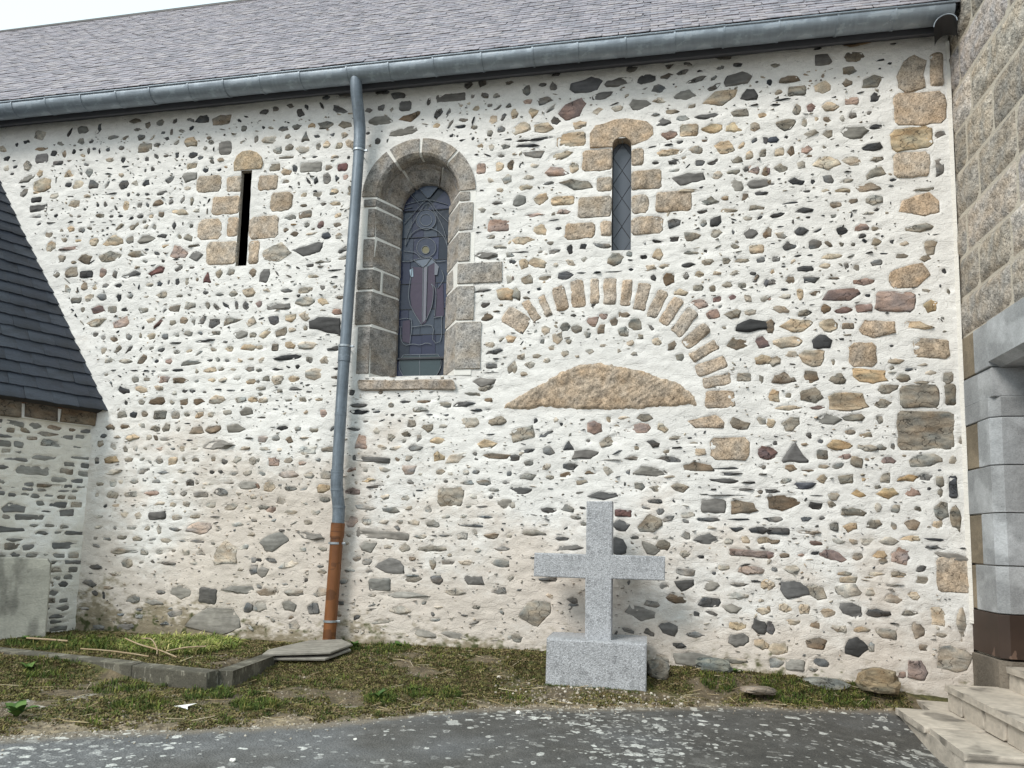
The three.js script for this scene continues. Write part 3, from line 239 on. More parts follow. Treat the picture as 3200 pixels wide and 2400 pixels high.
-120.9 331.1 4.0 3.1 k, -123.5 354.9 5.1 1.2 k, -118.8 263.2 8.0 6.0 t, -122.3 348.6 4.0 5.2 t, -114.0 384.4 10.9 9.6 g, -96.7 385.5 11.8 10.4 t, -76.8 382.4 19.8 7.4 t 0 r, -101.0 371.4 20.6 4.1 p 4, -75.6 372.6 10.5 5.1 p, -84.5 371.1 4.0 3.1 w, 42.8 374.0 15.6 7.5 n, 56.3 375.2 5.6 4.5 t,
71.5 375.6 6.8 6.5 b 25, 84.0 377.7 11.6 3.5 k, 80.3 366.2 16.1 4.9 n, 58.9 364.9 15.2 4.1 n, 37.7 365.1 8.3 3.0 k, -119.2 373.3 3.0 1.0 k, -95.7 357.4 12.0 9.9 t, -111.5 349.1 20.1 6.8 t, -79.9 358.2 4.9 2.7 k, 15.7 356.7 8.6 9.5 d, 39.0 355.1 5.7 5.5 g, 49.1 356.5 9.1 7.9 k,
62.3 357.3 5.4 1.4 k -20, 73.5 357.6 6.3 4.5 w, 82.9 357.7 5.3 2.9 k 25, 27.1 359.5 4.3 1.8 k 35, 32.6 357.9 5.2 1.4 k 20, 29.2 344.3 12.5 7.9 n, 49.0 346.1 9.1 6.8 n 30, 62.4 346.6 2.9 6.4 d, 75.6 344.8 12.5 9.3 d, 87.6 343.8 5.3 8.3 b, -85.9 365.5 12.9 1.2 k 4, -86.6 345.3 5.9 3.1 w,
-111.8 338.8 16.1 1.4 k, -94.8 338.4 6.0 3.1 g, -83.0 337.5 9.5 3.7 d, -70.2 339.1 5.5 7.9 k, -59.3 340.9 5.4 4.6 k, -7.9 341.2 2.8 3.4 d, 3.6 341.6 12.2 2.8 k -12, 15.8 343.1 7.1 5.5 k, 27.0 331.4 15.3 3.5 n -6, 63.4 334.3 7.2 3.9 n -20, 51.2 335.2 8.2 1.9 n 20, 40.3 332.2 3.3 2.9 k,
80.4 331.3 11.4 7.3 t 0 r, -32.4 328.6 13.4 11.0 n, -21.0 332.8 5.3 4.6 g, 2.0 330.8 8.4 9.5 t -40, -8.6 329.6 5.6 3.6 k, -19.6 327.2 4.7 1.4 k -10, -109.1 328.5 8.0 9.2 t, -97.6 328.9 13.9 8.1 t -20, -82.8 326.6 8.5 5.7 w -30, -69.6 327.5 8.8 6.1 w -35, -57.4 329.9 6.0 4.6 w, -118.2 330.4 4.0 3.7 d,
-5.0 320.1 10.5 5.5 w, 8.1 320.6 8.5 3.3 n 10, -19.5 319.2 4.0 2.6 k, 26.6 320.7 10.6 3.7 k 6, 42.5 322.3 9.1 6.4 w, 56.6 322.6 5.9 5.8 n, 69.1 322.4 10.5 4.4 n, 83.4 321.9 6.7 4.4 d, 52.0 319.4 2.7 1.2 k, -73.3 316.6 12.7 6.6 u 4, -60.7 318.2 7.8 2.2 k, -48.1 317.9 9.2 2.2 k -4,
-32.8 318.1 15.7 1.2 k, -106.3 314.3 9.2 8.1 n, -90.9 315.4 10.5 4.6 n 10, -11.7 313.2 6.8 1.2 k 8, -0.7 311.4 4.8 6.5 k, 10.9 309.2 10.4 10.9 b, 25.2 311.5 4.6 4.9 d 50, 35.7 312.3 7.1 6.4 t, 48.2 312.8 9.6 4.4 w, 63.2 312.1 7.7 4.8 w, 76.2 311.7 7.1 3.4 d -25, 21.0 298.6 11.6 6.6 t,
34.7 301.4 7.3 4.8 n, 45.8 300.2 4.5 5.4 n, 57.3 302.8 8.1 5.0 n, 68.9 301.5 7.1 4.8 n 0 r, 79.2 304.7 4.1 2.5 k, 87.5 303.4 4.4 6.7 u, -118.8 315.7 2.0 6.1 p, 36.0 288.3 11.8 7.7 p -20, 49.2 291.1 6.8 5.4 r, 61.7 291.6 6.2 5.7 r, 73.7 291.6 6.7 8.8 w, 85.6 290.6 7.9 5.7 w,
45.5 278.8 9.5 7.6 p, 62.0 278.2 12.9 7.2 n, 74.9 279.6 7.9 5.3 w, 55.1 267.7 4.5 3.4 n, 78.3 268.8 25.5 10.4 k, 64.2 255.0 21.2 11.9 b -4, 83.8 254.4 9.6 10.3 r, 67.0 240.3 1.9 5.2 d, 70.1 237.9 1.4 1.3 k, 84.1 240.4 12.2 7.4 t, 69.5 226.7 10.7 6.7 n 0 r, 82.2 225.5 4.4 7.0 g,
-115.5 301.8 8.5 12.8 n, -66.0 281.9 5.0 3.0 k, -57.8 281.1 2.9 2.2 d, -41.5 280.5 6.7 6.5 p, -24.5 280.7 8.7 5.5 n, -50.3 275.9 9.2 7.9 p, -32.8 275.3 6.8 6.5 b, -15.8 272.6 9.4 8.9 n, -72.9 272.2 8.9 7.1 g, -63.4 269.6 9.2 7.1 g, -43.1 269.3 6.3 6.9 b, -89.6 269.8 7.6 7.8 w,
-54.2 264.7 5.9 5.5 g, -25.1 266.5 7.7 7.8 n, -12.2 262.2 7.8 6.4 n, -79.7 262.5 8.7 9.5 w, -92.2 260.4 5.5 5.0 g, -70.3 259.8 5.0 4.5 n, -80.9 275.9 3.5 2.6 n, 1.7 258.0 7.4 9.2 t, 14.1 254.0 6.9 7.7 b, -109.1 259.9 5.9 1.4 k 55, -102.1 257.2 2.6 1.4 k, -115.7 238.2 6.5 11.1 n,
-28.0 250.8 5.6 3.9 w, -87.7 244.0 6.4 5.1 w, -73.2 249.5 6.8 7.9 w, -83.5 254.7 5.8 4.9 w, -101.8 240.9 8.8 6.5 w, -109.8 247.5 6.9 5.6 w, -96.5 247.7 7.8 4.0 w, -106.5 233.1 6.9 3.9 w, 20.0 244.0 6.9 6.3 n, -16.8 247.6 5.6 3.9 w, -19.7 257.4 5.6 4.8 w, -41.3 255.5 7.6 2.9 w,
-2.5 269.4 5.6 2.9 d -50, -95.7 306.0 4.5 2.6 k, -104.1 303.9 7.0 1.4 k 25, -52.6 251.0 6.7 4.9 w, -62.6 246.8 3.8 2.5 w, 107.2 368.5 12.8 2.3 k 4, 121.2 368.6 8.0 2.1 k, 140.6 364.6 9.3 5.4 b, 153.5 366.2 7.7 4.0 b, 168.7 365.2 13.9 8.5 n -5, 181.0 364.0 4.2 1.3 k 85, 117.5 361.4 17.4 4.4 k,
96.4 358.8 9.7 3.7 k 12, 120.7 355.4 4.9 2.5 k, 130.5 356.2 3.1 1.1 k, 139.5 355.4 6.9 4.4 g -18, 151.9 354.6 5.1 1.3 k 80, 153.1 350.9 2.5 1.5 k, 164.0 355.7 10.1 2.8 w, 178.1 355.3 3.0 2.4 w, 108.2 352.2 2.1 3.8 k, 114.2 344.2 10.9 7.3 k, 99.8 348.7 8.8 1.0 k, 126.3 344.0 8.6 2.7 k 28,
144.4 343.0 7.7 6.3 k, 159.3 344.4 11.0 6.6 p, 170.6 343.0 7.2 3.4 n, 200.1 341.5 18.1 6.1 n 6, 99.3 342.0 8.1 5.8 w, 90.0 344.9 5.0 9.7 b, 105.5 332.8 12.4 6.9 d 5, 124.0 333.1 9.7 8.7 d -12, 134.7 332.5 6.5 4.4 b -45, 144.1 331.8 3.1 3.4 n, 152.6 331.3 3.9 3.4 g, 161.9 332.7 6.7 2.8 k -45,
169.9 332.3 6.0 6.2 n -30, 180.8 332.6 5.0 4.3 k, 189.8 330.2 6.3 4.6 w, 174.1 336.7 2.2 1.7 k, 92.6 335.2 3.2 1.0 k, 207.8 326.4 9.0 12.9 n, 204.2 317.4 7.0 5.2 n, 95.0 322.3 6.1 4.2 d 0 r, 111.7 323.9 7.5 2.5 k, 119.5 324.3 7.4 2.1 k, 136.2 322.1 13.7 4.3 t 2, 152.4 321.8 7.8 2.4 g 10,
162.8 323.6 7.2 1.3 k 4, 174.9 322.6 7.2 1.9 k, 188.9 319.9 8.9 4.6 g, 169.5 315.7 8.0 4.8 d 12, 115.8 313.0 11.8 4.7 k, 131.8 314.5 7.9 4.7 t, 147.2 313.8 3.4 4.9 d, 154.7 312.5 4.0 5.2 n, 101.1 315.6 5.2 1.9 k, 216.9 306.7 3.7 4.6 k, 106.5 304.4 8.7 6.8 b, 120.8 303.6 12.6 6.2 d -6,
137.1 304.4 12.8 2.4 b, 159.9 300.8 22.0 5.2 p 2, 92.1 303.1 7.0 6.3 u, 100.1 297.1 8.0 2.5 k, 112.8 292.8 5.4 11.3 t, 124.0 292.3 7.7 5.6 b, 144.0 291.0 24.5 11.6 r, 161.7 289.8 5.0 3.3 k, 101.1 290.9 8.0 4.7 w, 181.8 283.9 28.4 16.0 p -3 r, 206.6 280.0 12.1 12.3 o, 219.5 289.7 2.6 6.3 n,
213.9 295.4 1.3 3.3 k, 89.3 289.8 3.5 2.8 p, 96.6 281.2 16.5 5.3 w -18, 116.4 277.5 10.0 6.2 n, 131.2 279.7 7.3 7.4 b, 144.6 278.5 12.3 6.1 r, 159.5 279.5 11.9 6.3 r 3 r, 108.8 281.7 5.2 1.3 k -12, 89.9 267.3 6.1 11.3 b, 109.4 267.2 21.5 9.9 t, 132.0 266.4 12.7 9.8 t, 147.2 265.6 8.6 4.8 b 0 r,
167.6 262.5 23.2 16.4 T, 196.8 264.1 20.1 7.2 t, 104.0 253.5 22.4 8.4 t 4, 128.4 253.1 15.7 11.6 k, 145.8 258.4 8.4 1.8 n 4, 142.4 255.5 4.2 1.8 k, 157.5 242.7 19.5 18.6 T 0 r, 206.3 246.4 24.9 14.8 T -3 r, 178.7 249.0 4.6 2.5 k, 106.0 244.5 8.6 4.6 w, 93.0 239.7 11.3 9.7 n, 121.7 240.9 18.3 11.6 t -5,
136.1 237.9 2.5 5.1 n, 181.2 236.7 10.6 4.7 w, 199.4 234.0 8.9 2.7 w, 191.2 230.6 10.5 3.2 d -3, 105.9 236.4 6.0 1.3 k -8, 99.7 225.4 18.1 9.2 b, 119.2 226.2 12.7 11.0 b, 137.0 224.5 12.6 8.4 n, 161.2 225.8 24.8 10.8 o -5, 185.7 224.0 9.7 6.8 n, 217.1 224.3 7.2 10.6 n, 204.4 227.2 8.8 4.5 w,
199.4 220.2 15.3 2.7 n, 178.5 228.6 7.3 2.2 w, 215.6 259.1 3.2 2.0 n, 213.9 267.7 3.2 1.1 k -50, 202.0 361.2 30.1 17.8 T, 192.3 303.7 31.2 16.5 T, -484.9 224.9 11.8 7.3 k -25, -467.6 225.4 11.2 6.1 t, -450.5 226.6 10.8 5.4 w, -434.5 221.7 8.3 4.3 w, -422.2 223.6 5.9 3.7 k, -415.1 223.1 4.7 3.7 d,
-403.3 222.2 5.9 2.8 d, -390.1 224.3 10.5 1.7 k, -375.6 223.2 9.2 1.3 k, -364.1 223.3 3.4 1.9 k, -482.6 213.4 3.2 3.9 k, -466.6 213.8 8.0 5.0 g, -450.7 215.0 13.9 7.8 b, -435.0 213.3 7.4 6.0 n, -422.6 213.5 8.3 5.6 b, -408.8 213.5 11.7 6.4 b, -388.8 214.3 15.1 8.5 w, -365.8 215.1 9.8 6.4 w,
-354.4 214.4 9.1 5.9 t, -486.5 201.7 9.3 7.2 g, -474.3 201.9 6.8 7.2 k, -462.9 202.5 7.5 6.3 b, -446.8 201.6 13.2 8.2 n 0 r, -431.3 201.1 8.3 7.1 g, -419.3 201.7 7.1 4.3 n, -406.2 200.9 7.7 4.9 t, -393.4 201.1 7.7 4.9 w, -377.6 203.1 10.3 4.9 w, -359.9 203.4 14.2 7.4 g, -497.1 190.4 9.3 5.0 b,
-481.2 190.5 10.5 3.7 b, -465.6 191.7 8.0 5.0 w, -450.3 188.7 8.6 5.6 n, -439.1 189.7 7.8 7.7 n, -427.1 188.1 5.4 4.3 g, -408.2 186.7 13.5 7.6 b 5, -390.1 187.6 15.0 7.6 b 8, -369.7 188.3 19.4 9.5 g 8, -418.1 193.3 5.9 1.3 k, -401.2 193.7 5.8 1.1 k, -503.0 182.0 8.9 3.9 d, -488.3 181.4 7.3 3.3 w,
-472.7 180.8 15.2 6.0 t 8, -456.6 180.7 7.9 6.0 w, -439.9 178.7 10.9 3.8 d, -414.0 177.9 5.8 1.7 k, -356.6 179.5 10.9 1.9 k, -506.3 174.9 5.7 6.1 n, -492.6 172.2 7.6 5.4 g -30, -480.2 170.0 5.1 5.6 n, -469.8 171.1 5.5 6.4 g, -458.1 170.5 6.2 4.5 n, -443.0 169.8 12.1 4.9 p, -430.4 170.3 5.4 2.8 g,
-420.9 169.8 6.1 7.0 n, -408.1 170.0 9.3 3.4 n, -385.8 172.6 29.9 9.0 d, -359.4 170.4 12.4 3.7 w, -508.9 159.2 6.1 7.6 d, -493.0 159.7 13.4 6.7 o, -475.5 160.1 8.0 4.5 b, -462.9 160.9 7.9 3.8 n, -443.3 159.5 7.3 5.9 d, -429.3 159.2 9.2 7.6 t, -418.7 160.7 3.0 3.8 g, -406.8 159.9 8.1 4.2 g,
-390.1 160.5 6.4 5.4 n, -378.4 158.2 6.4 5.4 d, -365.4 159.5 10.2 6.2 w, -350.7 159.0 7.9 6.8 w, -492.6 148.5 21.9 6.0 w, -458.3 149.2 10.7 6.0 d 20, -437.7 148.2 13.7 3.8 u 8, -419.3 149.1 10.5 3.6 t, -405.8 147.4 7.6 2.7 d -25, -389.8 149.0 4.6 3.5 k, -380.0 148.5 8.0 3.5 k -25, -368.0 147.6 9.1 3.7 d,
-354.5 148.2 9.0 5.2 w, -503.8 137.4 7.3 3.9 n, -490.4 137.8 6.3 6.4 g, -481.5 139.4 6.0 4.3 w, -468.8 139.7 9.1 3.8 g, -457.2 140.7 4.3 1.3 k, -445.1 140.2 8.3 4.2 d, -426.8 139.9 10.5 4.8 w, -411.0 139.5 7.0 6.3 k, -404.0 139.0 4.6 2.7 g, -392.5 138.6 12.6 3.1 w, -372.5 139.3 9.1 2.3 d,
-352.6 136.9 16.8 7.2 g, -506.4 126.9 4.4 3.9 g, -490.1 127.6 11.6 6.6 n, -469.0 128.4 19.1 4.9 w, -447.7 129.5 16.6 4.8 p, -429.4 129.3 8.9 3.8 n, -416.6 129.0 6.5 4.2 d, -399.2 128.6 16.1 4.8 d, -378.2 130.9 13.1 7.4 d, -361.1 129.6 7.9 4.7 w, -347.5 127.2 6.7 4.1 w, -495.7 116.9 5.6 3.8 k,
-484.3 117.6 8.4 3.2 w, -456.3 118.5 6.6 3.4 g, -442.2 120.3 12.9 4.2 w, -426.9 119.4 8.2 4.8 n, -412.7 120.1 8.8 5.8 w, -389.9 119.4 11.4 5.4 n, -370.5 118.2 15.8 8.2 n, -352.5 117.9 6.7 4.1 w, -488.9 108.0 5.5 1.3 k, -500.9 107.2 6.8 3.2 w, -474.4 108.2 8.4 8.0 w, -460.1 108.5 9.5 6.9 w,
-442.2 109.0 17.0 7.1 k 3 r, -422.4 107.5 10.5 6.2 n, -404.0 108.9 9.2 3.5 n, -388.0 109.1 15.9 1.2 k, -500.6 97.2 8.5 3.2 n, -484.2 97.0 3.8 3.4 d, -467.5 97.3 9.0 3.8 g, -452.1 97.6 8.3 3.8 t, -439.4 97.5 6.1 8.9 g, -422.8 97.1 12.3 3.7 d -8, -400.3 98.1 22.9 11.1 p, -381.4 104.1 10.2 1.6 d 10,
-364.9 102.4 16.8 5.1 w, -503.3 87.6 4.8 3.2 g, -491.2 87.3 10.8 4.2 g, -475.7 88.7 9.5 4.8 n, -460.1 88.0 12.5 4.2 n, -444.8 87.7 6.6 2.7 d, -430.7 86.9 11.2 4.1 g, -414.4 87.0 9.2 2.5 g, -399.5 86.8 13.7 3.1 d, -385.1 85.6 7.5 3.7 g, -503.2 80.7 10.9 3.2 d -12, -474.0 76.2 26.2 5.4 n,
-452.6 76.2 7.8 4.8 g, -437.9 76.1 7.2 5.4 g, -424.1 77.8 8.1 3.3 g 15, -411.3 76.8 9.2 5.1 w, -395.3 77.2 9.8 5.1 d 0 t, -461.4 82.5 4.7 1.5 d, -500.2 61.4 14.5 4.2 k, -468.8 65.4 11.8 7.3 n, -454.1 66.4 7.1 2.5 g, -427.3 67.1 15.0 3.7 d, -442.5 67.7 4.2 2.7 d, -399.7 67.4 14.8 4.1 w,
-373.1 75.3 27.0 25.3 w 30, -343.3 64.0 6.6 8.0 u, -479.3 55.8 14.3 5.2 w, -505.7 55.5 6.0 1.5 d, -343.8 72.0 5.5 4.6 d, -355.5 63.7 6.7 4.0 w, -354.6 82.8 10.0 6.1 w, -348.7 94.6 8.9 4.7 w, -346.1 106.3 5.6 2.6 d, -346.3 224.5 8.6 3.8 g, -329.3 221.9 12.3 4.2 g, -314.3 223.6 11.8 3.1 d,
-300.7 226.9 6.6 1.9 d, -299.8 221.0 6.6 2.1 d, -276.5 225.8 7.6 2.1 d, -345.1 214.0 11.8 5.5 w, -331.0 213.8 6.7 1.7 k -15, -319.8 214.0 6.7 3.8 n, -307.1 213.8 10.0 4.2 n, -290.0 213.9 9.9 3.3 t, -333.3 205.8 8.1 1.7 k, -317.7 205.9 5.6 1.2 k, -344.6 198.0 9.0 2.3 d, -301.0 203.3 9.9 3.7 w 30,
-285.5 201.1 6.8 7.4 p, -259.4 219.3 6.0 5.3 k, -252.4 208.2 16.0 4.1 d 2, -251.6 202.3 15.5 4.1 k, -236.7 202.2 8.5 2.6 d, -222.8 208.1 6.3 5.1 w, -210.3 210.8 8.6 2.4 d, -194.7 210.6 12.4 3.2 b, -196.5 203.6 15.5 5.0 n, -176.2 207.7 11.4 5.2 n, -158.9 208.1 17.2 4.6 d 3, -140.2 221.4 13.0 5.2 n 10,
-150.1 216.6 18.1 3.0 n -5, -136.9 211.2 8.0 3.2 b, -143.6 202.7 20.0 3.2 d, -185.6 199.1 11.5 1.8 k, -172.8 198.7 7.1 2.2 d, -200.0 198.6 6.8 1.0 k, -221.3 199.2 3.8 2.2 d, -246.4 194.1 6.4 3.0 d, -231.6 194.0 7.4 1.6 k 25, -214.8 193.9 3.1 2.6 d, -203.8 191.8 9.5 7.2 b, -189.3 188.2 8.8 7.6 n 20,
-176.5 189.1 11.2 4.6 w, -153.4 192.4 20.1 8.5 w 3, -129.5 193.0 15.3 7.4 n 10, -323.9 188.7 10.2 4.1 k, -334.0 189.4 8.9 1.2 d, -308.3 187.6 5.5 3.7 g, -293.4 186.3 7.6 3.7 n, -276.1 187.7 6.5 2.7 d 40, -341.5 179.0 8.7 6.0 r, -328.9 179.2 7.3 5.4 g, -316.0 178.1 8.4 5.8 b, -300.7 179.6 12.0 2.1 w,
-288.1 177.5 5.0 2.7 w, -255.7 187.1 13.9 3.0 d, -249.3 174.9 12.3 13.1 p -10, -234.4 185.4 8.4 6.1 w, -222.1 180.1 7.5 6.6 n, -208.1 182.3 9.3 5.0 n, -196.4 179.0 6.2 6.0 d, -181.2 176.7 13.3 4.9 o, -137.9 174.2 17.9 8.4 o -5, -132.1 182.0 12.9 1.2 k, -279.5 169.1 13.0 4.7 g, -299.0 168.4 17.5 7.8 w,
-338.3 169.9 13.4 3.7 w, -323.8 168.9 5.5 3.1 w, -230.1 170.9 9.0 5.6 w, -216.5 170.3 10.4 4.6 w, -199.2 171.0 12.4 6.0 d, -238.6 160.8 34.2 4.6 d -5 r, -215.6 160.7 6.4 5.0 b, -205.2 161.4 6.4 5.6 g, -179.7 162.9 10.8 10.4 o, -162.5 162.0 18.1 8.8 w 25, -147.6 165.7 3.6 2.9 d, -127.7 164.0 24.6 6.4 b,
-329.2 158.1 12.4 8.4 p, -316.0 159.6 8.4 5.1 w, -302.7 157.1 7.2 3.7 p, -345.4 159.1 4.0 4.8 g, -287.7 160.2 4.3 2.6 d, -341.4 147.7 7.4 3.7 g, -315.8 146.9 19.8 6.1 p, -295.6 146.5 8.3 5.1 g, -279.4 147.1 11.8 6.7 g, -258.2 152.2 12.8 5.2 p, -242.9 151.3 6.5 4.0 n, -226.1 152.4 12.5 5.0 w,
-204.9 152.0 13.4 7.5 p, -177.2 150.2 9.1 4.5 n 20, -167.1 148.8 7.0 2.9 w, -154.6 149.8 6.6 3.9 g, -146.1 150.1 5.6 3.3 d, -126.4 150.0 5.9 1.3 k, -117.5 149.0 3.9 3.8 d, -333.4 136.0 11.6 9.8 t, -313.5 135.2 12.1 3.7 g, -299.8 134.5 9.3 2.6 d 20, -344.6 136.9 6.7 5.1 p, -282.5 135.0 15.6 8.6 o,
-255.2 133.5 15.9 8.0 r 3, -240.9 143.0 12.2 3.6 o 6, -234.9 137.4 19.9 2.4 d 4, -202.9 141.6 5.7 3.9 d, -171.9 142.6 3.6 2.5 k, -152.3 141.4 14.9 4.8 g, -138.9 141.5 11.8 4.8 g, -119.3 141.6 9.8 3.1 d, -321.1 124.6 9.0 7.3 b, -280.4 126.0 9.7 5.0 g, -297.5 122.2 8.7 3.6 w, -194.9 134.5 8.2 1.6 k,
-167.4 129.3 22.6 16.0 n 0 r, -130.9 135.5 9.8 2.9 g, -147.5 130.0 7.9 5.8 w, -132.7 129.2 4.5 3.3 d, -238.7 128.8 3.8 3.6 d, -224.6 128.6 8.3 5.5 w, -207.0 128.3 8.2 5.5 w, -337.8 118.1 10.0 4.1 g, -331.0 115.7 8.8 5.1 p, -241.9 119.5 20.1 4.9 d, -219.9 117.4 14.1 6.1 g -3, -201.5 119.1 9.2 3.9 w,
-186.2 118.4 6.1 5.8 d 20, -120.9 124.6 13.6 8.2 g, -150.3 121.8 6.9 3.8 g, -137.4 121.7 12.8 2.1 d, -311.1 114.0 19.6 5.0 w, -289.4 114.3 10.8 4.0 w, -255.0 106.9 11.6 7.9 p, -241.3 107.2 9.0 6.5 n, -226.3 107.9 10.4 4.5 w, -211.3 107.7 6.8 3.9 w, -198.5 107.5 10.2 4.9 w, -181.7 106.8 11.3 6.4 g,
-170.9 113.3 8.6 4.4 w, -156.4 113.5 7.0 3.8 w, -138.2 112.9 12.8 3.4 d, -122.4 107.9 8.7 1.3 k, -146.8 105.6 19.7 2.5 d, -308.4 105.0 8.7 1.6 d 25, -295.4 105.7 8.6 3.6 g, -319.4 98.2 5.5 2.2 d, -325.4 88.5 25.2 14.0 g 15, -290.5 93.8 26.8 6.6 d -6, -225.2 96.2 48.0 7.0 d -3 r, -258.1 95.0 8.0 3.9 g,
-191.4 95.7 11.1 3.5 n, -170.4 96.9 13.0 2.9 d, -156.4 96.8 8.9 5.7 d, -131.9 97.8 14.6 4.7 b, -117.3 98.1 5.8 4.3 n, -238.8 86.2 14.6 8.8 g, -205.3 86.0 10.2 7.0 g, -220.7 86.6 7.2 3.3 w, -299.5 82.2 12.9 5.2 w, -279.2 83.7 9.6 4.5 n, -181.0 85.6 25.1 5.4 n, -156.1 86.3 7.9 3.4 d,
-141.3 85.7 11.7 4.4 w, -121.9 87.6 15.5 4.7 u, -338.7 72.2 6.2 3.0 k, -327.1 72.0 9.4 3.6 d, -335.3 62.3 12.1 9.0 d, -309.5 69.5 19.5 7.5 w 15, -248.2 75.7 7.3 3.9 d, -238.7 73.5 8.3 4.9 d, -217.4 70.7 23.0 13.1 d -8, -199.1 77.0 6.1 3.5 b, -196.5 68.0 5.7 4.8 d, -279.2 64.0 8.5 3.9 n,
-167.6 74.5 9.9 3.8 d, -151.8 75.0 15.7 4.4 w, -181.0 72.7 5.0 7.2 n, -123.5 75.3 13.5 6.2 g, -116.9 81.3 3.9 0.9 k, -252.9 66.3 10.4 5.8 w, -235.8 65.8 8.3 2.9 d, -198.3 63.1 13.1 1.9 g, -177.7 63.8 10.0 2.3 g, -106.9 182.4 16.6 12.1 n 15, -87.0 182.3 12.0 4.4 d 25, -68.7 172.6 9.5 8.2 d 0 t,
-47.6 187.3 12.8 9.5 p 20, -37.2 175.4 15.8 10.6 n 15, -55.4 165.5 20.2 8.7 d, -75.2 189.9 2.9 3.8 k, -29.9 188.6 6.1 2.8 n, -23.9 194.8 8.3 2.8 w, -8.2 195.1 15.1 5.7 n, -12.3 185.9 16.5 8.1 p 5, 6.4 186.5 9.1 7.5 t 5, 39.7 191.0 27.6 11.6 T, 66.5 188.9 13.1 7.9 n -15, 82.6 191.5 9.5 6.0 n -15,
-103.2 168.3 12.8 5.0 d, -84.9 167.9 9.6 8.2 d, -113.3 162.5 7.4 5.0 k, -108.0 165.4 4.9 2.9 w, -0.8 173.9 10.9 6.2 k -15, 16.4 178.5 9.9 3.4 n, 27.6 178.2 5.0 2.0 k, 30.7 174.3 8.0 2.4 n, 17.2 170.6 9.9 2.0 k 6, 34.2 167.4 10.7 6.1 w, 9.6 167.4 4.7 2.8 n, -52.7 176.4 4.7 2.9 d,
-27.4 168.3 12.0 2.1 d 30, -13.2 170.7 4.8 3.7 n, -16.8 162.2 12.4 3.7 d, 11.4 160.9 18.9 4.6 d -5, -38.0 160.8 18.6 1.1 d, -66.6 155.5 10.9 5.3 d -8, -102.0 157.8 7.7 4.8 g, -86.5 154.9 7.7 5.7 w, -50.5 150.4 12.2 3.4 b, -35.6 152.3 10.2 7.7 w, -20.9 151.8 4.2 5.6 d, -2.6 151.1 23.6 8.9 g -5,
33.3 155.0 24.0 8.4 b -2, 12.8 147.5 15.3 2.8 w 6, -102.7 146.7 12.6 5.7 g, -84.0 146.4 6.3 3.8 n, -71.2 148.8 9.1 4.4 b 8, -57.4 142.5 9.0 4.0 n, -106.8 135.2 18.4 5.7 d -3, -83.4 136.9 4.4 1.1 k, -57.8 134.1 10.8 2.1 d, -23.1 141.2 1.5 3.7 k, -11.2 139.9 10.0 6.1 g, 1.1 137.7 9.9 5.7 n,
19.9 138.8 17.8 7.0 n, 57.9 150.1 23.5 2.7 k, 80.4 149.8 12.0 2.2 d, 53.5 144.6 25.3 4.5 d, 73.4 143.4 12.9 2.3 k, 43.8 137.7 12.3 1.6 k, 66.0 138.1 22.5 2.7 d, 80.7 136.3 3.4 3.2 d, 38.1 133.8 6.7 0.9 k, 59.5 133.3 29.5 0.9 k, 57.9 154.2 22.7 2.4 k, 82.6 155.2 4.8 3.6 d,
-40.1 131.7 21.3 8.0 d 8, 45.5 124.6 18.8 10.8 d 0 r, 68.5 123.7 20.3 10.8 b -2, 1.5 127.6 12.6 3.7 d -3, -7.0 122.4 9.1 2.8 d -10, -24.3 117.8 13.3 5.7 r -2 r, 11.4 114.0 9.5 4.6 d 15, 25.6 117.5 11.5 4.5 w 3, 42.8 114.1 20.1 3.2 d -2, 24.3 112.5 5.0 2.4 d -15, -3.4 110.1 17.6 14.6 n 10, -26.1 107.9 14.6 8.5 d,
42.3 107.8 9.6 2.7 w, 41.0 98.4 19.2 8.6 d 3, 24.3 101.2 7.6 6.9 g, 66.2 114.6 16.4 2.0 k, 83.4 115.7 5.1 1.4 k, 63.2 107.3 12.9 4.5 k, 79.9 106.3 14.5 5.3 k, 56.6 97.8 7.8 4.6 w, 69.1 98.6 6.9 5.0 t, 82.3 98.9 9.3 5.0 t, -27.3 91.8 12.8 13.7 d -10, -15.5 98.9 7.3 2.4 d,
0.3 99.3 7.7 2.7 w, -2.4 90.6 15.3 8.7 g -25, 6.5 93.1 11.2 7.8 n, 23.4 87.2 10.2 5.9 n, 35.2 84.8 7.0 3.6 k, 72.0 88.7 29.0 5.5 r -3 r, -84.9 119.4 14.3 4.3 d, -69.8 122.0 11.3 5.6 g -15, -57.6 121.7 6.5 2.2 d, -114.8 123.2 4.8 4.8 g, -62.2 113.7 7.5 2.8 g, -95.5 100.9 17.7 5.8 g -3,
-73.2 96.7 13.2 3.3 d, -67.5 89.4 21.5 5.2 d 2, -96.3 115.5 7.7 1.9 d -12, -86.7 112.3 9.5 1.3 d -20, 24.2 72.9 13.2 5.9 d, 53.0 76.9 8.3 4.4 t, 72.7 75.7 16.2 7.0 p, 69.3 80.0 8.5 1.4 k 10, 45.6 72.6 3.1 2.3 d, -108.9 76.2 4.4 1.3 k, -109.7 69.4 4.4 0.9 k, -55.6 109.2 5.6 3.7 g,
-97.5 80.7 6.7 1.3 k, 58.2 169.7 30.2 17.9 T 0 r, 84.0 166.9 10.3 10.4 r, 91.3 211.6 9.5 9.7 t, 102.2 211.8 4.3 3.8 n, 119.5 212.0 15.7 11.8 n, 145.0 207.0 26.2 13.7 t, 169.7 204.1 13.5 7.3 n, 174.1 215.8 15.5 7.2 n, 102.7 201.7 18.0 4.6 t 2, 123.5 201.6 10.5 4.2 r 5, 89.2 189.7 6.5 9.7 t,
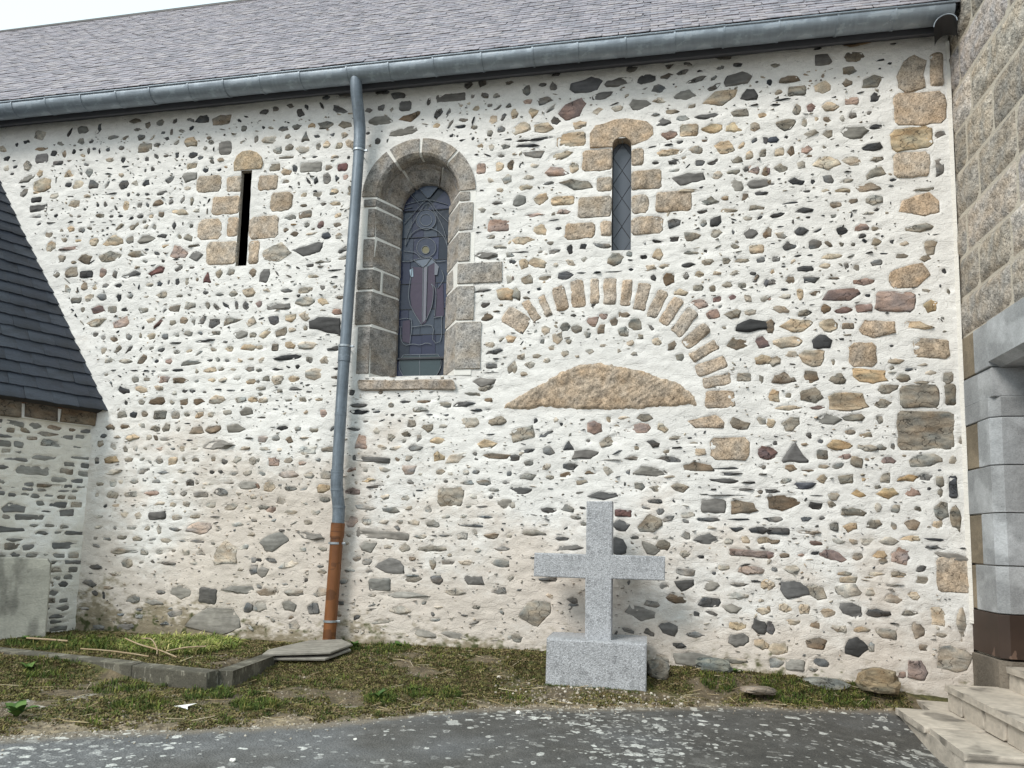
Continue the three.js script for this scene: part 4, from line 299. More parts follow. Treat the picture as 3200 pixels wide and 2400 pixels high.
104.7 189.6 14.9 11.3 n 20, 132.6 191.9 16.7 9.5 g, 149.6 193.3 18.2 6.3 n, 168.1 192.7 6.5 8.5 g, 91.7 179.2 6.9 1.8 k, 117.6 179.5 5.1 5.4 d -30, 92.2 174.2 3.1 3.6 d, 146.9 182.5 9.9 4.5 b, 158.0 180.3 8.2 5.9 t, 114.1 173.2 5.9 2.7 w, 125.5 175.5 4.2 3.2 d, 139.6 172.6 16.2 7.1 o,
159.3 170.1 13.5 5.3 n, 169.1 170.3 7.3 4.9 n, 176.7 171.8 4.5 6.3 d, 106.4 167.0 19.9 15.7 u 0 t, 126.4 165.0 7.9 7.3 g 0 r, 87.2 165.6 12.0 10.0 r, 142.7 163.4 9.1 5.0 p, 150.9 159.9 9.0 8.5 n, 173.3 160.8 11.3 5.8 r, 198.2 160.9 22.3 8.4 n 6, 185.5 164.2 4.8 2.3 n, 103.7 154.4 9.3 5.4 b,
115.0 153.1 9.7 4.1 b, 127.2 155.8 7.1 2.8 n, 137.2 156.7 8.3 4.1 g 18, 157.6 157.3 2.1 1.1 k, 99.7 144.9 9.3 4.1 n 15, 126.0 146.7 7.2 6.7 t, 142.3 146.4 11.2 7.1 n, 155.0 146.2 4.1 3.5 o, 170.9 147.8 7.4 7.2 n, 186.2 147.8 13.6 6.3 o, 199.0 148.7 9.5 5.7 d 15, 209.0 153.6 5.5 1.6 d,
111.9 140.6 16.4 5.9 u, 90.2 136.8 9.4 3.6 d, 88.0 133.2 3.4 2.7 d, 151.1 135.2 11.4 6.3 o -8, 172.6 135.9 13.7 9.6 o -6, 165.5 140.6 7.3 3.5 n, 189.8 137.0 10.3 6.6 p, 208.3 144.5 5.5 7.8 n, 208.4 136.7 3.9 6.5 n, 201.0 139.7 3.3 2.2 k 20, 217.2 141.1 5.8 16.0 u 0 r, 98.2 128.4 25.4 11.6 b,
121.2 125.6 12.9 6.3 k, 120.9 133.6 14.2 1.4 d, 134.0 132.9 9.1 7.0 n, 146.9 121.6 17.6 7.5 n, 164.9 125.0 5.3 7.5 w, 177.1 123.8 6.1 6.9 n, 193.0 124.5 5.2 3.4 n -20, 208.3 123.9 10.7 13.3 n, 206.8 113.6 7.8 6.0 t, 218.3 118.9 6.7 18.7 n, 91.2 115.0 13.6 4.4 d, 113.9 115.8 7.5 3.7 d,
126.0 116.9 6.3 2.8 d, 133.3 110.5 6.8 8.0 g, 145.6 110.3 11.8 8.0 t, 162.3 112.8 11.7 6.6 n -5, 175.5 111.7 4.8 5.2 w, 188.3 112.8 9.5 7.4 b, 93.6 106.0 16.1 5.3 k 0 r, 116.6 105.8 20.0 4.0 b -3, 90.1 98.0 9.8 4.1 b, 104.9 100.7 4.2 1.4 d, 120.1 97.6 9.9 3.5 r, 136.3 99.2 8.7 5.2 w,
147.4 99.9 7.3 4.8 w, 157.9 99.7 12.1 6.9 w, 172.4 100.5 12.0 5.7 w, 186.7 102.5 11.9 4.8 t -3, 206.0 102.1 18.0 2.2 k -4, 204.2 96.4 18.8 3.1 d, 87.9 87.7 6.8 5.8 r, 97.5 87.6 7.2 3.5 b, 110.9 88.2 9.2 3.1 p, 120.1 90.1 6.6 2.6 k 15, 132.8 88.3 16.4 8.0 r -10, 150.3 88.4 7.3 5.7 b,
165.7 90.0 8.8 5.7 o, 167.9 85.4 6.4 5.1 n, 180.4 89.6 11.9 11.9 p, 214.5 89.7 26.4 6.7 d -8, 90.2 77.1 4.7 4.0 d, 102.8 77.5 10.0 6.6 w, 193.5 80.6 6.3 4.2 d 30, 221.3 96.3 4.6 1.2 k, 140.3 75.2 13.0 3.4 t, 161.3 75.8 13.6 3.4 t, 177.2 76.3 9.5 3.4 n, 224.0 175.7 3.6 6.9 g,
217.9 161.8 5.5 6.9 w, 196.6 209.7 27.3 16.9 n 0 r, 217.8 210.7 7.5 15.9 n 0 r, 200.1 183.6 39.5 29.8 n 0 r, 215.2 76.7 22.4 26.0 T 0 r, -506.0 46.7 14.5 6.7 d -6, -511.2 37.1 8.0 2.5 b, -499.2 38.0 6.2 4.8 k, -490.0 36.3 2.4 6.2 k, -432.7 41.0 9.2 3.7 d, -459.5 33.3 11.7 6.7 g, -440.1 32.0 20.9 6.1 g -3,
-412.6 41.7 20.0 12.1 g -10, -385.7 39.6 16.9 14.0 k -5 r, -354.3 45.8 29.9 9.5 g, -402.6 30.9 6.8 2.0 d, -416.8 22.8 17.1 5.6 d 8, -452.9 24.9 9.3 3.1 d, -422.9 27.1 8.0 2.2 d 10, -509.9 23.6 10.8 3.1 d, -376.9 20.0 49.1 21.9 g, -346.1 31.2 9.9 8.9 d, -340.1 31.4 6.6 6.9 g, -471.6 24.1 4.7 2.2 d,
-424.1 13.9 12.6 5.0 g, -471.2 19.5 8.2 2.7 d, -486.5 43.2 10.7 3.1 w, -464.4 9.1 18.7 6.1 d, -495.1 7.7 17.9 6.1 d, -452.3 18.8 9.3 4.1 w, -336.6 49.4 6.6 4.6 d, -327.6 44.7 21.2 6.5 b, -304.3 45.1 15.0 5.5 g, -279.8 45.7 11.6 6.4 b, -312.8 52.2 5.4 3.2 d, -333.9 32.1 12.0 9.5 g,
-307.4 34.2 15.0 9.8 g, -286.2 32.8 11.1 8.4 d, -302.1 17.3 10.7 7.4 g, -260.4 37.9 6.3 3.1 k, -258.7 45.3 3.1 1.5 d, -253.4 32.7 2.7 1.3 k, -226.5 54.6 19.5 10.2 g 3 r, -205.2 47.2 42.5 8.2 g -2, -197.2 60.9 15.6 6.3 g, -176.6 60.6 12.0 7.2 u, -145.0 61.1 16.6 7.1 d, -160.4 50.3 19.7 5.6 n,
-123.4 53.0 13.5 6.1 d, -207.3 34.8 16.2 8.2 n, -233.3 45.7 7.2 2.5 b, -234.4 37.0 11.3 2.1 d 15, -225.8 38.8 6.1 1.5 k 35, -175.9 27.6 9.9 3.7 g, -187.5 16.7 19.9 7.5 g -6, -161.7 16.1 27.4 5.6 g -6, -141.6 27.2 14.5 2.4 d 12, -152.4 32.3 5.9 1.5 k, -173.3 38.0 8.9 1.9 w, -142.9 39.2 7.8 3.7 g,
-221.0 24.2 22.4 2.8 n 8, -113.9 15.5 5.7 5.5 g, -259.8 56.4 8.4 5.8 g, -63.1 47.8 9.3 5.5 d, -63.1 44.2 8.3 2.7 d, -73.3 45.2 5.6 2.0 k -20, -93.8 36.6 23.6 23.8 n, -1.0 47.5 13.3 7.1 d -3, -9.4 40.0 25.0 12.5 d -12, 18.1 51.8 22.9 6.8 b -5, 24.2 62.7 15.4 7.7 k 5, 42.5 63.8 16.0 8.8 g,
64.1 64.9 14.5 4.4 d, 76.0 67.5 7.6 2.1 k, 83.6 65.2 5.6 6.6 t, 41.6 50.5 16.4 6.2 d 6, 60.5 46.0 14.5 7.9 g -12, 44.1 42.2 12.9 2.6 d -18, 32.2 41.3 4.3 4.1 k, 61.0 56.5 17.1 6.1 w, 62.1 33.4 11.9 6.1 o, 10.6 28.5 13.2 8.8 d -15, 30.7 25.4 14.3 5.3 d, 62.8 23.0 13.6 9.5 d 5,
19.8 16.6 10.5 4.4 k -3, 79.0 33.7 10.9 10.4 k, 81.7 45.5 9.3 5.2 t, 80.5 19.6 9.2 7.7 t, -3.1 25.2 8.0 6.2 d -25, 7.5 61.2 7.1 4.5 d, -20.1 26.2 9.0 3.6 d -20, 30.2 6.7 24.2 9.6 g, 5.8 5.4 13.2 7.0 g -35, 61.0 7.4 18.6 4.3 n, -108.5 15.8 8.1 5.5 g, -80.2 63.7 23.5 3.7 d,
-107.4 54.5 5.7 1.9 d 15, 88.0 64.4 5.9 6.6 t, 106.3 62.0 19.9 12.1 d, 120.3 61.3 14.8 10.3 n -12, 142.4 62.5 15.4 9.4 w, 142.6 71.0 12.2 5.1 t, 158.0 73.2 12.1 2.6 t, 176.0 74.2 11.9 1.9 t, 172.6 68.2 15.9 3.1 g -2, 158.9 62.6 9.2 5.6 w, 174.3 58.1 11.9 6.8 b, 187.8 60.7 8.6 7.6 t,
194.4 72.3 8.5 6.1 n, 97.6 48.3 11.2 8.3 t, 111.2 48.4 8.3 7.4 t, 128.6 46.1 10.6 7.3 t, 143.8 48.9 17.0 9.4 d -10, 163.3 46.7 14.3 6.8 k, 184.6 48.0 11.0 4.2 n 8, 203.6 46.3 8.7 13.0 t, 85.6 46.6 2.5 5.2 t, 103.4 37.8 11.2 6.0 t, 119.0 36.8 8.6 6.0 b, 135.3 34.5 10.1 6.4 w,
151.4 34.4 11.2 3.9 t, 172.2 40.0 9.5 1.3 k, 168.4 32.3 15.0 6.9 n -6, 190.1 35.7 10.1 10.8 b, 86.7 32.8 5.9 9.5 u, 120.4 23.2 21.6 9.8 b -5, 146.6 21.2 16.0 14.7 k, 157.4 22.5 5.6 7.5 g, 193.2 23.6 5.9 4.6 b 0 r, 205.5 33.1 7.7 4.1 n, 214.1 16.3 19.1 19.7 n -5, 188.8 7.2 12.0 14.0 r -3,
177.8 3.3 6.7 5.8 r, 91.5 18.4 14.1 9.4 t, 90.1 7.2 10.8 8.5 g, 104.1 6.3 13.6 8.1 g -2 r, 122.6 9.0 10.2 8.4 d, 116.8 3.6 7.3 3.4 g, 219.6 41.2 6.9 23.1 n, -115.0 279.6 22.9 15.1 a -34 r, -102.0 287.2 20.3 7.5 a -56 r, -90.2 290.7 19.2 6.2 a -67 r, -77.6 296.5 21.7 10.5 a -76 r, -63.1 300.4 23.8 11.5 a -84 r,
-48.9 301.8 21.6 7.1 a -90 r, -36.5 301.0 22.9 10.4 a -91 r, -22.8 299.2 22.3 8.4 a -95 r, -10.5 295.7 23.4 10.8 a -102 r, 2.1 288.9 24.1 9.2 a -115 r, 13.0 282.4 24.2 9.2 a -123 r, 23.7 272.9 24.1 11.0 a -127 r, 32.8 261.1 23.7 9.5 a -140 r, 38.8 248.6 23.4 8.7 a -150 r, 44.3 236.1 24.6 9.9 a -161 r, 48.7 224.3 21.8 8.9 a -168 r, 50.9 209.0 23.0 13.5 a 0 r,
-393.9 399.8 28.7 17.0 T 0 r, -409.1 376.9 24.7 19.8 T 0 r, -384.6 377.9 13.1 18.0 T 0 r, -394.7 353.3 32.1 21.8 T 0 r, -412.8 421.5 24.9 16.1 T 0 r, -386.3 419.6 16.7 14.8 T 0 r, -352.4 418.8 18.8 14.7 T 0 r, -362.6 373.2 8.2 16.7 T 0 r, -362.3 352.1 10.5 22.2 T 0 r, -47.7 416.7 25.9 18.6 T 0 r, -14.8 416.2 10.5 14.3 T 0 r, -41.7 394.7 13.6 12.3 T 0 r,
-7.1 395.8 25.2 16.2 T 0 r, -49.7 375.0 28.2 18.3 T 0 r, -12.3 375.0 14.2 16.1 T 0 r, 15.0 375.2 28.9 17.0 T 0 r, -62.1 354.9 25.4 13.7 T 0 r, -39.9 355.6 9.2 13.1 T 0 r, -6.5 356.1 26.4 15.0 T 0 r, -42.6 341.0 17.3 5.2 d -8`;
// lead lines and coloured pieces of the arched window, metres
const CAMES = [[[-1.967,3.590],[-1.975,3.625],[-1.996,3.656],[-2.027,3.678],[-2.062,3.687],[-2.097,3.682],[-2.126,3.664],[-2.145,3.635],[-2.151,3.600],[-2.142,3.565],[-2.121,3.534],[-2.091,3.512],[-2.055,3.504],[-2.020,3.509],[-1.991,3.527],[-1.973,3.555],[-1.967,3.590]],
 [[-2.028,3.573],[-2.034,3.592],[-2.048,3.607],[-2.067,3.613],[-2.086,3.609],[-2.099,3.596],[-2.104,3.577],[-2.098,3.558],[-2.084,3.543],[-2.064,3.537],[-2.046,3.541],[-2.032,3.554],[-2.028,3.573]],
 [[-1.976,3.859],[-1.985,3.896],[-2.007,3.928],[-2.038,3.951],[-2.075,3.961],[-2.112,3.956],[-2.142,3.937],[-2.162,3.907],[-2.168,3.871],[-2.159,3.834],[-2.137,3.801],[-2.105,3.779],[-2.068,3.769],[-2.032,3.774],[-2.002,3.793],[-1.982,3.823],[-1.976,3.859]],
 [[-2.014,3.857],[-2.023,3.886],[-2.045,3.908],[-2.074,3.917],[-2.102,3.912],[-2.122,3.892],[-2.129,3.864],[-2.120,3.834],[-2.098,3.812],[-2.069,3.803],[-2.041,3.809],[-2.021,3.828],[-2.014,3.857]],
 [[-2.264,3.630],[-2.254,3.709],[-2.210,3.818],[-2.135,3.941],[-2.067,4.032],[-1.992,3.931],[-1.924,3.816],[-1.881,3.703],[-1.857,3.584]],
 [[-2.283,3.838],[-2.230,3.899],[-2.183,3.944],[-2.068,4.056],[-1.960,3.929],[-1.859,3.828]],
 [[-2.259,3.630],[-2.237,3.692],[-2.176,3.760],[-2.066,3.785],[-1.954,3.747],[-1.888,3.672],[-1.862,3.608]],
 [[-2.277,3.575],[-2.224,3.565],[-2.168,3.554],[-2.102,3.492]],
 [[-2.008,3.498],[-1.959,3.456],[-1.873,3.460]],
 [[-2.173,3.483],[-2.083,3.412],[-2.008,3.498]],
 [[-2.173,3.483],[-2.102,3.495],[-2.008,3.498]],
 [[-2.083,3.412],[-2.071,2.887]],
 [[-2.044,3.417],[-2.041,2.916]],
 [[-2.079,2.871],[-2.179,3.030],[-2.211,3.124],[-2.187,3.421]],
 [[-2.033,2.916],[-1.984,3.053],[-1.982,3.224],[-1.999,3.248]],
 [[-1.999,3.248],[-1.958,3.207],[-1.956,2.944]],
 [[-2.172,2.851],[-1.969,2.852],[-1.968,2.737],[-1.948,2.699],[-1.916,2.690],[-1.890,2.727],[-1.891,2.942]],
 [[-1.964,2.932],[-1.879,2.941]],
 [[-2.294,2.925],[-2.183,2.929],[-2.182,2.690]],
 [[-2.291,2.855],[-2.264,2.854]],
 [[-2.275,2.847],[-2.262,2.723],[-2.228,2.684],[-2.150,2.692],[-2.087,2.680],[-2.025,2.698],[-1.978,2.684]],
 [[-2.284,3.473],[-2.212,3.469],[-2.173,3.483]],
 [[-1.906,3.376],[-1.883,3.297],[-1.935,3.206]],
 [[-1.868,3.072],[-1.855,3.071]],
 [[-2.209,3.993],[-2.281,3.982]],
 [[-2.238,4.124],[-2.138,4.013]],
 [[-2.275,4.022],[-2.068,4.056],[-1.868,3.995]],
 [[-2.240,2.592],[-2.270,2.539],[-2.275,2.478],[-2.233,2.400]],
 [[-1.913,2.591],[-1.883,2.537],[-1.885,2.469],[-1.921,2.394]],
 [[-2.240,2.592],[-1.913,2.591]],
 [[-2.233,2.400],[-1.921,2.394]],
 [[-2.084,2.588],[-2.076,2.397]],
 [[-2.160,4.183],[-2.110,4.123],[-2.060,4.071],[-2.014,4.116],[-1.966,4.177]],
 [[-2.160,4.183],[-2.065,4.208],[-1.966,4.177]]];
const PANES = [['robe','#4a4152',[[-2.187,3.421],[-2.083,3.412],[-2.044,3.417],[-1.967,3.457],[-1.966,3.207],[-1.984,3.053],[-2.040,2.893],[-2.079,2.871],[-2.179,3.030],[-2.200,3.155]]],
 ['robe_side','#453c4e',[[-2.261,2.909],[-2.191,2.922],[-2.182,2.698],[-2.258,2.723]]],
 ['robe_side','#463d50',[[-1.958,3.199],[-1.889,3.250],[-1.871,2.949],[-1.953,2.936]]],
 ['collar','#6d7684',[[-2.173,3.483],[-2.008,3.498],[-1.967,3.457],[-2.044,3.417],[-2.083,3.412]]],
 ['stole','#7b7b86',[[-2.083,3.412],[-2.044,3.417],[-2.041,2.916],[-2.071,2.887]]],
 ['halo','#3d4456',[[-1.972,3.590],[-1.979,3.624],[-1.999,3.653],[-2.028,3.673],[-2.062,3.682],[-2.095,3.677],[-2.123,3.660],[-2.141,3.633],[-2.146,3.600],[-2.138,3.566],[-2.118,3.537],[-2.089,3.517],[-2.055,3.508],[-2.022,3.513],[-1.995,3.530],[-1.977,3.558],[-1.972,3.590]]],
 ['face','#77735c',[[-2.029,3.573],[-2.035,3.591],[-2.049,3.605],[-2.067,3.611],[-2.085,3.607],[-2.098,3.595],[-2.102,3.577],[-2.097,3.559],[-2.083,3.545],[-2.064,3.539],[-2.046,3.543],[-2.034,3.555],[-2.029,3.573]]],
 ['roundel','#434c5e',[[-1.980,3.859],[-1.988,3.895],[-2.009,3.926],[-2.040,3.948],[-2.075,3.957],[-2.110,3.953],[-2.140,3.935],[-2.159,3.906],[-2.164,3.871],[-2.156,3.835],[-2.135,3.804],[-2.104,3.782],[-2.068,3.773],[-2.033,3.777],[-2.004,3.796],[-1.985,3.824],[-1.980,3.859]]],
 ['hand','#9fb4c4',[[-2.213,3.391],[-2.181,3.408],[-2.175,3.326],[-2.200,3.324]]],
 ['crest','#566072',[[-2.160,4.183],[-2.065,4.208],[-1.966,4.177],[-2.014,4.116],[-2.060,4.071],[-2.110,4.123]]],
 ['sleeve','#767b86',[[-1.975,3.457],[-1.934,3.408],[-1.947,3.331],[-1.973,3.332]]],
 ['lower_panel','#3f4d52',[[-2.253,2.584],[-1.910,2.583],[-1.888,2.530],[-1.890,2.462],[-1.921,2.397],[-2.230,2.403],[-2.267,2.478],[-2.267,2.539]]]];

// =====================================================================
// THE NAVE
// =====================================================================
const nave = thing('church_nave', 'long church nave with white mortared rubble stone wall and grey slate roof', 'church');
const WX0 = -6.8, WX1 = 2.262, WY0 = -0.22, WY1 = 5.06;
const wallZ = (x, y) => 0.012 * (fbm(x * 1.6 + 40, y * 1.9 + 40, 3, 61) - 0.5) * 2 + 0.007 * (fbm(x * 9 + 9, y * 16 + 9, 3, 63) - 0.5) * 2;
const inArch = (x, y, half) => Math.abs(x + 2.06) < half && y > 2.33 && (y < 3.96 || Math.hypot(x + 2.06, y - 3.96) < half);
const SLIT_R = [-0.355, -0.195, 3.36, 4.27], SLIT_L = [-3.80, -3.69, 3.40, 4.32];
const stones = [];
{
  const rnd = rngOf(77);
  for (const e of STONES.split(',')) {
    const t = e.trim().split(/\s+/); if (t.length < 5) continue;
    const [x, y, w0, h0] = t.slice(0, 4).map((v) => v / 100), c = t[4], rot = +(t[5] ?? 0), sh = t[6] ?? 'o', w = w0 * (sh === 'o' ? 1.03 : 1), h = h0 * (sh === 'o' ? 0.98 : 1);
    if (inArch(x, y, 0.47)) continue;
    let pts = stonePoly(w, h, rot, sh, rnd);
    for (const S of [SLIT_R, SLIT_L]) if (y > S[2] - 0.02 && y < S[3] + 0.1 && x + w > S[0] && x - w < S[1]) { const left = x < (S[0] + S[1]) / 2; pts = pts.map(([a, b]) => [left ? Math.min(a, S[0] - 0.002 - x) : Math.max(a, S[1] + 0.002 - x), b]); }
    stones.push({ x, y, w, h, c, pts, area: w * h, min: Math.min(w, h), seed: Math.floor(rnd() * 1e6) });
  }
}
{ // slivers and chips wedged in the mortar between the larger stones
  const rnd = rngOf(4242), cell = new Map(), key = (x, y) => Math.floor(x / 0.3) * 1000 + Math.floor(y / 0.3);
  const reg = (s) => { const R = Math.max(s.w, s.h) / 2 + 0.02; for (let x = Math.floor((s.x - R) / 0.3); x <= Math.floor((s.x + R) / 0.3); x++) for (let y = Math.floor((s.y - R) / 0.3); y <= Math.floor((s.y + R) / 0.3); y++) { const k = x * 1000 + y; if (!cell.has(k)) cell.set(k, []); cell.get(k).push(s); } };
  stones.forEach(reg);
  const clear = (x, y, w, h) => !(cell.get(key(x, y)) ?? []).some((s) => Math.abs(s.x - x) < (s.w + w) / 2 + 0.004 && Math.abs(s.y - y) < (s.h + h) / 2 + 0.004);
  for (let i = 0; i < 9000; i++) {
    const x = lerp(-5.9, 2.15, rnd()), y = lerp(0.12, 4.8, rnd()), thin = rnd() < 0.7, w = 0.014 + 0.068 * rnd() * rnd(), h = thin ? 0.004 + 0.006 * rnd() : w * (0.4 + 0.3 * rnd()), rot = thin ? (rnd() - 0.5) * 30 : (rnd() - 0.5) * 120;
    const c = 'kkddggnnwwtb'[Math.floor(rnd() * 12)], pr = rnd();
    if (inArch(x, y, 0.6) || y < 4.27 - (x + 6.43) * 1.61 + 0.25 && x < -4.9 || Math.hypot(x + 0.46, y - 1.95) < 0.9 && y > 1.95 && y < 2.5 || x > 1.75 && pr < 0.6 || x > -0.6 && x < 0.1 && y > 3.2 && y < 4.6 || x > -3.9 && x < -3.58 && y > 3.32 && y < 4.55 || !clear(x, y, w, h)) continue;
    if (fbm(x * 1.5 + 5, y * 2 + 5, 3, 47) < 0.33) continue;
    const s = { x, y, w, h, c, pts: stonePoly(w, h, rot, 'o', rnd), area: w * h, min: Math.min(w, h), seed: Math.floor(rnd() * 1e6) }; stones.push(s); reg(s);
  }
}
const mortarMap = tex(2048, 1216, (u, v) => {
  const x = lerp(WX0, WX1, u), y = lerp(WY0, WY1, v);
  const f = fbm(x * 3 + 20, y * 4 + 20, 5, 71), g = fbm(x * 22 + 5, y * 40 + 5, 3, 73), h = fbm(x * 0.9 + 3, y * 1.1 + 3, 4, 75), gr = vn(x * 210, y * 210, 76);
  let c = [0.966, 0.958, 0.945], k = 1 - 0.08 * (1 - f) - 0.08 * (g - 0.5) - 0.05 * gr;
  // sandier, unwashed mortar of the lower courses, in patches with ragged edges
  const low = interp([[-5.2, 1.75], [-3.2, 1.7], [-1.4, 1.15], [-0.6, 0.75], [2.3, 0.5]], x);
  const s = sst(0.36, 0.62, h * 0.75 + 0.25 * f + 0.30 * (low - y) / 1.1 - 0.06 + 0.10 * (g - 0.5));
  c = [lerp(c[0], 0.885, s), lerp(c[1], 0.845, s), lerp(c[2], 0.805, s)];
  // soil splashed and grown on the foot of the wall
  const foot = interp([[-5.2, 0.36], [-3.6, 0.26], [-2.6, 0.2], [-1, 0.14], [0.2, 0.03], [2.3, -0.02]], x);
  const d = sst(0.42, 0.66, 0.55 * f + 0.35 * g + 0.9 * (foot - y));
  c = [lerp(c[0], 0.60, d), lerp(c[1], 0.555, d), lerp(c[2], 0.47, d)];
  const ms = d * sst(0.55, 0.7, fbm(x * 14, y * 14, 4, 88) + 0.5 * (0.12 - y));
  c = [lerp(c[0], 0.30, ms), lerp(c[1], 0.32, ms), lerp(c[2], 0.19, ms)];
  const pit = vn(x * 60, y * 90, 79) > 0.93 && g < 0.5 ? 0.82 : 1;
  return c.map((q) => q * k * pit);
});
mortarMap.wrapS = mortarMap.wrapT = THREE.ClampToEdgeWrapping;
const mortarBump = tex(1024, 1024, (u, v) => { const w = fbm(u * 7, v * 16, 5, 91, 7, 16), q = vn(u * 160, v * 160, 92, 160), tr = Math.abs(fbm(u * 5, v * 12, 3, 93, 5, 12) - 0.5); return 0.62 * w + 0.14 * q + (tr < 0.02 ? 0.1 : 0.22); }, false);
const mortarBumpFine = mortarBump;
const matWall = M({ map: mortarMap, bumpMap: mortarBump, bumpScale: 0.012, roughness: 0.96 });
const matMortar = M({ color: '#eceae5', bumpMap: mortarBump, bumpScale: 0.008, roughness: 0.96 });
let wall;
{
  const step = 0.0125, xs = [], ys = [];
  for (let x = WX0; x < WX1; x += step) xs.push(x); xs.push(WX1);
  for (let y = WY0; y < WY1; y += step) ys.push(y); ys.push(WY1);
  const snap = (a, v) => { let b = 0; a.forEach((q, i) => { if (Math.abs(q - v) < Math.abs(a[b] - v)) b = i; }); a[b] = v; };
  for (const s of [SLIT_R, SLIT_L]) { snap(xs, s[0]); snap(xs, s[1]); snap(ys, s[2]); snap(ys, s[3]); }
  const nx = xs.length, ny = ys.length, Z = new Float32Array(nx * ny);
  for (let j = 0; j < ny; j++) for (let i = 0; i < nx; i++) Z[j * nx + i] = wallZ(xs[i], ys[j]);
  for (const s of stones) {
    if (s.min < 0.022 || s.c === 'w') continue;
    const R = Math.max(s.w, s.h) * 0.62 + 0.02;
    const i0 = Math.max(0, Math.floor((s.x - R - WX0) / step)), i1 = Math.min(nx - 1, Math.ceil((s.x + R - WX0) / step)), j0 = Math.max(0, Math.floor((s.y - R - WY0) / step)), j1 = Math.min(ny - 1, Math.ceil((s.y + R - WY0) / step));
    for (let j = j0; j <= j1; j++) for (let i = i0; i <= i1; i++) {
      const d = distIn(s.pts, xs[i] - s.x, ys[j] - s.y); if (d < -0.03) continue;
      const un = Math.max(0, 0.0 + 1.65 * fbm(xs[i] * 24, ys[j] * 34, 2, 66)); Z[j * nx + i] -= 0.010 * un * sst(-0.006, 0.006, d + 0.007 * (vn(xs[i] * 60, ys[j] * 60, 67) - 0.5));
    }
  }
  const pos = new Float32Array(nx * ny * 3), uv = new Float32Array(nx * ny * 2), idx = [];
  for (let j = 0; j < ny; j++) for (let i = 0; i < nx; i++) { const k = j * nx + i; pos.set([xs[i], ys[j], Z[k]], 3 * k); uv.set([xs[i], ys[j]], 2 * k); }
  const inS = (s, x, y) => x > s[0] && x < s[1] && y > s[2] && y < s[3] + (s === SLIT_R ? 0.07 : 0);
  for (let j = 0; j < ny - 1; j++) for (let i = 0; i < nx - 1; i++) {
    const x = (xs[i] + xs[i + 1]) / 2, y = (ys[j] + ys[j + 1]) / 2;
    if (inArch(x, y, 0.43) || inS(SLIT_R, x, y) || inS(SLIT_L, x, y)) continue;
    const a = j * nx + i; idx.push(a, a + 1, a + nx + 1, a, a + nx + 1, a + nx);
  }
  const g = new THREE.BufferGeometry(); g.setAttribute('position', new THREE.BufferAttribute(pos, 3)); g.setAttribute('uv', new THREE.BufferAttribute(uv, 2)); g.setIndex(idx); g.computeVertexNormals();
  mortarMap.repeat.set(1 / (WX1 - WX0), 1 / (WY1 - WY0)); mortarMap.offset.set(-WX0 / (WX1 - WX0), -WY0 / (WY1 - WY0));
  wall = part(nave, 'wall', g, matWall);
}
{
  const order = [...stones].sort((a, b) => b.area - a.area), rest = [];
  order.forEach((s, i) => {
    const rnd = rngOf(s.seed), big = i < 298;
    const proud = s.c === 'w' ? 0.002 + 0.005 * rnd() : 'Ta'.includes(s.c) ? 0.001 + 0.007 * rnd() : (s.area > 0.006 ? -0.002 : -0.004) + 0.009 * rnd() + ('ku'.includes(s.c) && s.area > 0.004 ? 0.004 : 0);
    const cc = stoneColor(s.c, rnd), film = (s.x < -1.1 && s.y < 1.8 ? 0.12 + 0.38 * rnd() : s.y < 0.9 ? 0.08 + 0.28 * rnd() : 0.02 + 0.24 * rnd()) * (s.c === 'k' ? 0.35 : 1);   // lime left on the stone by the pointing
    cc.lerp(new THREE.Color(0.98, 0.90, 0.80), film);
    const g = stoneGeo(s.pts, s.x, s.y, wallZ, proud + (s.min < 0.022 ? 0.003 : 0), cc, rnd, big);
    if (big) part(wall, s.c === 'a' ? 'arch_stone' : 'stone', g, stoneMat(s.c)); else rest.push(g);
  });
  const m = part(wall, 'small_stones', mergeGeometries(rest), matRub); m.userData.kind = 'stuff';
}
// rough block filling the blind arch
{
  const out = [[-1.28, 2.02], [-1.24, 2.10], [-1.12, 2.16], [-0.9, 2.28], [-0.76, 2.36], [-0.64, 2.405], [-0.48, 2.43], [-0.34, 2.42], [-0.22, 2.385], [0.01, 2.325], [0.21, 2.24], [0.33, 2.13], [0.36, 2.02], [0.14, 2.02], [-0.11, 2.0], [-0.37, 1.99], [-0.63, 2.0], [-0.9, 2.02], [-1.03, 2.0]];
  const pos = [], idx = [], uv = [], st = 0.014, map = new Map();
  const z = (x, y, d) => wallZ(x, y) - 0.02 + 0.036 * sst(-0.004, 0.05, d + 0.03 * (fbm(x * 18, y * 18, 3, 35) - 0.5)) + 0.026 * (fbm(x * 44, y * 60, 3, 33) - 0.5) * sst(0, 0.03, d);
  const q = (i, j) => { const k = i * 1000 + j; if (!map.has(k)) { const x = -1.3 + i * st, y = 1.96 + j * st; map.set(k, pos.length / 3); pos.push(x, y, z(x, y, distIn(out, x, y))); uv.push(x, y); } return map.get(k); };
  for (let i = 0; i < 122; i++) for (let j = 0; j < 38; j++) if (distIn(out, -1.3 + (i + 0.5) * st, 1.96 + (j + 0.5) * st) > -0.016) { const a = q(i, j), b = q(i + 1, j), c = q(i + 1, j + 1), d = q(i, j + 1); idx.push(a, b, c, a, c, d); }
  const g = geoOf(pos, idx); g.setAttribute('uv', new THREE.BufferAttribute(new Float32Array(uv), 2)); tint(g, stoneColor('T', () => 0.5));
  part(wall, 'infill_stone', g, matGran, 'rough ochre granite mound filling the blind arch');
}
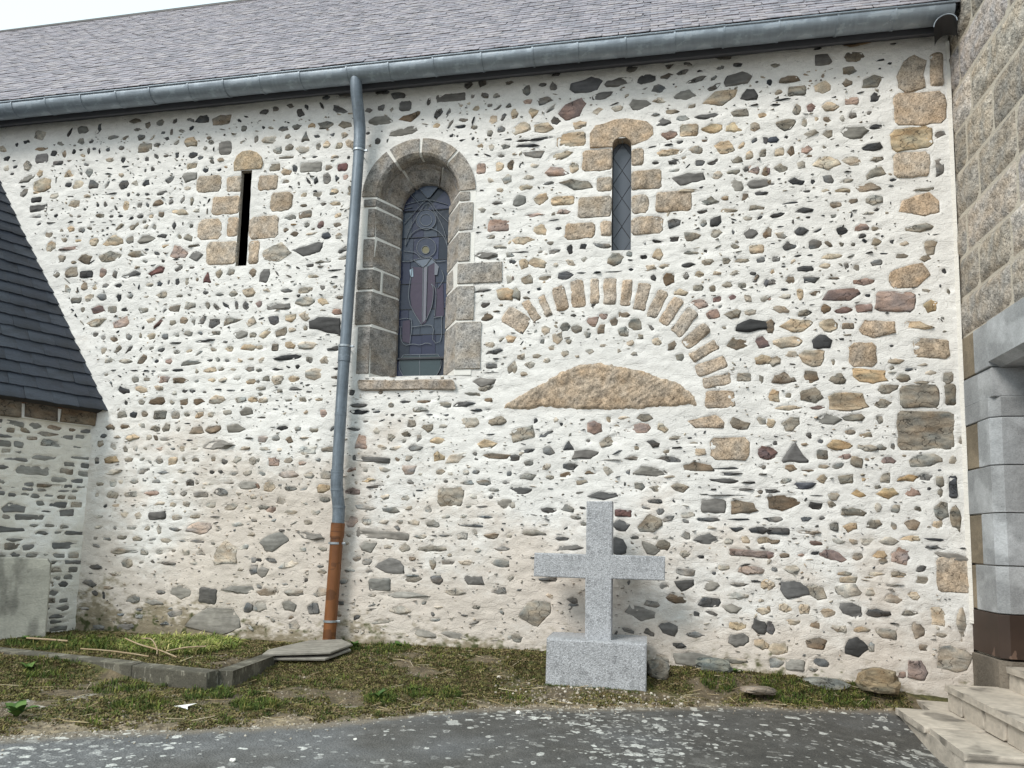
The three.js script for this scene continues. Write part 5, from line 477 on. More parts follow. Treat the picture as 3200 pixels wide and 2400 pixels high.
// lintel stones over the two slit windows
function lintelGeo(out, zf, notch) {
  const s = new THREE.Shape(out.map(([x, y]) => new THREE.Vector2(x, y)));
  const g = new THREE.ExtrudeGeometry(s, { depth: 0.16, bevelEnabled: true, bevelSize: 0.006, bevelThickness: 0.006, bevelOffset: -0.006, bevelSegments: 2 }); g.translate(0, 0, zf - 0.166); return triUV(g);
}
{
  const o = []; const cx = -0.275, r = 0.08, yb = 4.27;
  o.push([-0.545, yb + 0.01], [cx - r, yb]);
  for (let i = 1; i < 10; i++) { const a = Math.PI - i / 10 * Math.PI; o.push([cx + r * Math.cos(a), yb + r * Math.sin(a)]); }
  o.push([cx + r, yb], [-0.06, yb + 0.03], [-0.015, yb + 0.08], [-0.02, yb + 0.15], [-0.07, yb + 0.2], [-0.16, yb + 0.225], [-0.24, yb + 0.245], [-0.34, yb + 0.24], [-0.42, yb + 0.215], [-0.5, yb + 0.2], [-0.548, yb + 0.14]);
  part(wall, 'lintel_stone', tint(roughen(lintelGeo(o, 0.012), 0.006, 30), stoneColor('T', () => 0.6)), matGran);
  const l = [[-3.875, 4.32], [-3.60, 4.33], [-3.585, 4.38], [-3.60, 4.44], [-3.65, 4.49], [-3.72, 4.515], [-3.8, 4.51], [-3.855, 4.47], [-3.885, 4.4]];
  part(wall, 'lintel_stone', tint(roughen(lintelGeo(l, 0.010), 0.006, 30), stoneColor('t', () => 0.6)), matGran);
}
// wall core behind the face and the rest of the nave, closed
const matCore = M({ color: '#b9b3a8' }), matDark = M({ color: '#3a3734' });
{
  const s = new THREE.Shape([[-9.6, -0.3], [WX1, -0.3], [WX1, 5.0], [-9.6, 5.0]].map(([x, y]) => new THREE.Vector2(x, y)));
  const hole = (x0, x1, y0, y1) => { const p = new THREE.Path(); p.moveTo(x0, y0); p.lineTo(x0, y1); p.lineTo(x1, y1); p.lineTo(x1, y0); p.closePath(); s.holes.push(p); };
  hole(SLIT_R[0], SLIT_R[1], SLIT_R[2], SLIT_R[3] + 0.08); hole(SLIT_L[0], SLIT_L[1], SLIT_L[2], SLIT_L[3]);
  const p = new THREE.Path(); p.moveTo(-2.06 - 0.43, 2.33); p.lineTo(-2.06 - 0.43, 3.96); p.absarc(-2.06, 3.96, 0.43, Math.PI, 0, true); p.lineTo(-2.06 + 0.43, 2.33); p.closePath(); s.holes.push(p);
  const g = new THREE.ExtrudeGeometry(s, { depth: 0.5, bevelEnabled: false, curveSegments: 16 }); g.translate(0, 0, -0.55);
  part(nave, 'wall_core', triUV(g), matCore);
  part(nave, 'far_wall', box(-9.6, WX1, -0.3, 5.0, -4.2, -3.8, 0), matCore);
  part(nave, 'end_wall', box(-9.6, -9.2, -0.3, 5.0, -3.8, -0.55, 0), matCore);
  part(nave, 'floor', box(-9.2, WX1, -0.3, -0.2, -3.8, -0.55, 0), matDark);
}
// arched window with its dressed stones
{
  const win = new THREE.Group(); win.name = 'arched_window'; win.userData.label = 'arched stained glass window in a splayed brown granite surround'; nave.add(win);
  const cx = -2.06, gz = -0.30, rnd = rngOf(5), gc = (v, q = '#908a84') => { const c = col(q), k = 1.65 * (0.92 + 0.16 * v); return new THREE.Color(c.r * k, c.g * k, c.b * k); };
  const inL = -2.30, inR = -1.845, spL = -2.45, spR = -1.67, zf = 0.014;
  const LJ = [2.35, 2.79, 3.11, 3.31, 3.59, 3.87, 3.96], LO = [-2.56, -2.595, -2.59, -2.545, -2.515, -2.56];
  const RJ = [2.37, 2.80, 3.12, 3.32, 3.60, 3.87, 3.97], RO = [-1.45, -1.52, -1.28, -1.57, -1.55, -1.585];
  for (let i = 0; i < 6; i++) {
    const L = (pl) => part(win, 'surround_stone', tint(roughen(prism(pl, LJ[i] + 0.010, LJ[i + 1] - 0.010, 0.005, i), 0.004, 25), gc(rnd())), matGran);
    const R = (pl) => part(win, 'surround_stone', tint(roughen(prism(pl, RJ[i] + 0.010, RJ[i + 1] - 0.010, 0.005, i + 20), 0.004, 25), gc(rnd(), '#a19b94')), matGran);
    if (i === 2) { L([[LO[i], zf], [spL, zf], [-2.405, -0.06], [-2.405, -0.36], [LO[i], -0.05]]); L([[-2.385, -0.085], [inL, -0.25], [inL, -0.36], [-2.385, -0.36]]); R([[spR - 0.035, -0.05], [spR - 0.035, -0.36], [inR, -0.36], [inR, -0.25]]); R([[spR - 0.015, -0.015], [spR, zf], [RO[i], zf], [RO[i], -0.05], [spR - 0.015, -0.36]]); }
    else { L([[LO[i], zf], [spL, zf], [inL, -0.25], [inL, -0.36], [LO[i], -0.05]]); R([[inR, -0.25], [spR, zf], [RO[i], zf], [RO[i], -0.05], [inR, -0.36]]); }
  }
  // white mortar behind the joints
  const back = mergeGeometries([prism([[-2.575, zf - 0.011], [spL + 0.006, zf - 0.011], [inL - 0.006, -0.258], [inL - 0.006, -0.37], [-2.575, -0.06]], 2.33, 3.97, 0.001), prism([[inR + 0.006, -0.37], [inR + 0.006, -0.258], [spR - 0.006, zf - 0.011], [-1.53, zf - 0.011], [-1.53, -0.06]], 2.33, 3.97, 0.001),
    sector([[0.515, zf - 0.012], [0.396, zf - 0.012], [0.372, -0.03], [0.372, -0.13], [0.515, -0.13]], 0, Math.PI, 30, cx, 3.96), sector([[0.40, -0.132], [0.352, -0.132], [0.262, -0.26], [0.262, -0.37], [0.40, -0.37]], 0, Math.PI, 30, cx, 3.96)].map(clean));
  part(win, 'joint_mortar', back, matMortar);
  const A = [0.4, 47, 88.5, 124, 179.6];
  for (let i = 0; i < 4; i++) part(win, 'arch_stone', tint(roughen(sector([[0.525, zf], [0.395, zf], [0.375, zf - 0.02], [0.365, -0.03], [0.365, -0.12], [0.525, -0.12]], (A[i] + 1.8) * rad, (A[i + 1] - 1.8) * rad, 10, cx, 3.96), 0.004, 25), gc(rnd(), i < 2 ? '#9c958d' : '#969089')), matGran);
  const B = [0.4, 59, 122, 179.6];
  for (let i = 0; i < 3; i++) part(win, 'inner_arch_stone', tint(roughen(sector([[0.388, -0.118], [0.342, -0.118], [0.325, -0.15], [0.238, -0.235], [0.232, -0.25], [0.232, -0.36], [0.388, -0.36]], (B[i] + 2) * rad, (B[i + 1] - 2) * rad, 10, cx, 3.96), 0.003, 25), gc(rnd())), matGran);
  // sloping sill
  const sill = prism([[-2.53, 0.022], [-2.2, 0.026], [-1.95, 0.019], [-1.66, 0.022], [-1.70, -0.02], [-1.84, -0.3], [-2.30, -0.3], [-2.46, -0.02]], 2.20, 2.345, 0.012, 3);
  { const p = sill.attributes.position; for (let i = 0; i < p.count; i++) if (p.getY(i) > 2.28) p.setY(i, p.getY(i) + (p.getZ(i) > -0.05 ? -0.055 : 0.015)); roughen(sill, 0.03, 14); }
  part(win, 'sill', tint(triUV(sill), gc(0.3, '#a4978a')), matGran);
  // glass
  const wy = (x, y) => y;
  const outline = [[-2.31, 2.30]]; for (let i = 0; i <= 16; i++) { const a = Math.PI - i / 16 * Math.PI; outline.push([-2.0725 + 0.2375 * Math.cos(a), 3.96 + 0.25 * Math.sin(a)]); } outline.push([-1.835, 2.30]);
  const slab = (pts, z, d) => { const g = new THREE.ExtrudeGeometry(new THREE.Shape(pts.map(([x, y]) => new THREE.Vector2(x, y))), { depth: d, bevelEnabled: false }); g.translate(0, 0, z); return triUV(g); };
  const glassBump = tex(256, 256, (u, v) => fbm(u * 6, v * 6, 4, 17, 6), false, 4);
  const glass = (c) => new THREE.MeshPhysicalMaterial({ color: col(c), roughness: 0.22, specularIntensity: 0.9, bumpMap: glassBump, bumpScale: 0.002 });
  part(win, 'backing', slab(outline, gz - 0.02, 0.006), M({ color: '#15171b', roughness: 0.6 }));
  const rows = [2.30, 2.55, 2.78, 3.02, 3.26, 3.48, 3.70, 3.955], cols = [-2.31, -2.20, -2.085, -1.955, -1.835], shades = ['#2f3647', '#39405a', '#2b3340', '#3a4354', '#33384f', '#414a58'];
  const tilt = (g, x, y) => { g.translate(-x, -y, -gz); g.rotateX((rnd() - 0.5) * 0.05); g.rotateY((rnd() - 0.5) * 0.06); g.translate(x, y, gz); return g; };
  for (let r = 0; r < 7; r++) for (let c = 0; c < 4; c++) { const q = 0.0015, j = (r & 1 ? 0.012 : -0.008), x0 = cols[c] + (c ? j : 0) + q, x1 = cols[c + 1] + (c < 3 ? j : 0) - q, y0 = rows[r] + q, y1 = rows[r + 1] - q; part(win, 'glass_pane', tilt(slab([[x0, y0], [x1, y0], [x1, y1], [x0, y1]], gz, 0.003), (x0 + x1) / 2, (y0 + y1) / 2), glass(shades[Math.floor(rnd() * 6)])); }
  for (let i = 0; i < 4; i++) { const a0 = i * Math.PI / 4 + 0.01, a1 = (i + 1) * Math.PI / 4 - 0.01, p = [[-2.0725, 3.962]]; for (let k = 0; k <= 6; k++) { const a = lerp(a0, a1, k / 6); p.push([-2.0725 + 0.2375 * Math.cos(a), 3.96 + 0.25 * Math.sin(a)]); } part(win, 'glass_pane', tilt(slab(p, gz, 0.003), -2.07, 4.05), glass(shades[i + 1])); }
  for (const y of [2.78, 3.02, 3.26, 3.48, 3.70, 3.955]) part(win, 'saddle_bar', new THREE.CylinderGeometry(0.0035, 0.0035, 0.47, 6).rotateZ(Math.PI / 2).translate(-2.0725, y, gz + 0.006), M({ color: '#3a3e45', roughness: 0.6 }));
  PANES.forEach(([n, c, pts], i) => part(win, n + '_glass', slab(pts, gz + 0.0066 + 0.0006 * i, 0.002), glass(c)));
  const lead = M({ color: '#757c85', roughness: 0.55 });
  for (const l of CAMES) part(win, 'lead_came', new THREE.TubeGeometry(new THREE.CatmullRomCurve3(l.map(([x, y]) => new THREE.Vector3(x, y, gz + 0.0155)), false, 'centripetal'), Math.max(6, l.length * 2), 0.0034, 5), lead);
  part(win, 'glazing_bar', box(-2.31, -1.84, 2.545, 2.565, gz, gz + 0.03, 0.003), M({ color: '#2c3038', roughness: 0.5 }));
  part(win, 'glazing_bar', box(-2.31, -1.84, 2.345, 2.362, gz, gz + 0.03, 0.003), M({ color: '#3f444d', roughness: 0.5 }));
}
// slit windows
function slit(s, gz, label, glassColor, arch) {
  const w = new THREE.Group(); w.name = 'slit_window'; w.userData.label = label; nave.add(w);
  const [x0, x1, y0, y1] = s, t = 0.03, D = 0.5, y2 = arch ? y1 + 0.085 : y1;
  const rev = M({ color: arch ? '#8b847a' : '#a79f93', bumpMap: mortarBump, bumpScale: 0.01 });
  part(w, 'reveal', box(x0 - t, x0, y0, y2, -D, -0.02, 0), rev); part(w, 'reveal', box(x1, x1 + t, y0, y2, -D, -0.02, 0), rev);
  part(w, 'reveal', box(x0, x1, y2, y2 + t, -D, -0.03, 0), rev);
  const sill = prism([[x0, -0.01], [x1, -0.01], [x1, -D], [x0, -D]], y0 - 0.04, y0, 0.004); part(w, 'sill', sill, rev);
  const gm = new THREE.MeshPhysicalMaterial({ color: col(glassColor), roughness: arch ? 0.18 : 0.5 });
  const lead = M({ color: '#23262c', roughness: 0.6 });
  const cw = (x1 - x0) / 2, ch = cw * 1.55;     // diamond quarries, clipped to the opening
  for (let r = -1; r < (y2 - y0) / ch + 2; r++) for (let c = -1; c < 4; c++) {
    if ((r + c) & 1) continue;
    const dx = x0 + c * cw, dy = y0 + r * ch; let poly = [[dx, dy - ch], [dx + cw, dy], [dx, dy + ch], [dx - cw, dy]];
    const clip = (k, v, sg) => { const o = []; poly.forEach((p, i) => { const q = poly[(i + 1) % poly.length], a = sg * (p[k] - v), b = sg * (q[k] - v); if (a >= 0) o.push(p); if (a * b < 0) { const f = a / (a - b); o.push([lerp(p[0], q[0], f), lerp(p[1], q[1], f)]); } }); poly = o; };
    clip(0, x0 + 0.002, 1); clip(0, x1 - 0.002, -1); clip(1, y0 + 0.002, 1); clip(1, y2 - 0.002, -1);
    if (poly.length < 3) continue;
    const mx = poly.reduce((a, p) => a + p[0], 0) / poly.length, my = poly.reduce((a, p) => a + p[1], 0) / poly.length, ar = THREE.ShapeUtils.area(poly.map(([x, y]) => new THREE.Vector2(x, y)));
    if (Math.abs(ar) < 0.0004) continue;
    const g = new THREE.ExtrudeGeometry(new THREE.Shape(poly.map(([x, y]) => new THREE.Vector2(mx + (x - mx) * 0.95, my + (y - my) * 0.95))), { depth: 0.003, bevelEnabled: false }); g.translate(-mx, -my, 0);
    const h = hsh(r + 9, c + 9, 4); g.rotateX((h - 0.5) * 0.06); g.rotateY((hsh(r, c, 8) - 0.5) * 0.08); g.translate(mx, my, gz);
    part(w, 'quarry_pane', triUV(g), gm);
  }
  part(w, 'lead_backing', box(x0, x1, y0, y2, gz - 0.012, gz - 0.006, 0), lead);
}
slit(SLIT_R, -0.10, 'slit window with diamond leaded panes above the blind arch', '#5d636d', true);
slit(SLIT_L, -0.22, 'dark slit window left of the downpipe', '#191b1f', false);

// roof
const slateMap = tex(512, 512, (u, v) => { const f = fbm(u * 5, v * 9, 5, 101, 5, 9), q = vn(u * 120, v * 60, 103, 120, 60); const g = 0.62 + 0.44 * f + 0.10 * (q - 0.5) - (f > 0.66 ? 0.05 : 0); return [g, g * 0.985, g * 1.0]; }, true, 1.7);
const slateBump = tex(256, 256, (u, v) => fbm(u * 6, v * 14, 5, 105, 6, 14), false, 3);
const matSlates = [M({ color: '#b2aeb4', map: slateMap, bumpMap: slateBump, bumpScale: 0.004, roughness: 0.55 }), M({ color: '#a8a5ac', map: slateMap, bumpMap: slateBump, bumpScale: 0.004, roughness: 0.5 }), M({ color: '#b8b4b7', map: slateMap, bumpMap: slateBump, bumpScale: 0.004, roughness: 0.6 }), M({ color: '#a09ea6', map: slateMap, bumpMap: slateBump, bumpScale: 0.004, roughness: 0.5 })];
const matSlateV = M({ vertexColors: true, map: slateMap, bumpMap: slateBump, bumpScale: 0.004, roughness: 0.55 });
function slateGeo(w, l, t, rnd) {          // x across, y up the slope, z out; tail edge chipped a little
  const b = 5, front = [], pos = [], idx = [];
  for (let i = 0; i <= b; i++) front.push([-w / 2 + w * i / b, (rnd() - 0.5) * 0.008 + (i === 0 || i === b ? 0.004 * rnd() : 0)]);
  front.forEach(([x, y]) => { pos.push(x, y, t); pos.push(x, y, 0); });
  front.forEach(([x]) => { pos.push(x, l, t * 0.6); });
  const n = b + 1;
  for (let i = 0; i < b; i++) { const a = 2 * i; idx.push(a, a + 2, 2 * n + i + 1, a, 2 * n + i + 1, 2 * n + i); idx.push(a + 1, a + 3, a + 2, a + 1, a + 2, a); }
  idx.push(0, 2 * n, 1); idx.push(2 * b, 2 * b + 1, 2 * n + b);
  return triUV(geoOf(pos, idx).toNonIndexed(), rnd() * 5);
}
{
  const pitch = 50 * rad, C = Math.cos(pitch), S = Math.sin(pitch), ey = 5.07, ez = 0.27, len = 3.34;
  const X0 = -9.4, X1 = 2.25, up = new THREE.Vector3(0, S, -C), out = new THREE.Vector3(0, C, S), rnd = rngOf(11);
  const base = new THREE.Matrix4().makeBasis(new THREE.Vector3(1, 0, 0), up, out).setPosition(0, ey, ez);
  const deckG = new THREE.BoxGeometry(X1 - X0, len, 0.06); deckG.translate((X0 + X1) / 2, len / 2, -0.035); deckG.applyMatrix4(base);
  const roof = part(nave, 'roof', triUV(deckG), M({ color: '#4c4a50' }));
  const far = new THREE.BoxGeometry(X1 - X0, len, 0.06); far.translate((X0 + X1) / 2, len / 2, -0.035); far.applyMatrix4(base); far.scale(1, 1, -1); far.translate(0, 0, 2 * (ez - C * len)); 
  part(nave, 'far_roof_slope', triUV(far), M({ color: '#4c4a50', side: THREE.DoubleSide }));
  const variants = []; for (let i = 0; i < 6; i++) variants.push(slateGeo(0.128, 0.19, 0.006, rnd));
  const rest = [], rows = 46, ex = len / rows, list = [];
  for (let r = 0; r < rows; r++) for (let x = X0 + (r & 1 ? 0.065 : 0); x < X1 - 0.05; x += 0.13) list.push([r, x + 0.065]);
  // the three hundred seen largest: the courses next to the eaves on the right
  const size = ([r, x]) => -(Math.hypot(x * 0.8, 5.9, (ey + r * ex * S) - 0.95)) - r * 0.02 + (x < -6.5 ? -9 : 0);
  list.sort((a, b) => size(b) - size(a));
  list.forEach(([r, x], i) => {
    const m = base.clone().multiply(new THREE.Matrix4().makeTranslation(x + (rnd() - 0.5) * 0.012, r * ex + (rnd() - 0.5) * 0.014, 0.013 + 0.004 * rnd())).multiply(new THREE.Matrix4().makeRotationFromEuler(new THREE.Euler(-0.055 - 0.02 * rnd(), (rnd() - 0.5) * 0.025, (rnd() - 0.5) * 0.04)));
    const v = variants[Math.floor(rnd() * 6)], c = Math.floor(rnd() * 4);
    if (i < 298) { const s = part(roof, 'slate', v, matSlates[c]); s.matrixAutoUpdate = true; m.decompose(s.position, s.quaternion, s.scale); }
    else { const g = v.clone().applyMatrix4(m); tint(g, matSlates[c].color); rest.push(g); }
  });
  part(roof, 'small_slates', mergeGeometries(rest), matSlateV).userData.kind = 'stuff';
  const ry = ey + len * S, rz = ez - len * C;
  part(roof, 'ridge_cap', new THREE.CylinderGeometry(0.045, 0.045, X1 - X0, 12).rotateZ(Math.PI / 2).translate((X0 + X1) / 2, ry - 0.01, rz), M({ color: '#1f2126', roughness: 0.5 }));
  // eaves board and soffit
  const wood = M({ color: '#55565c', bumpMap: slateBump, bumpScale: 0.004, roughness: 0.8 });
  part(nave, 'eaves_board', box(X0, X1, 4.93, 5.06, 0.10, 0.125, 0.003), wood);
  part(nave, 'soffit', box(X0, X1, 4.985, 5.0, -0.02, 0.10, 0), wood);
  // lead drip edge that shines along the eaves
  const drip = new THREE.BoxGeometry(X1 - X0, 0.055, 0.004); drip.translate((X0 + X1) / 2, -0.012, 0.004); drip.applyMatrix4(base);
  part(roof, 'drip_edge', triUV(drip), M({ color: '#9a9da3', metalness: 0.6, roughness: 0.4 }));
}
finish(nave);

// ---------- gutter ----------
const oxide = tex(512, 512, (u, v) => { const f = fbm(u * 6, v * 10, 5, 401, 6, 10), s = fbm(u * 40, v * 5, 3, 403, 40, 5), q = vn(u * 90, v * 90, 405, 90), g = 0.78 + 0.22 * f + 0.10 * (s - 0.5) - (q > 0.95 ? 0.12 : 0) + (f > 0.62 ? 0.08 : 0); return [g * 0.99, g, g * 1.01]; }, true, 1.3);
const zinc = new THREE.MeshStandardMaterial({ color: col('#a3acb5'), map: oxide, metalness: 0.5, roughness: 0.5, bumpMap: slateBump, bumpScale: 0.0015 });
const zincDark = new THREE.MeshStandardMaterial({ color: col('#4e545b'), metalness: 0.6, roughness: 0.5 });
{
  const g = thing('rain_gutter', 'grey zinc half round gutter running along the eaves', 'gutter');
  const J = [-9.4, -8.9, -8.5, -8.05, -7.65, -7.25, -6.85, -6.47, -6.088, -5.712, -5.326, -4.947, -4.594, -4.197, -3.842, -3.487, -3.097, -2.652, -2.268, -1.864, -1.442, -1.001, -0.626, -0.235, 0.157, 0.542, 0.956, 1.389, 1.801, 2.213];
  const cy = 5.02, cz = 0.225, R = 0.088;
  const shell = (x0, x1, r, t, a0 = Math.PI * 0.96, a1 = Math.PI * 2.06) => {
    const s = new THREE.Shape(); s.absarc(0, 0, r, a0, a1, false); s.absarc(0, 0, r - t, a1, a0, true); s.closePath();
    const q = new THREE.ExtrudeGeometry(s, { depth: x1 - x0, bevelEnabled: false, curveSegments: 20 });
    q.rotateY(Math.PI / 2); q.scale(1, 1, -1);        // shape x -> +z, extrude -> +x
    const ix = q.index; q.translate(x0, cy, cz);
    const p = q.attributes.position; for (let i = 0; i < p.count; i += 3) { for (const at of ['position', 'normal', 'uv']) { const A = q.attributes[at], n = A.itemSize; for (let k = 0; k < n; k++) { const t1 = A.array[(i + 1) * n + k]; A.array[(i + 1) * n + k] = A.array[(i + 2) * n + k]; A.array[(i + 2) * n + k] = t1; } } }
    q.computeVertexNormals(); return toCreasedNormals(triUV(q), 0.6);
  };
  const rnd = rngOf(3);
  for (let i = 0; i < J.length - 1; i++) {
    const dz = (rnd() - 0.5) * 0.003, s = part(g, 'gutter_section', shell(J[i] + 0.004, J[i + 1] - 0.004, R + (i & 1 ? 0.002 : 0), 0.004), zinc); s.position.set(0, dz, dz);
    const bead = new THREE.CylinderGeometry(0.009, 0.009, J[i + 1] - J[i], 10).rotateZ(Math.PI / 2).translate((J[i] + J[i + 1]) / 2, cy + 0.016, cz + R + 0.002); part(s, 'rolled_edge', bead, zinc);
    if (i) part(g, 'joint_strip', shell(J[i] - 0.011, J[i] + 0.003, R + 0.006, 0.005), zinc);
  }
  part(g, 'end_cap', new THREE.CircleGeometry(R, 20, Math.PI, Math.PI).rotateY(Math.PI / 2).translate(2.215, cy, cz), zincDark);
  // bent flashing hanging at the end by the porch
  const hood = new THREE.CylinderGeometry(0.075, 0.075, 0.26, 16, 1, true, -Math.PI / 2, Math.PI).rotateX(Math.PI / 2).rotateZ(Math.PI).rotateY(-0.35).translate(2.16, 4.83, 0.24);
  const fl = part(g, 'flashing', hood, new THREE.MeshStandardMaterial({ color: col('#4a4a4d'), roughness: 0.55, metalness: 0.4, side: THREE.DoubleSide }));
  part(fl, 'flashing_edge', new THREE.TorusGeometry(0.075, 0.004, 6, 20, Math.PI).rotateY(-0.35).translate(2.16 - 0.13 * Math.sin(0.35), 4.83, 0.24 + 0.13 * Math.cos(0.35)), zinc);
}
// ---------- downpipe ----------
{
  const g = thing('downpipe', 'grey zinc downpipe left of the arched window, ending in orange brown plastic', 'downpipe');
  const pipeM = new THREE.MeshStandardMaterial({ color: col('#87919b'), map: oxide, metalness: 0.4, roughness: 0.52, bumpMap: slateBump, bumpScale: 0.001 }), pvc = M({ color: '#8a5830', roughness: 0.5, map: tex(256, 256, (u, v) => { const f = fbm(u * 6, v * 5, 4, 7, 6, 5); const d = fbm(u * 12, v * 3, 4, 19, 12, 3) > 0.6 ? 0.82 : 1; return [(0.74 + 0.26 * f) * d, (0.70 + 0.30 * f) * d, (0.66 + 0.34 * f) * d]; }) }), clampM = new THREE.MeshStandardMaterial({ color: col('#a9b0b6'), metalness: 0.7, roughness: 0.4 });
  const tube = (name, pts, r, m, seg = 40) => part(g, name, new THREE.TubeGeometry(new THREE.CatmullRomCurve3(pts.map((p) => new THREE.Vector3(...p)), false, 'centripetal'), seg, r, 20), m);
  tube('swan_neck', [[-2.595, 5.0, 0.235], [-2.592, 4.93, 0.235], [-2.588, 4.82, 0.215], [-2.585, 4.66, 0.155], [-2.583, 4.55, 0.125], [-2.583, 4.36, 0.12]], 0.052, pipeM);
  tube('upper_pipe', [[-2.583, 4.40, 0.12], [-2.605, 3.4, 0.12], [-2.630, 2.40, 0.12]], 0.0475, pipeM, 12);
  tube('middle_pipe', [[-2.629, 2.50, 0.12], [-2.636, 2.0, 0.12], [-2.642, 1.40, 0.12]], 0.049, pipeM, 12);
  tube('offset_bend', [[-2.642, 1.50, 0.12], [-2.642, 1.40, 0.12], [-2.634, 1.29, 0.112], [-2.622, 1.18, 0.10], [-2.621, 1.02, 0.10]], 0.052, pipeM, 20);
  tube('plastic_pipe', [[-2.624, 1.00, 0.10], [-2.636, 0.6, 0.10], [-2.652, 0.06, 0.10]], 0.0535, pvc, 12);
  tube('plastic_socket', [[-2.621, 1.055, 0.10], [-2.626, 0.93, 0.10]], 0.059, pvc, 4);
  const ring = (name, x, y, z, r, h, m) => part(g, name, new THREE.CylinderGeometry(r, r, h, 24).translate(x, y, z), m);
  ring('collar', -2.583, 4.40, 0.12, 0.053, 0.06, pipeM); ring('collar', -2.629, 2.50, 0.12, 0.0535, 0.12, pipeM); ring('collar', -2.637, 1.98, 0.12, 0.051, 0.02, pipeM); ring('collar', -2.642, 1.49, 0.12, 0.054, 0.03, pipeM); ring('collar', -2.638, 1.335, 0.116, 0.055, 0.02, pipeM); ring('collar', -2.621, 1.19, 0.10, 0.055, 0.02, pipeM);
  for (const [x, y, z, r] of [[-2.585, 4.35, 0.12, 0.054], [-2.629, 2.575, 0.12, 0.056], [-2.636, 0.885, 0.10, 0.060], [-2.648, 0.24, 0.10, 0.060]]) {
    const c = ring('pipe_clip', x, y, z, r, 0.018, clampM); part(c, 'clip_lug', box(x + r - 0.004, x + r + 0.028, y - 0.009, y + 0.009, z - 0.008, z + 0.008, 0.002), clampM); part(c, 'wall_pin', new THREE.CylinderGeometry(0.006, 0.006, z, 8).rotateX(Math.PI / 2).translate(x, y, z / 2 - 0.03), clampM);
  }
}

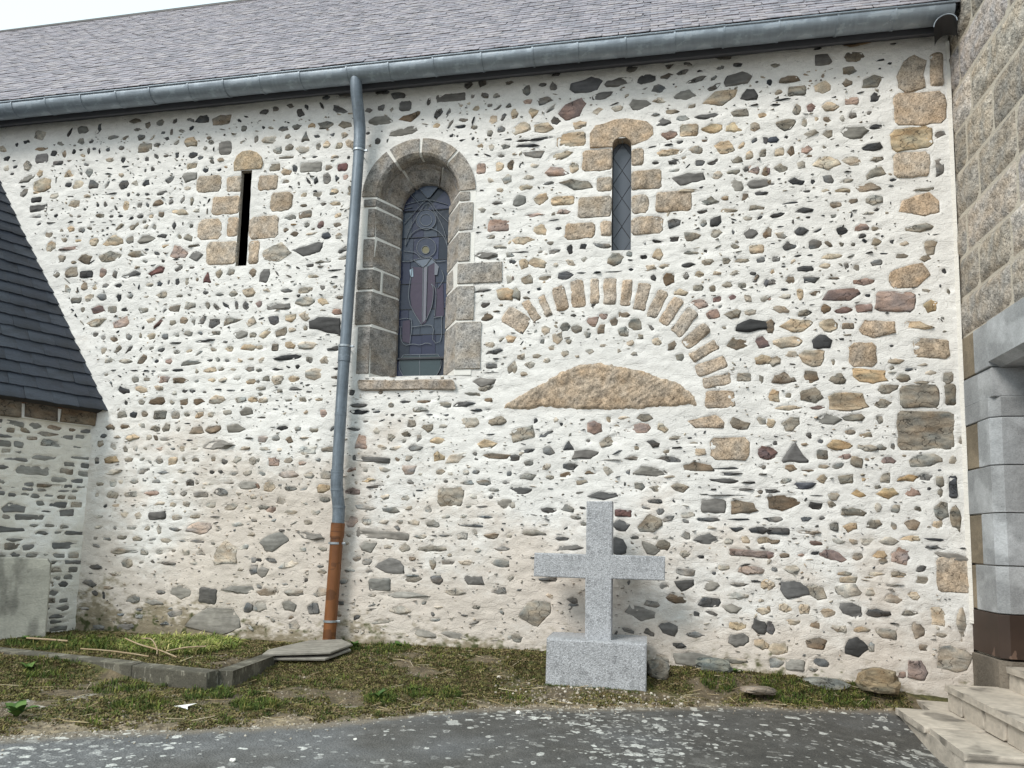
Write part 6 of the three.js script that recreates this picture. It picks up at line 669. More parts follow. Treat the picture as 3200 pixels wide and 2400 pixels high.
// =====================================================================
// THE SIDE CHAPEL on the left, its wall turned 25 degrees towards the churchyard
// =====================================================================
{
  const ch = thing('side_chapel', 'low side chapel with dark blue slate roof at the left edge', 'chapel');
  const A = 25 * rad, H = new THREE.Vector3(-Math.sin(A), 0, Math.cos(A)), N = new THREE.Vector3(Math.cos(A), 0, Math.sin(A)), O = new THREE.Vector3(-5.17, 0, 0);
  // local frame: u to the viewer's left along the wall is -X of this frame; x = -u, y up, z out of the wall
  const frame = new THREE.Matrix4().makeBasis(H.clone().negate(), new THREE.Vector3(0, 1, 0), N).setPosition(O);
  const put = (g) => g.applyMatrix4(frame);
  const cz = (x, y) => 0.014 * (fbm(x * 3 + 7, y * 3 + 7, 3, 161) - 0.5) + 0.010 * (fbm(x * 12, y * 22, 3, 163) - 0.5);
  const rnd = rngOf(404), list = [];
  const big = [[-0.46, 1.46, 0.27, 0.085, 'g'], [-0.62, 0.94, 0.34, 0.065, 'd'], [-0.14, 0.80, 0.22, 0.07, 'd'], [-0.34, 1.71, 0.18, 0.07, 'n'], [-0.58, 1.12, 0.20, 0.08, 'd'], [-0.15, 1.10, 0.13, 0.07, 'd'], [-0.38, 1.58, 0.24, 0.06, 'g'], [-0.1, 1.70, 0.16, 0.04, 'g'], [-0.72, 1.35, 0.2, 0.06, 'g']];
  for (const b of big) list.push(b);
  for (let y = 0.05; y < 1.86;) {
    const h = 0.028 + 0.040 * rnd();
    for (let x = -1.9; x < 0.02;) { const w = 0.05 + 0.19 * rnd() * rnd() + h * 0.4, cx = x + w / 2; if (cx < -0.02 && !big.some((b) => Math.abs(b[0] - cx) < (b[2] + w) / 2 && Math.abs(b[1] - y - h / 2) < (b[3] + h) / 2)) list.push([cx, y + h / 2 + (rnd() - 0.5) * 0.014, w, h * (0.65 + 0.5 * rnd()), 'dggdgnkgdb'[Math.floor(rnd() * 10)]]); x += w + 0.013 + 0.022 * rnd(); }
    y += h + 0.012 + 0.012 * rnd();
  }
  const st = list.map(([x, y, w, h, c]) => ({ x, y, w, h, c, pts: stonePoly(w, h, (rnd() - 0.5) * 8, rnd() < 0.65 ? 'r' : 'o', rnd) }));
  const step = 0.014, nx = 140, ny = 152, pos = [], uv = [], idx = [];
  for (let j = 0; j <= ny; j++) for (let i = 0; i <= nx; i++) { const x = -1.95 + i * step, y = -0.2 + j * step; let z = cz(x, y); for (const s of st) if (Math.abs(s.x - x) < s.w && Math.abs(s.y - y) < s.h) { const d = distIn(s.pts, x - s.x, y - s.y); if (d > -0.02) z -= 0.016 * Math.max(0, -0.1 + 1.7 * fbm(x * 26, y * 36, 2, 68)) * sst(-0.004, 0.010, d); } pos.push(x, y, z); uv.push(x + 0.3, y); }
  for (let j = 0; j < ny; j++) for (let i = 0; i < nx; i++) { const a = j * (nx + 1) + i; idx.push(a, a + 1, a + nx + 2, a, a + nx + 2, a + nx + 1); }
  const wg = geoOf(pos, idx); wg.setAttribute('uv', new THREE.BufferAttribute(new Float32Array(uv), 2)); put(wg);
  const chMap = tex(512, 512, (u, v) => { const f = fbm(u * 6, v * 7, 5, 171, 6, 7), g = fbm(u * 40, v * 60, 2, 173, 40, 60); const s = 0.92 + 0.12 * (f - 0.5) + 0.08 * (g - 0.5), w = sst(0.5, 0.75, f); return [s * lerp(0.95, 1, w), s * lerp(0.93, 0.99, w), s * lerp(0.89, 0.97, w)]; }, true, 0.5);
  const wall2 = part(ch, 'wall', wg, M({ map: chMap, bumpMap: mortarBump, bumpScale: 0.012, roughness: 0.96 }));
  st.forEach((s) => { const g = put(stoneGeo(s.pts, s.x, s.y, cz, -0.007 + 0.008 * rnd(), stoneColor(s.c, rnd).lerp(new THREE.Color(0.95, 0.92, 0.86), 0.10 + 0.22 * rnd()), rnd, false)); part(wall2, 'stone', g, stoneMat(s.c)); });
  part(ch, 'wall_core', put(box(-1.95, 0.35, -0.3, 2.0, -0.5, -0.03, 0)), matCore);
  part(ch, 'end_wall', put(box(-2.4, -1.95, -0.3, 2.0, -2.6, -0.03, 0)), matCore);
  // cornice of brown stones under the eaves
  const corM = M({ vertexColors: true, map: rubTex, bumpMap: rubBump, bumpScale: 0.014 });
  part(ch, 'cornice_mortar', put(box(-1.95, -0.01, 1.905, 2.045, -0.05, 0.035, 0)), matMortar);
  const cuts = [0.02, -0.31, -0.60, -0.95, -1.3, -1.62, -1.95];
  for (let i = 0; i < 6; i++) { const g = box(cuts[i + 1] + 0.016, cuts[i] - 0.012, 1.90 + 0.012 * rnd(), 2.04, -0.05, 0.05 + 0.015 * rnd(), 0.008, i); roughen(g, 0.02, 14, i); const c = col(['#7a6a57', '#6d6153', '#76695a'][i % 3]); part(ch, 'cornice_stone', put(tint(g, new THREE.Color(c.r * 1.2, c.g * 1.2, c.b * 1.2))), corM); }
  // roof: the line where it meets the nave wall, and level courses along the chapel wall
  const T = new THREE.Vector3(-6.43, 4.27, 0.02), B = new THREE.Vector3(-5.06, 2.065, 0.02), V = B.clone().sub(T);
  const Sd = V.clone().addScaledVector(H, -V.dot(H)), L = Sd.length(); Sd.normalize();
  const up = Sd.clone().negate(), nrm = new THREE.Vector3().crossVectors(up, H.clone()).normalize(); if (nrm.y < 0) nrm.negate();
  const across = new THREE.Vector3().crossVectors(up, nrm);
  const rf = new THREE.Matrix4().makeBasis(across, up, nrm).setPosition(B);     // origin at the eaves by the nave
  const sg = across.dot(H) > 0 ? 1 : -1;                                         // which way along x leads away from the nave
  const deck = new THREE.BoxGeometry(4.2, L + 0.9, 0.05); deck.translate(sg * 0.75, (L + 0.9) / 2, -0.032); deck.applyMatrix4(rf);
  const roof = part(ch, 'roof', triUV(deck), M({ color: '#3c3a3a' }));
  const blue = ['#49525f', '#414955', '#505965', '#454d5a'].map((c) => M({ color: col(c).multiplyScalar(0.72), map: slateMap, bumpMap: slateBump, bumpScale: 0.003, roughness: 0.5 }));
  const vs = []; for (let i = 0; i < 6; i++) vs.push(slateGeo(0.217, 0.32, 0.009, rnd));
  const ex = 0.134;
  for (let r = 0; r < 22; r++) for (let k = -6; k < 8; k++) {
    const x = sg * ((k + 0.5) * 0.218 + (r & 1 ? 0.109 : 0)), y = r * ex - 0.03;
    const shear = V.clone().applyMatrix4(new THREE.Matrix4().makeBasis(across, up, nrm).transpose()).x / L;   // the nave wall runs aslant over the roof
    const edge = -shear * y; if (sg * (x - edge) < -0.2 || sg * (x - edge) > 1.5) continue;
    const m = rf.clone().multiply(new THREE.Matrix4().makeTranslation(x + (rnd() - 0.5) * 0.006, y + (rnd() - 0.5) * 0.006, 0.029 + 0.003 * rnd())).multiply(new THREE.Matrix4().makeRotationFromEuler(new THREE.Euler(-0.088 - 0.01 * rnd(), (rnd() - 0.5) * 0.012, (rnd() - 0.5) * 0.014)));
    const s = part(roof, 'slate', vs[Math.floor(rnd() * 6)], blue[Math.floor(rnd() * 4)]); m.decompose(s.position, s.quaternion, s.scale);
  }
  const fas = new THREE.BoxGeometry(3.0, 0.035, 0.03); fas.translate(sg * 1.3, 0.02, -0.075); fas.applyMatrix4(rf); part(ch, 'eaves_board', triUV(fas), M({ color: '#6b4a36', roughness: 0.8 }));
}

// =====================================================================
// THE PORCH on the right: wall facing left, doorway in pale granite
// =====================================================================
{
  const p = thing('porch_building', 'granite porch with chamfered doorway at the right edge', 'building');
  const X = 2.262, rnd = rngOf(909);
  const joint = M({ color: '#c9c1b4', bumpMap: mortarBump, bumpScale: 0.012 });
  part(p, 'wall_above_door', box(X + 0.03, X + 0.5, 2.52, 6.2, -0.6, 2.8, 0), joint);
  const wallIn = part(p, 'wall_beside_door', box(X + 0.03, X + 0.4, -0.3, 2.52, -0.6, 0.36, 0), joint);
  part(p, 'wall_beside_door', box(X + 0.03, X + 0.4, -0.3, 2.52, 1.72, 2.8, 0), joint);
  part(p, 'inner_mass', box(X + 0.5, 5.5, -0.3, 6.2, -0.6, 2.8, 0), matCore);
  // rough ashlar above the door
  const wallPart = part(p, 'wall', box(X + 0.018, X + 0.03, 2.50, 6.1, 0, 2.75, 0), M({ color: '#c6beb0', bumpMap: mortarBump, bumpScale: 0.015 }));
  const ashl = M({ vertexColors: true, map: granTex, bumpMap: granBump, bumpScale: 0.03 });
  const ys = [2.53, 2.83, 3.14, 3.46, 3.80, 4.14, 4.48, 4.81, 5.14, 5.48, 5.8, 6.1];
  const tones = ['#b3aa9d', '#a69e92', '#beb4a9', '#afa79c', '#b8b0ab', '#c6bdb3', '#a8a096'];
  const block = (y0, y1, z0, z1, c, proud = 0.030) => {
    const ny = 7, nz = Math.max(5, Math.round((z1 - z0) / 0.05)), pos = [], idx = [], s = rnd() * 50;
    for (let j = 0; j <= ny; j++) for (let i = 0; i <= nz; i++) { const a = i / nz, b = j / ny, e = Math.min(a * (z1 - z0), (1 - a) * (z1 - z0), b * (y1 - y0), (1 - b) * (y1 - y0)); const y = lerp(y0, y1, b), z = lerp(z0, z1, a); pos.push(X + 0.02 - proud * sst(-0.001, 0.02, e) * 0.7 - 0.030 * (fbm(z * 9 + s, y * 9 + s, 4, 7) - 0.5) * sst(0, 0.03, e), y + 0.012 * (vn(z * 7 + s, y * 3, 3) - 0.5), z); }
    for (let j = 0; j < ny; j++) for (let i = 0; i < nz; i++) { const a = j * (nz + 1) + i; idx.push(a, a + 1, a + nz + 2, a, a + nz + 2, a + nz + 1); }
    const g = geoOf(pos, idx), q = col(c), k = 1.5 * (0.84 + 0.32 * rnd()); const t = triUV(tint(g, new THREE.Color(q.r * k, q.g * k, q.b * k)), s);
    t.computeVertexNormals(); return toCreasedNormals(t, 1.2);
  };
  for (let r = 0; r < ys.length - 1; r++) for (let z = 0.004 - (r & 1 ? 0 : 0.0); z < 2.7;) { const w = r && z < 0.02 ? [0.22, 0.34, 0.16, 0.4][r % 4] : 0.42 + 0.42 * rnd(), z1 = Math.min(2.74, z + w); part(wallPart, 'stone', block(ys[r] + 0.009, ys[r + 1] - 0.009, z, z1 - 0.014, tones[Math.floor(rnd() * tones.length)]), ashl); z = z1 + 0.004; }
  // pale patch of render high on the wall
  // jamb stones with a chamfer; alternate ones are short and a sandier stone fills behind them
  const paleTex = tex(512, 512, (u, v) => { const f = fbm(u * 8, v * 8, 5, 201, 8), s = vn(u * 150, v * 150, 203, 150); const st = fbm(u * 3, v * 4, 4, 207, 3, 4); return 0.80 + 0.20 * f + 0.12 * (s - 0.5) - (s > 0.92 ? 0.22 : 0) - 0.12 * sst(0.52, 0.66, st); }, true, 1.1);
  const pale = [M({ color: '#cdd1d5', map: paleTex, bumpMap: granBump, bumpScale: 0.003, roughness: 0.85 }), M({ color: '#c4c7ca', map: paleTex, bumpMap: granBump, bumpScale: 0.003, roughness: 0.85 })];
  const sandy = M({ color: '#a1937d', map: paleTex, bumpMap: granBump, bumpScale: 0.006 });
  const jy = [0.235, 0.53, 0.85, 1.205, 1.53, 1.86, 2.205], zc = 0.41, xc = X + 0.06, ze = 0.462, xe = X + 0.36;
  const brown = M({ color: '#6b564a', roughness: 0.6, map: tex(512, 512, (u, v) => { const f = fbm(u * 6, v * 6, 4, 211, 6), w = fbm(u * 9, v * 5, 5, 215, 9, 5), b = 0.8 + 0.3 * f; return w > 0.66 ? [1.7, 1.75, 1.8].map((q) => Math.min(1, q)) : [b * 0.62, b * 0.60, b * 0.58]; }) });
  for (let i = 0; i < 6; i++) {
    const short = [2, 4].includes(i), z0 = short ? 0.23 : i === 1 ? 0.10 : 0.004, y0 = jy[i] + 0.003, y1 = jy[i + 1] - 0.003, chm = i !== 5;
    const plan = [[X, z0], [xe, z0], [xe, ze], ...(i === 0 ? [[xc - 0.01, ze], [X, zc + 0.01]] : [[xc, ze], [X, zc]])];
    if (chm) part(p, 'jamb_stone', prism(plan, y0, y1, 0.004, i), i === 0 ? brown : pale[i & 1], i === 0 ? 'bottom jamb stone painted dark brown' : undefined);
    else { part(p, 'jamb_stone', prism([[X, z0], [xe, z0], [xe, ze], [xc, ze], [X, zc]], y0, 2.0, 0.004, i), pale[1]); part(p, 'jamb_stone', prism([[X, z0], [xe, z0], [xe, ze], [X + 0.01, ze]], 2.0, y1, 0.004, i), pale[1]); }
    if (z0 > 0.01) part(p, 'back_stone', prism([[X + 0.004, 0.006], [X + 0.1, 0.006], [X + 0.1, z0 - 0.006], [X + 0.004, z0 - 0.006]], y0 + 0.004, y1 - 0.004, 0.004, i), sandy);
  }
  part(p, 'base_stone', roughen(prism([[X - 0.01, -0.02], [xe, -0.02], [xe, ze], [X + 0.05, ze], [X - 0.01, zc]], -0.25, 0.225, 0.006, 4), 0.012, 12), M({ color: '#857c70', map: paleTex, bumpMap: granBump, bumpScale: 0.01 }));
  part(p, 'jamb_stone', prism([[X, 2.1], [xe, 2.1], [xe, 1.66], [xc, 1.66], [X, 1.71]], -0.2, 2.205, 0.004, 9), pale[0]);
  for (let r = 0; r < 7; r++) part(wallPart, 'stone', block(-0.1 + r * 0.37, 0.25 + r * 0.37, 2.12, 2.74, tones[r]), ashl);
  // lintel, chamfered below, and the sandy stone at its end
  { const s = new THREE.Shape([[X - 0.004, 2.525], [X + 0.36, 2.525], [X + 0.36, 2.20], [X + 0.07, 2.20], [X - 0.004, 2.245]].map(([a, b]) => new THREE.Vector2(a, b))); const g = new THREE.ExtrudeGeometry(s, { depth: 1.50, bevelEnabled: true, bevelSize: 0.004, bevelThickness: 0.004, bevelOffset: -0.004, bevelSegments: 1 }); g.translate(0, 0, 0.46);
    part(p, 'lintel', triUV(g), pale[0]);
    part(p, 'lintel_end', prism([[X - 0.004, 0.235], [X + 0.36, 0.235], [X + 0.36, 0.458], [X - 0.004, 0.458]], 2.21, 2.521, 0.004, 2), pale[0]);
    part(p, 'back_stone', prism([[X + 0.002, 0.006], [X + 0.1, 0.006], [X + 0.1, 0.228], [X + 0.002, 0.228]], 2.212, 2.52, 0.004, 7), sandy); }
  // door of dark brown boards
  const door = part(p, 'door', box(xe + 0.02, xe + 0.06, 0.2, 2.2, ze - 0.05, 1.7, 0.004), M({ color: '#43291f', roughness: 0.6, bumpMap: slateBump, bumpScale: 0.002 }));
  for (let z = ze - 0.05, i = 0; z < 1.65; z += 0.14, i++) part(door, 'board', box(xe, xe + 0.022, 0.21, 2.19, z + 0.003, z + 0.137, 0.004, i), M({ color: ['#4d2f23', '#472b20', '#523326'][i % 3], roughness: 0.55, bumpMap: slateBump, bumpScale: 0.003 }));
  part(p, 'door_sill', box(X + 0.1, xe + 0.1, -0.25, 0.19, ze, 1.66, 0.004), sandy);
  // mortar fillet in the corner with the nave
  part(p, 'corner_fillet', roughen(prism([[X - 0.016, 0.004], [X + 0.004, 0.026], [X + 0.004, 0.0], [X - 0.03, -0.03]], 0.42, 4.92, 0.002), 0.01, 5), M({ color: '#e4e0d9', bumpMap: mortarBump, bumpScale: 0.012 }));
}
// ---------- steps up to the porch ----------
{
  const s = thing('stone_steps', 'three worn pale stone steps up to the porch door', 'steps');
  const stMap = tex(1024, 512, (u, v) => { const f = fbm(u * 8, v * 6, 5, 221, 8, 6), g = fbm(u * 30, v * 50, 3, 223, 30, 50), w = fbm(u * 5, v * 5, 4, 227, 5); const k = 0.86 + 0.24 * (f - 0.5) + 0.14 * (g - 0.5) - 0.24 * sst(0.52, 0.70, w); return [k, k * 0.98, k * 0.955]; }, true, 1.1);
  const stone = M({ color: '#dbd5cc', map: stMap, bumpMap: granBump, bumpScale: 0.004, roughness: 0.9 }), side = stone;
  const slab = (x0, x1, y0, y1, z0, z1, seed) => { const g = box(x0, x1, y0, y1, z0, z1, 0.012, seed); return roughen(g, 0.016, 8, seed); };
  const s1 = part(s, 'bottom_step', slab(1.628, 2.3, -0.40, -0.155, 0.42, 1.505, 1), side);
  part(s1, 'tread_slab', slab(1.60, 1.98, -0.16, -0.12, 0.42, 0.955, 2), stone); part(s1, 'tread_slab', slab(1.625, 1.98, -0.165, -0.122, 0.963, 1.515, 3), stone); part(s1, 'tread_slab', slab(1.84, 2.25, -0.16, -0.124, 0.10, 0.415, 8), stone);
  part(s1, 'step_core', slab(1.87, 2.24, -0.40, -0.157, 0.11, 0.42, 11), side);
  const s2 = part(s, 'middle_step', slab(1.965, 2.32, -0.15, 0.002, 0.36, 1.48, 4), side);
  part(s2, 'tread_slab', slab(1.93, 2.32, 0.0, 0.042, 0.37, 1.49, 5), stone);
  [[0.38, 0.62], [0.63, 0.94], [0.945, 1.22], [1.225, 1.47]].forEach(([a, b], i) => part(s2, 'riser_slab', slab(1.945, 1.975, -0.118, -0.002, a, b, i + 20), stone));
  const s3 = part(s, 'top_step', slab(2.30, 2.66, -0.2, 0.166, 0.465, 1.66, 6), side);
  part(s3, 'tread_slab', slab(2.27, 2.64, 0.163, 0.203, 0.47, 1.655, 7), stone);
  part(s3, 'riser_slab', slab(2.285, 2.305, 0.035, 0.162, 0.47, 1.655, 9), stone);
}
// ---------- granite cross ----------
{
  const g = thing('memorial_cross', 'pale grey granite cross on a plinth before the wall', 'cross');
  const t = tex(1024, 1024, (u, v) => { const s = vn(u * 170, v * 170, 231, 170), q = vn(u * 90, v * 90, 233, 90), f = fbm(u * 7, v * 7, 4, 235, 7), k = 0.80 + 0.22 * (q - 0.5) + 0.12 * (f - 0.5) - (s > 0.78 ? 0.5 * (s - 0.78) / 0.22 : 0) + (s < 0.15 ? 0.1 : 0), st = (fbm(u * 10, v * 10, 5, 237, 10) > 0.70 ? 0.88 : 1) * (fbm(u * 24, v * 7, 4, 241, 24, 7) > 0.67 ? 0.92 : 1); return [k * st, k * st, k * st * 1.01]; }, true, 2);
  const b = tex(512, 512, (u, v) => 0.6 * vn(u * 110, v * 110, 231, 110) + 0.4 * fbm(u * 40, v * 40, 3, 239, 40), false, 2);
  const m = M({ color: '#d9dbde', map: t, bumpMap: b, bumpScale: 0.005, roughness: 0.8 });
  const s = new THREE.Shape([[-0.5, 0.225], [-0.305, 0.225], [-0.305, 0.675], [0.08, 0.675], [0.08, 0.852], [-0.305, 0.852], [-0.305, 1.25], [-0.5, 1.25], [-0.5, 0.852], [-0.89, 0.852], [-0.89, 0.675], [-0.5, 0.675]].map(([x, y]) => new THREE.Vector2(x, y)));
  const e = new THREE.ExtrudeGeometry(s, { depth: 0.15, bevelEnabled: true, bevelSize: 0.009, bevelThickness: 0.009, bevelOffset: -0.009, bevelSegments: 3 }); e.translate(0, 0, 0.25);
  part(g, 'cross', roughen(triUV(e), 0.006, 16), m);
  part(g, 'plinth', roughen(box(-0.775, -0.05, -0.16, 0.235, 0.07, 0.50, 0.014, 2), 0.010, 9), m);
}

// =====================================================================
// GROUND
// =====================================================================
const EDGE = [[-9, 5.4], [-6, 4.1], [-3.165, 2.734], [-2.661, 2.466], [-2.109, 2.172], [-1.693, 1.853], [-1.342, 1.445], [-0.889, 1.184], [-0.089, 0.84], [0.783, 0.50], [1.369, 0.30], [1.7, 0.24], [2.4, 0.2]];
const edgeZ = (x) => interp(EDGE, x) + 0.05 * (fbm(x * 2.2 + 50, 3, 4, 301) - 0.5) * 2;
const ya = (x, z = 0) => -0.14 - 0.02 * Math.max(-6, Math.min(3, x)) - 0.10 * sst(0.9, 1.7, x) * sst(0.3, 1.2, z);
const YB = [[-6, 0.06], [-4.95, 0.07], [-4.1, 0.05], [-3.4, 0.04], [-2.4, 0.04], [-1.1, 0.055], [-0.86, 0.055], [0.14, 0.0], [1.07, -0.03], [1.6, -0.07], [1.84, -0.11], [2.4, -0.13]];
const plot = (x, z) => sst(-2.88, -2.98, x) * sst(1.46, 1.36, z);
function ground(x, z) {
  const t = z / edgeZ(x), b = interp(YB, x), a = ya(x);
  let y = a + 0.010 + (b - a) * (1 - sst(0, lerp(0.85, 0.58, sst(-1.5, -2.8, x)), t)) + 0.035 * (fbm(x * 2.6 + 9, z * 2.6 + 9, 3, 303) - 0.5) * sst(-0.1, 0.3, t) * (1 - sst(0.8, 1, t)) + 0.022 * (fbm(x * 11, z * 11, 3, 305) - 0.5);
  y -= 0.06 * sst(0.95, 1.08, t); y = lerp(y, Math.min(y, -0.095), sst(0.30, 0.45, z) * sst(-1.1, -0.8, x) * sst(0.25, 0.0, x));
  return lerp(y, 0.035 + 0.03 * (fbm(x * 7, z * 7, 3, 307) - 0.5), plot(x, z));
}
{
  const nx = 420, nz = 90, pos = [], uv = [], idx = [];
  for (let j = 0; j <= nz; j++) for (let i = 0; i <= nx; i++) { const x = lerp(-8, 2.25, i / nx), t = lerp(-0.12, 1.14, j / nz), z = t < 0 ? t : t * edgeZ(x); pos.push(x, ground(x, Math.max(0, z)), z); uv.push(x, z); }
  for (let j = 0; j < nz; j++) for (let i = 0; i < nx; i++) { const a = j * (nx + 1) + i; idx.push(a, a + nx + 1, a + nx + 2, a, a + nx + 2, a + 1); }
  const g = geoOf(pos, idx); g.setAttribute('uv', new THREE.BufferAttribute(new Float32Array(uv), 2));
  const gw = 7.6, gh = 3.0, map = tex(2048, 1024, (u, v) => {
    const x = -5.4 + u * gw, z = -0.1 + v * gh, f = fbm(x * 3, z * 3, 5, 311), q = fbm(x * 30, z * 30, 3, 313), p = vn(x * 130, z * 130, 315), e = fbm(x * 7 + 3, z * 7, 4, 317);
    let c = [0.44, 0.39, 0.31];
    const gr = sst(0.34, 0.52, f * 0.65 + e * 0.35 - 0.10 * sst(0.65, 1.0, z / edgeZ(x)) - 0.10 * sst(-1.2, -0.6, x) * sst(0.3, -0.1, x) * sst(0.2, 0.5, z));
    c = [lerp(c[0], 0.36, gr), lerp(c[1], 0.35, gr), lerp(c[2], 0.21, gr)];
    const sand = sst(0.5, 0.68, e * 0.6 + 0.45 * sst(0.75, 1.02, z / edgeZ(x)));
    c = [lerp(c[0], 0.60, sand), lerp(c[1], 0.545, sand), lerp(c[2], 0.455, sand)];
    const k = 0.66 + 0.50 * q + 0.22 * (p - 0.5); return c.map((w) => w * k);
  });
  map.wrapS = map.wrapT = THREE.MirroredRepeatWrapping; map.repeat.set(1 / gw, 1 / gh); map.offset.set(5.4 / gw, 0.1 / gh);
  structure('earth_bank', g, M({ map, bumpMap: tex(1024, 1024, (u, v) => fbm(u * 20, v * 20, 6, 321, 20), false), bumpScale: 0.03, roughness: 1 }));
}
{
  const gw = 8, gh = 4, rnd = rngOf(515), W = 2048, H = 1024, buf = new Float32Array(W * H);
  const dens = (x, z) => Math.min(1, (0.30 + 0.9 * sst(0.36, 0.60, fbm(x * 1.3 + 7, z * 1.6 + 2, 3, 331))) * (0.18 + 0.82 * sst(-1.7, -0.5, x)) + 0.6 * sst(-2.0, -2.7, x));
  for (let i = 0; i < 20000; i++) {
    const x = -4.6 + rnd() * gw, z = -0.2 + rnd() * gh, r = 0.006 + 0.040 * rnd() * rnd() * rnd(), al = 0.22 + 0.75 * rnd(), hol = rnd() < 0.25, as = 0.6 + 0.8 * rnd(), sd = i * 3;
    if (rnd() > dens(x, z)) continue;
    const px = (x + 4.6) / gw * W, pz = (z + 0.2) / gh * H, R = Math.ceil(r * 1.6 / gw * W) + 1;
    for (let a = -R; a <= R; a++) for (let b = -R; b <= R; b++) { const X = Math.round(px) + a, Y = Math.round(pz) + b; if (X < 0 || Y < 0 || X >= W || Y >= H) continue; const d = Math.hypot((X - px) * gw / W * as, (Y - pz) * gh / H / as) / r + 0.9 * (vn(X * 0.22, Y * 0.22, sd) - 0.5); const v = d < 1 ? (hol && d < 0.55 ? al * 0.35 : al) : 0; if (v > buf[Y * W + X]) buf[Y * W + X] = v; }
  }
  const map = tex(W, H, (u, v, i, j) => {
    const x = -4.6 + u * gw, z = -0.2 + v * gh, f = fbm(x * 2, z * 2, 4, 341), q = vn(x * 220, z * 220, 343), g = fbm(x * 14, z * 14, 4, 345), m = fbm(x * 0.9 + 1, z * 0.9, 3, 347), old = sst(0.35, 0.65, 0.5 * f + 0.5 * m + 0.30 * sst(-1.6, 0.2, x) - 0.12);
    let k = lerp(0.41, 0.285, old) + 0.08 * (f - 0.5) + 0.12 * (q - 0.5) + 0.10 * (g - 0.5), c = [k * lerp(0.995, 1.03, old), k, k * lerp(1.01, 0.955, old)];
    const film = sst(0.55, 0.7, g * 0.6 + f * 0.4) * 0.25 * dens(x, z); c = c.map((w) => lerp(w, 0.56, film));
    const edge = sst(0.16, 0.0, z - edgeZ(x) + 0.10 * (g - 0.5)); c = [lerp(c[0], 0.55, edge * 0.7), lerp(c[1], 0.50, edge * 0.7), lerp(c[2], 0.43, edge * 0.7)];
    const l = buf[j * W + i] * (0.8 + 0.4 * (q - 0.5)); return [lerp(c[0], 0.93, l), lerp(c[1], 0.93, l), lerp(c[2], 0.91, l)];
  });
  map.wrapS = map.wrapT = THREE.MirroredRepeatWrapping; map.repeat.set(1 / gw, 1 / gh); map.offset.set(4.6 / gw, 0.2 / gh);
  const xs = [-40, -20, -12, -8, -6, -5, -4, -3, -2, -1, 0, 0.5, 0.9, 1.1, 1.3, 1.5, 1.7, 2, 3, 4, 8, 20, 40], zs = [-0.3, 0, 0.3, 0.45, 0.6, 0.75, 0.9, 1.05, 1.2, 1.5, 2, 3, 4, 6, 10, 20, 40], pos = [], uv = [], idx = [];
  zs.forEach((z) => xs.forEach((x) => { pos.push(x, ya(x, z), z); uv.push(x, z); })); const n = xs.length;
  for (let j = 0; j < zs.length - 1; j++) for (let i = 0; i < n - 1; i++) { const a = j * n + i; idx.push(a, a + n, a + n + 1, a, a + n + 1, a + 1); }
  const g = geoOf(pos, idx); g.setAttribute('uv', new THREE.BufferAttribute(new Float32Array(uv), 2));
  structure('asphalt', g, M({ map, bumpMap: tex(1024, 1024, (u, v) => 0.7 * vn(u * 150, v * 150, 351, 150) + 0.3 * fbm(u * 30, v * 30, 3, 353, 30), false), bumpScale: 0.006, roughness: 0.9 }));
  structure('ground', new THREE.CircleGeometry(300, 48).rotateX(-Math.PI / 2).translate(0, -0.40, 0), M({ color: '#6d6a5c' }));
}
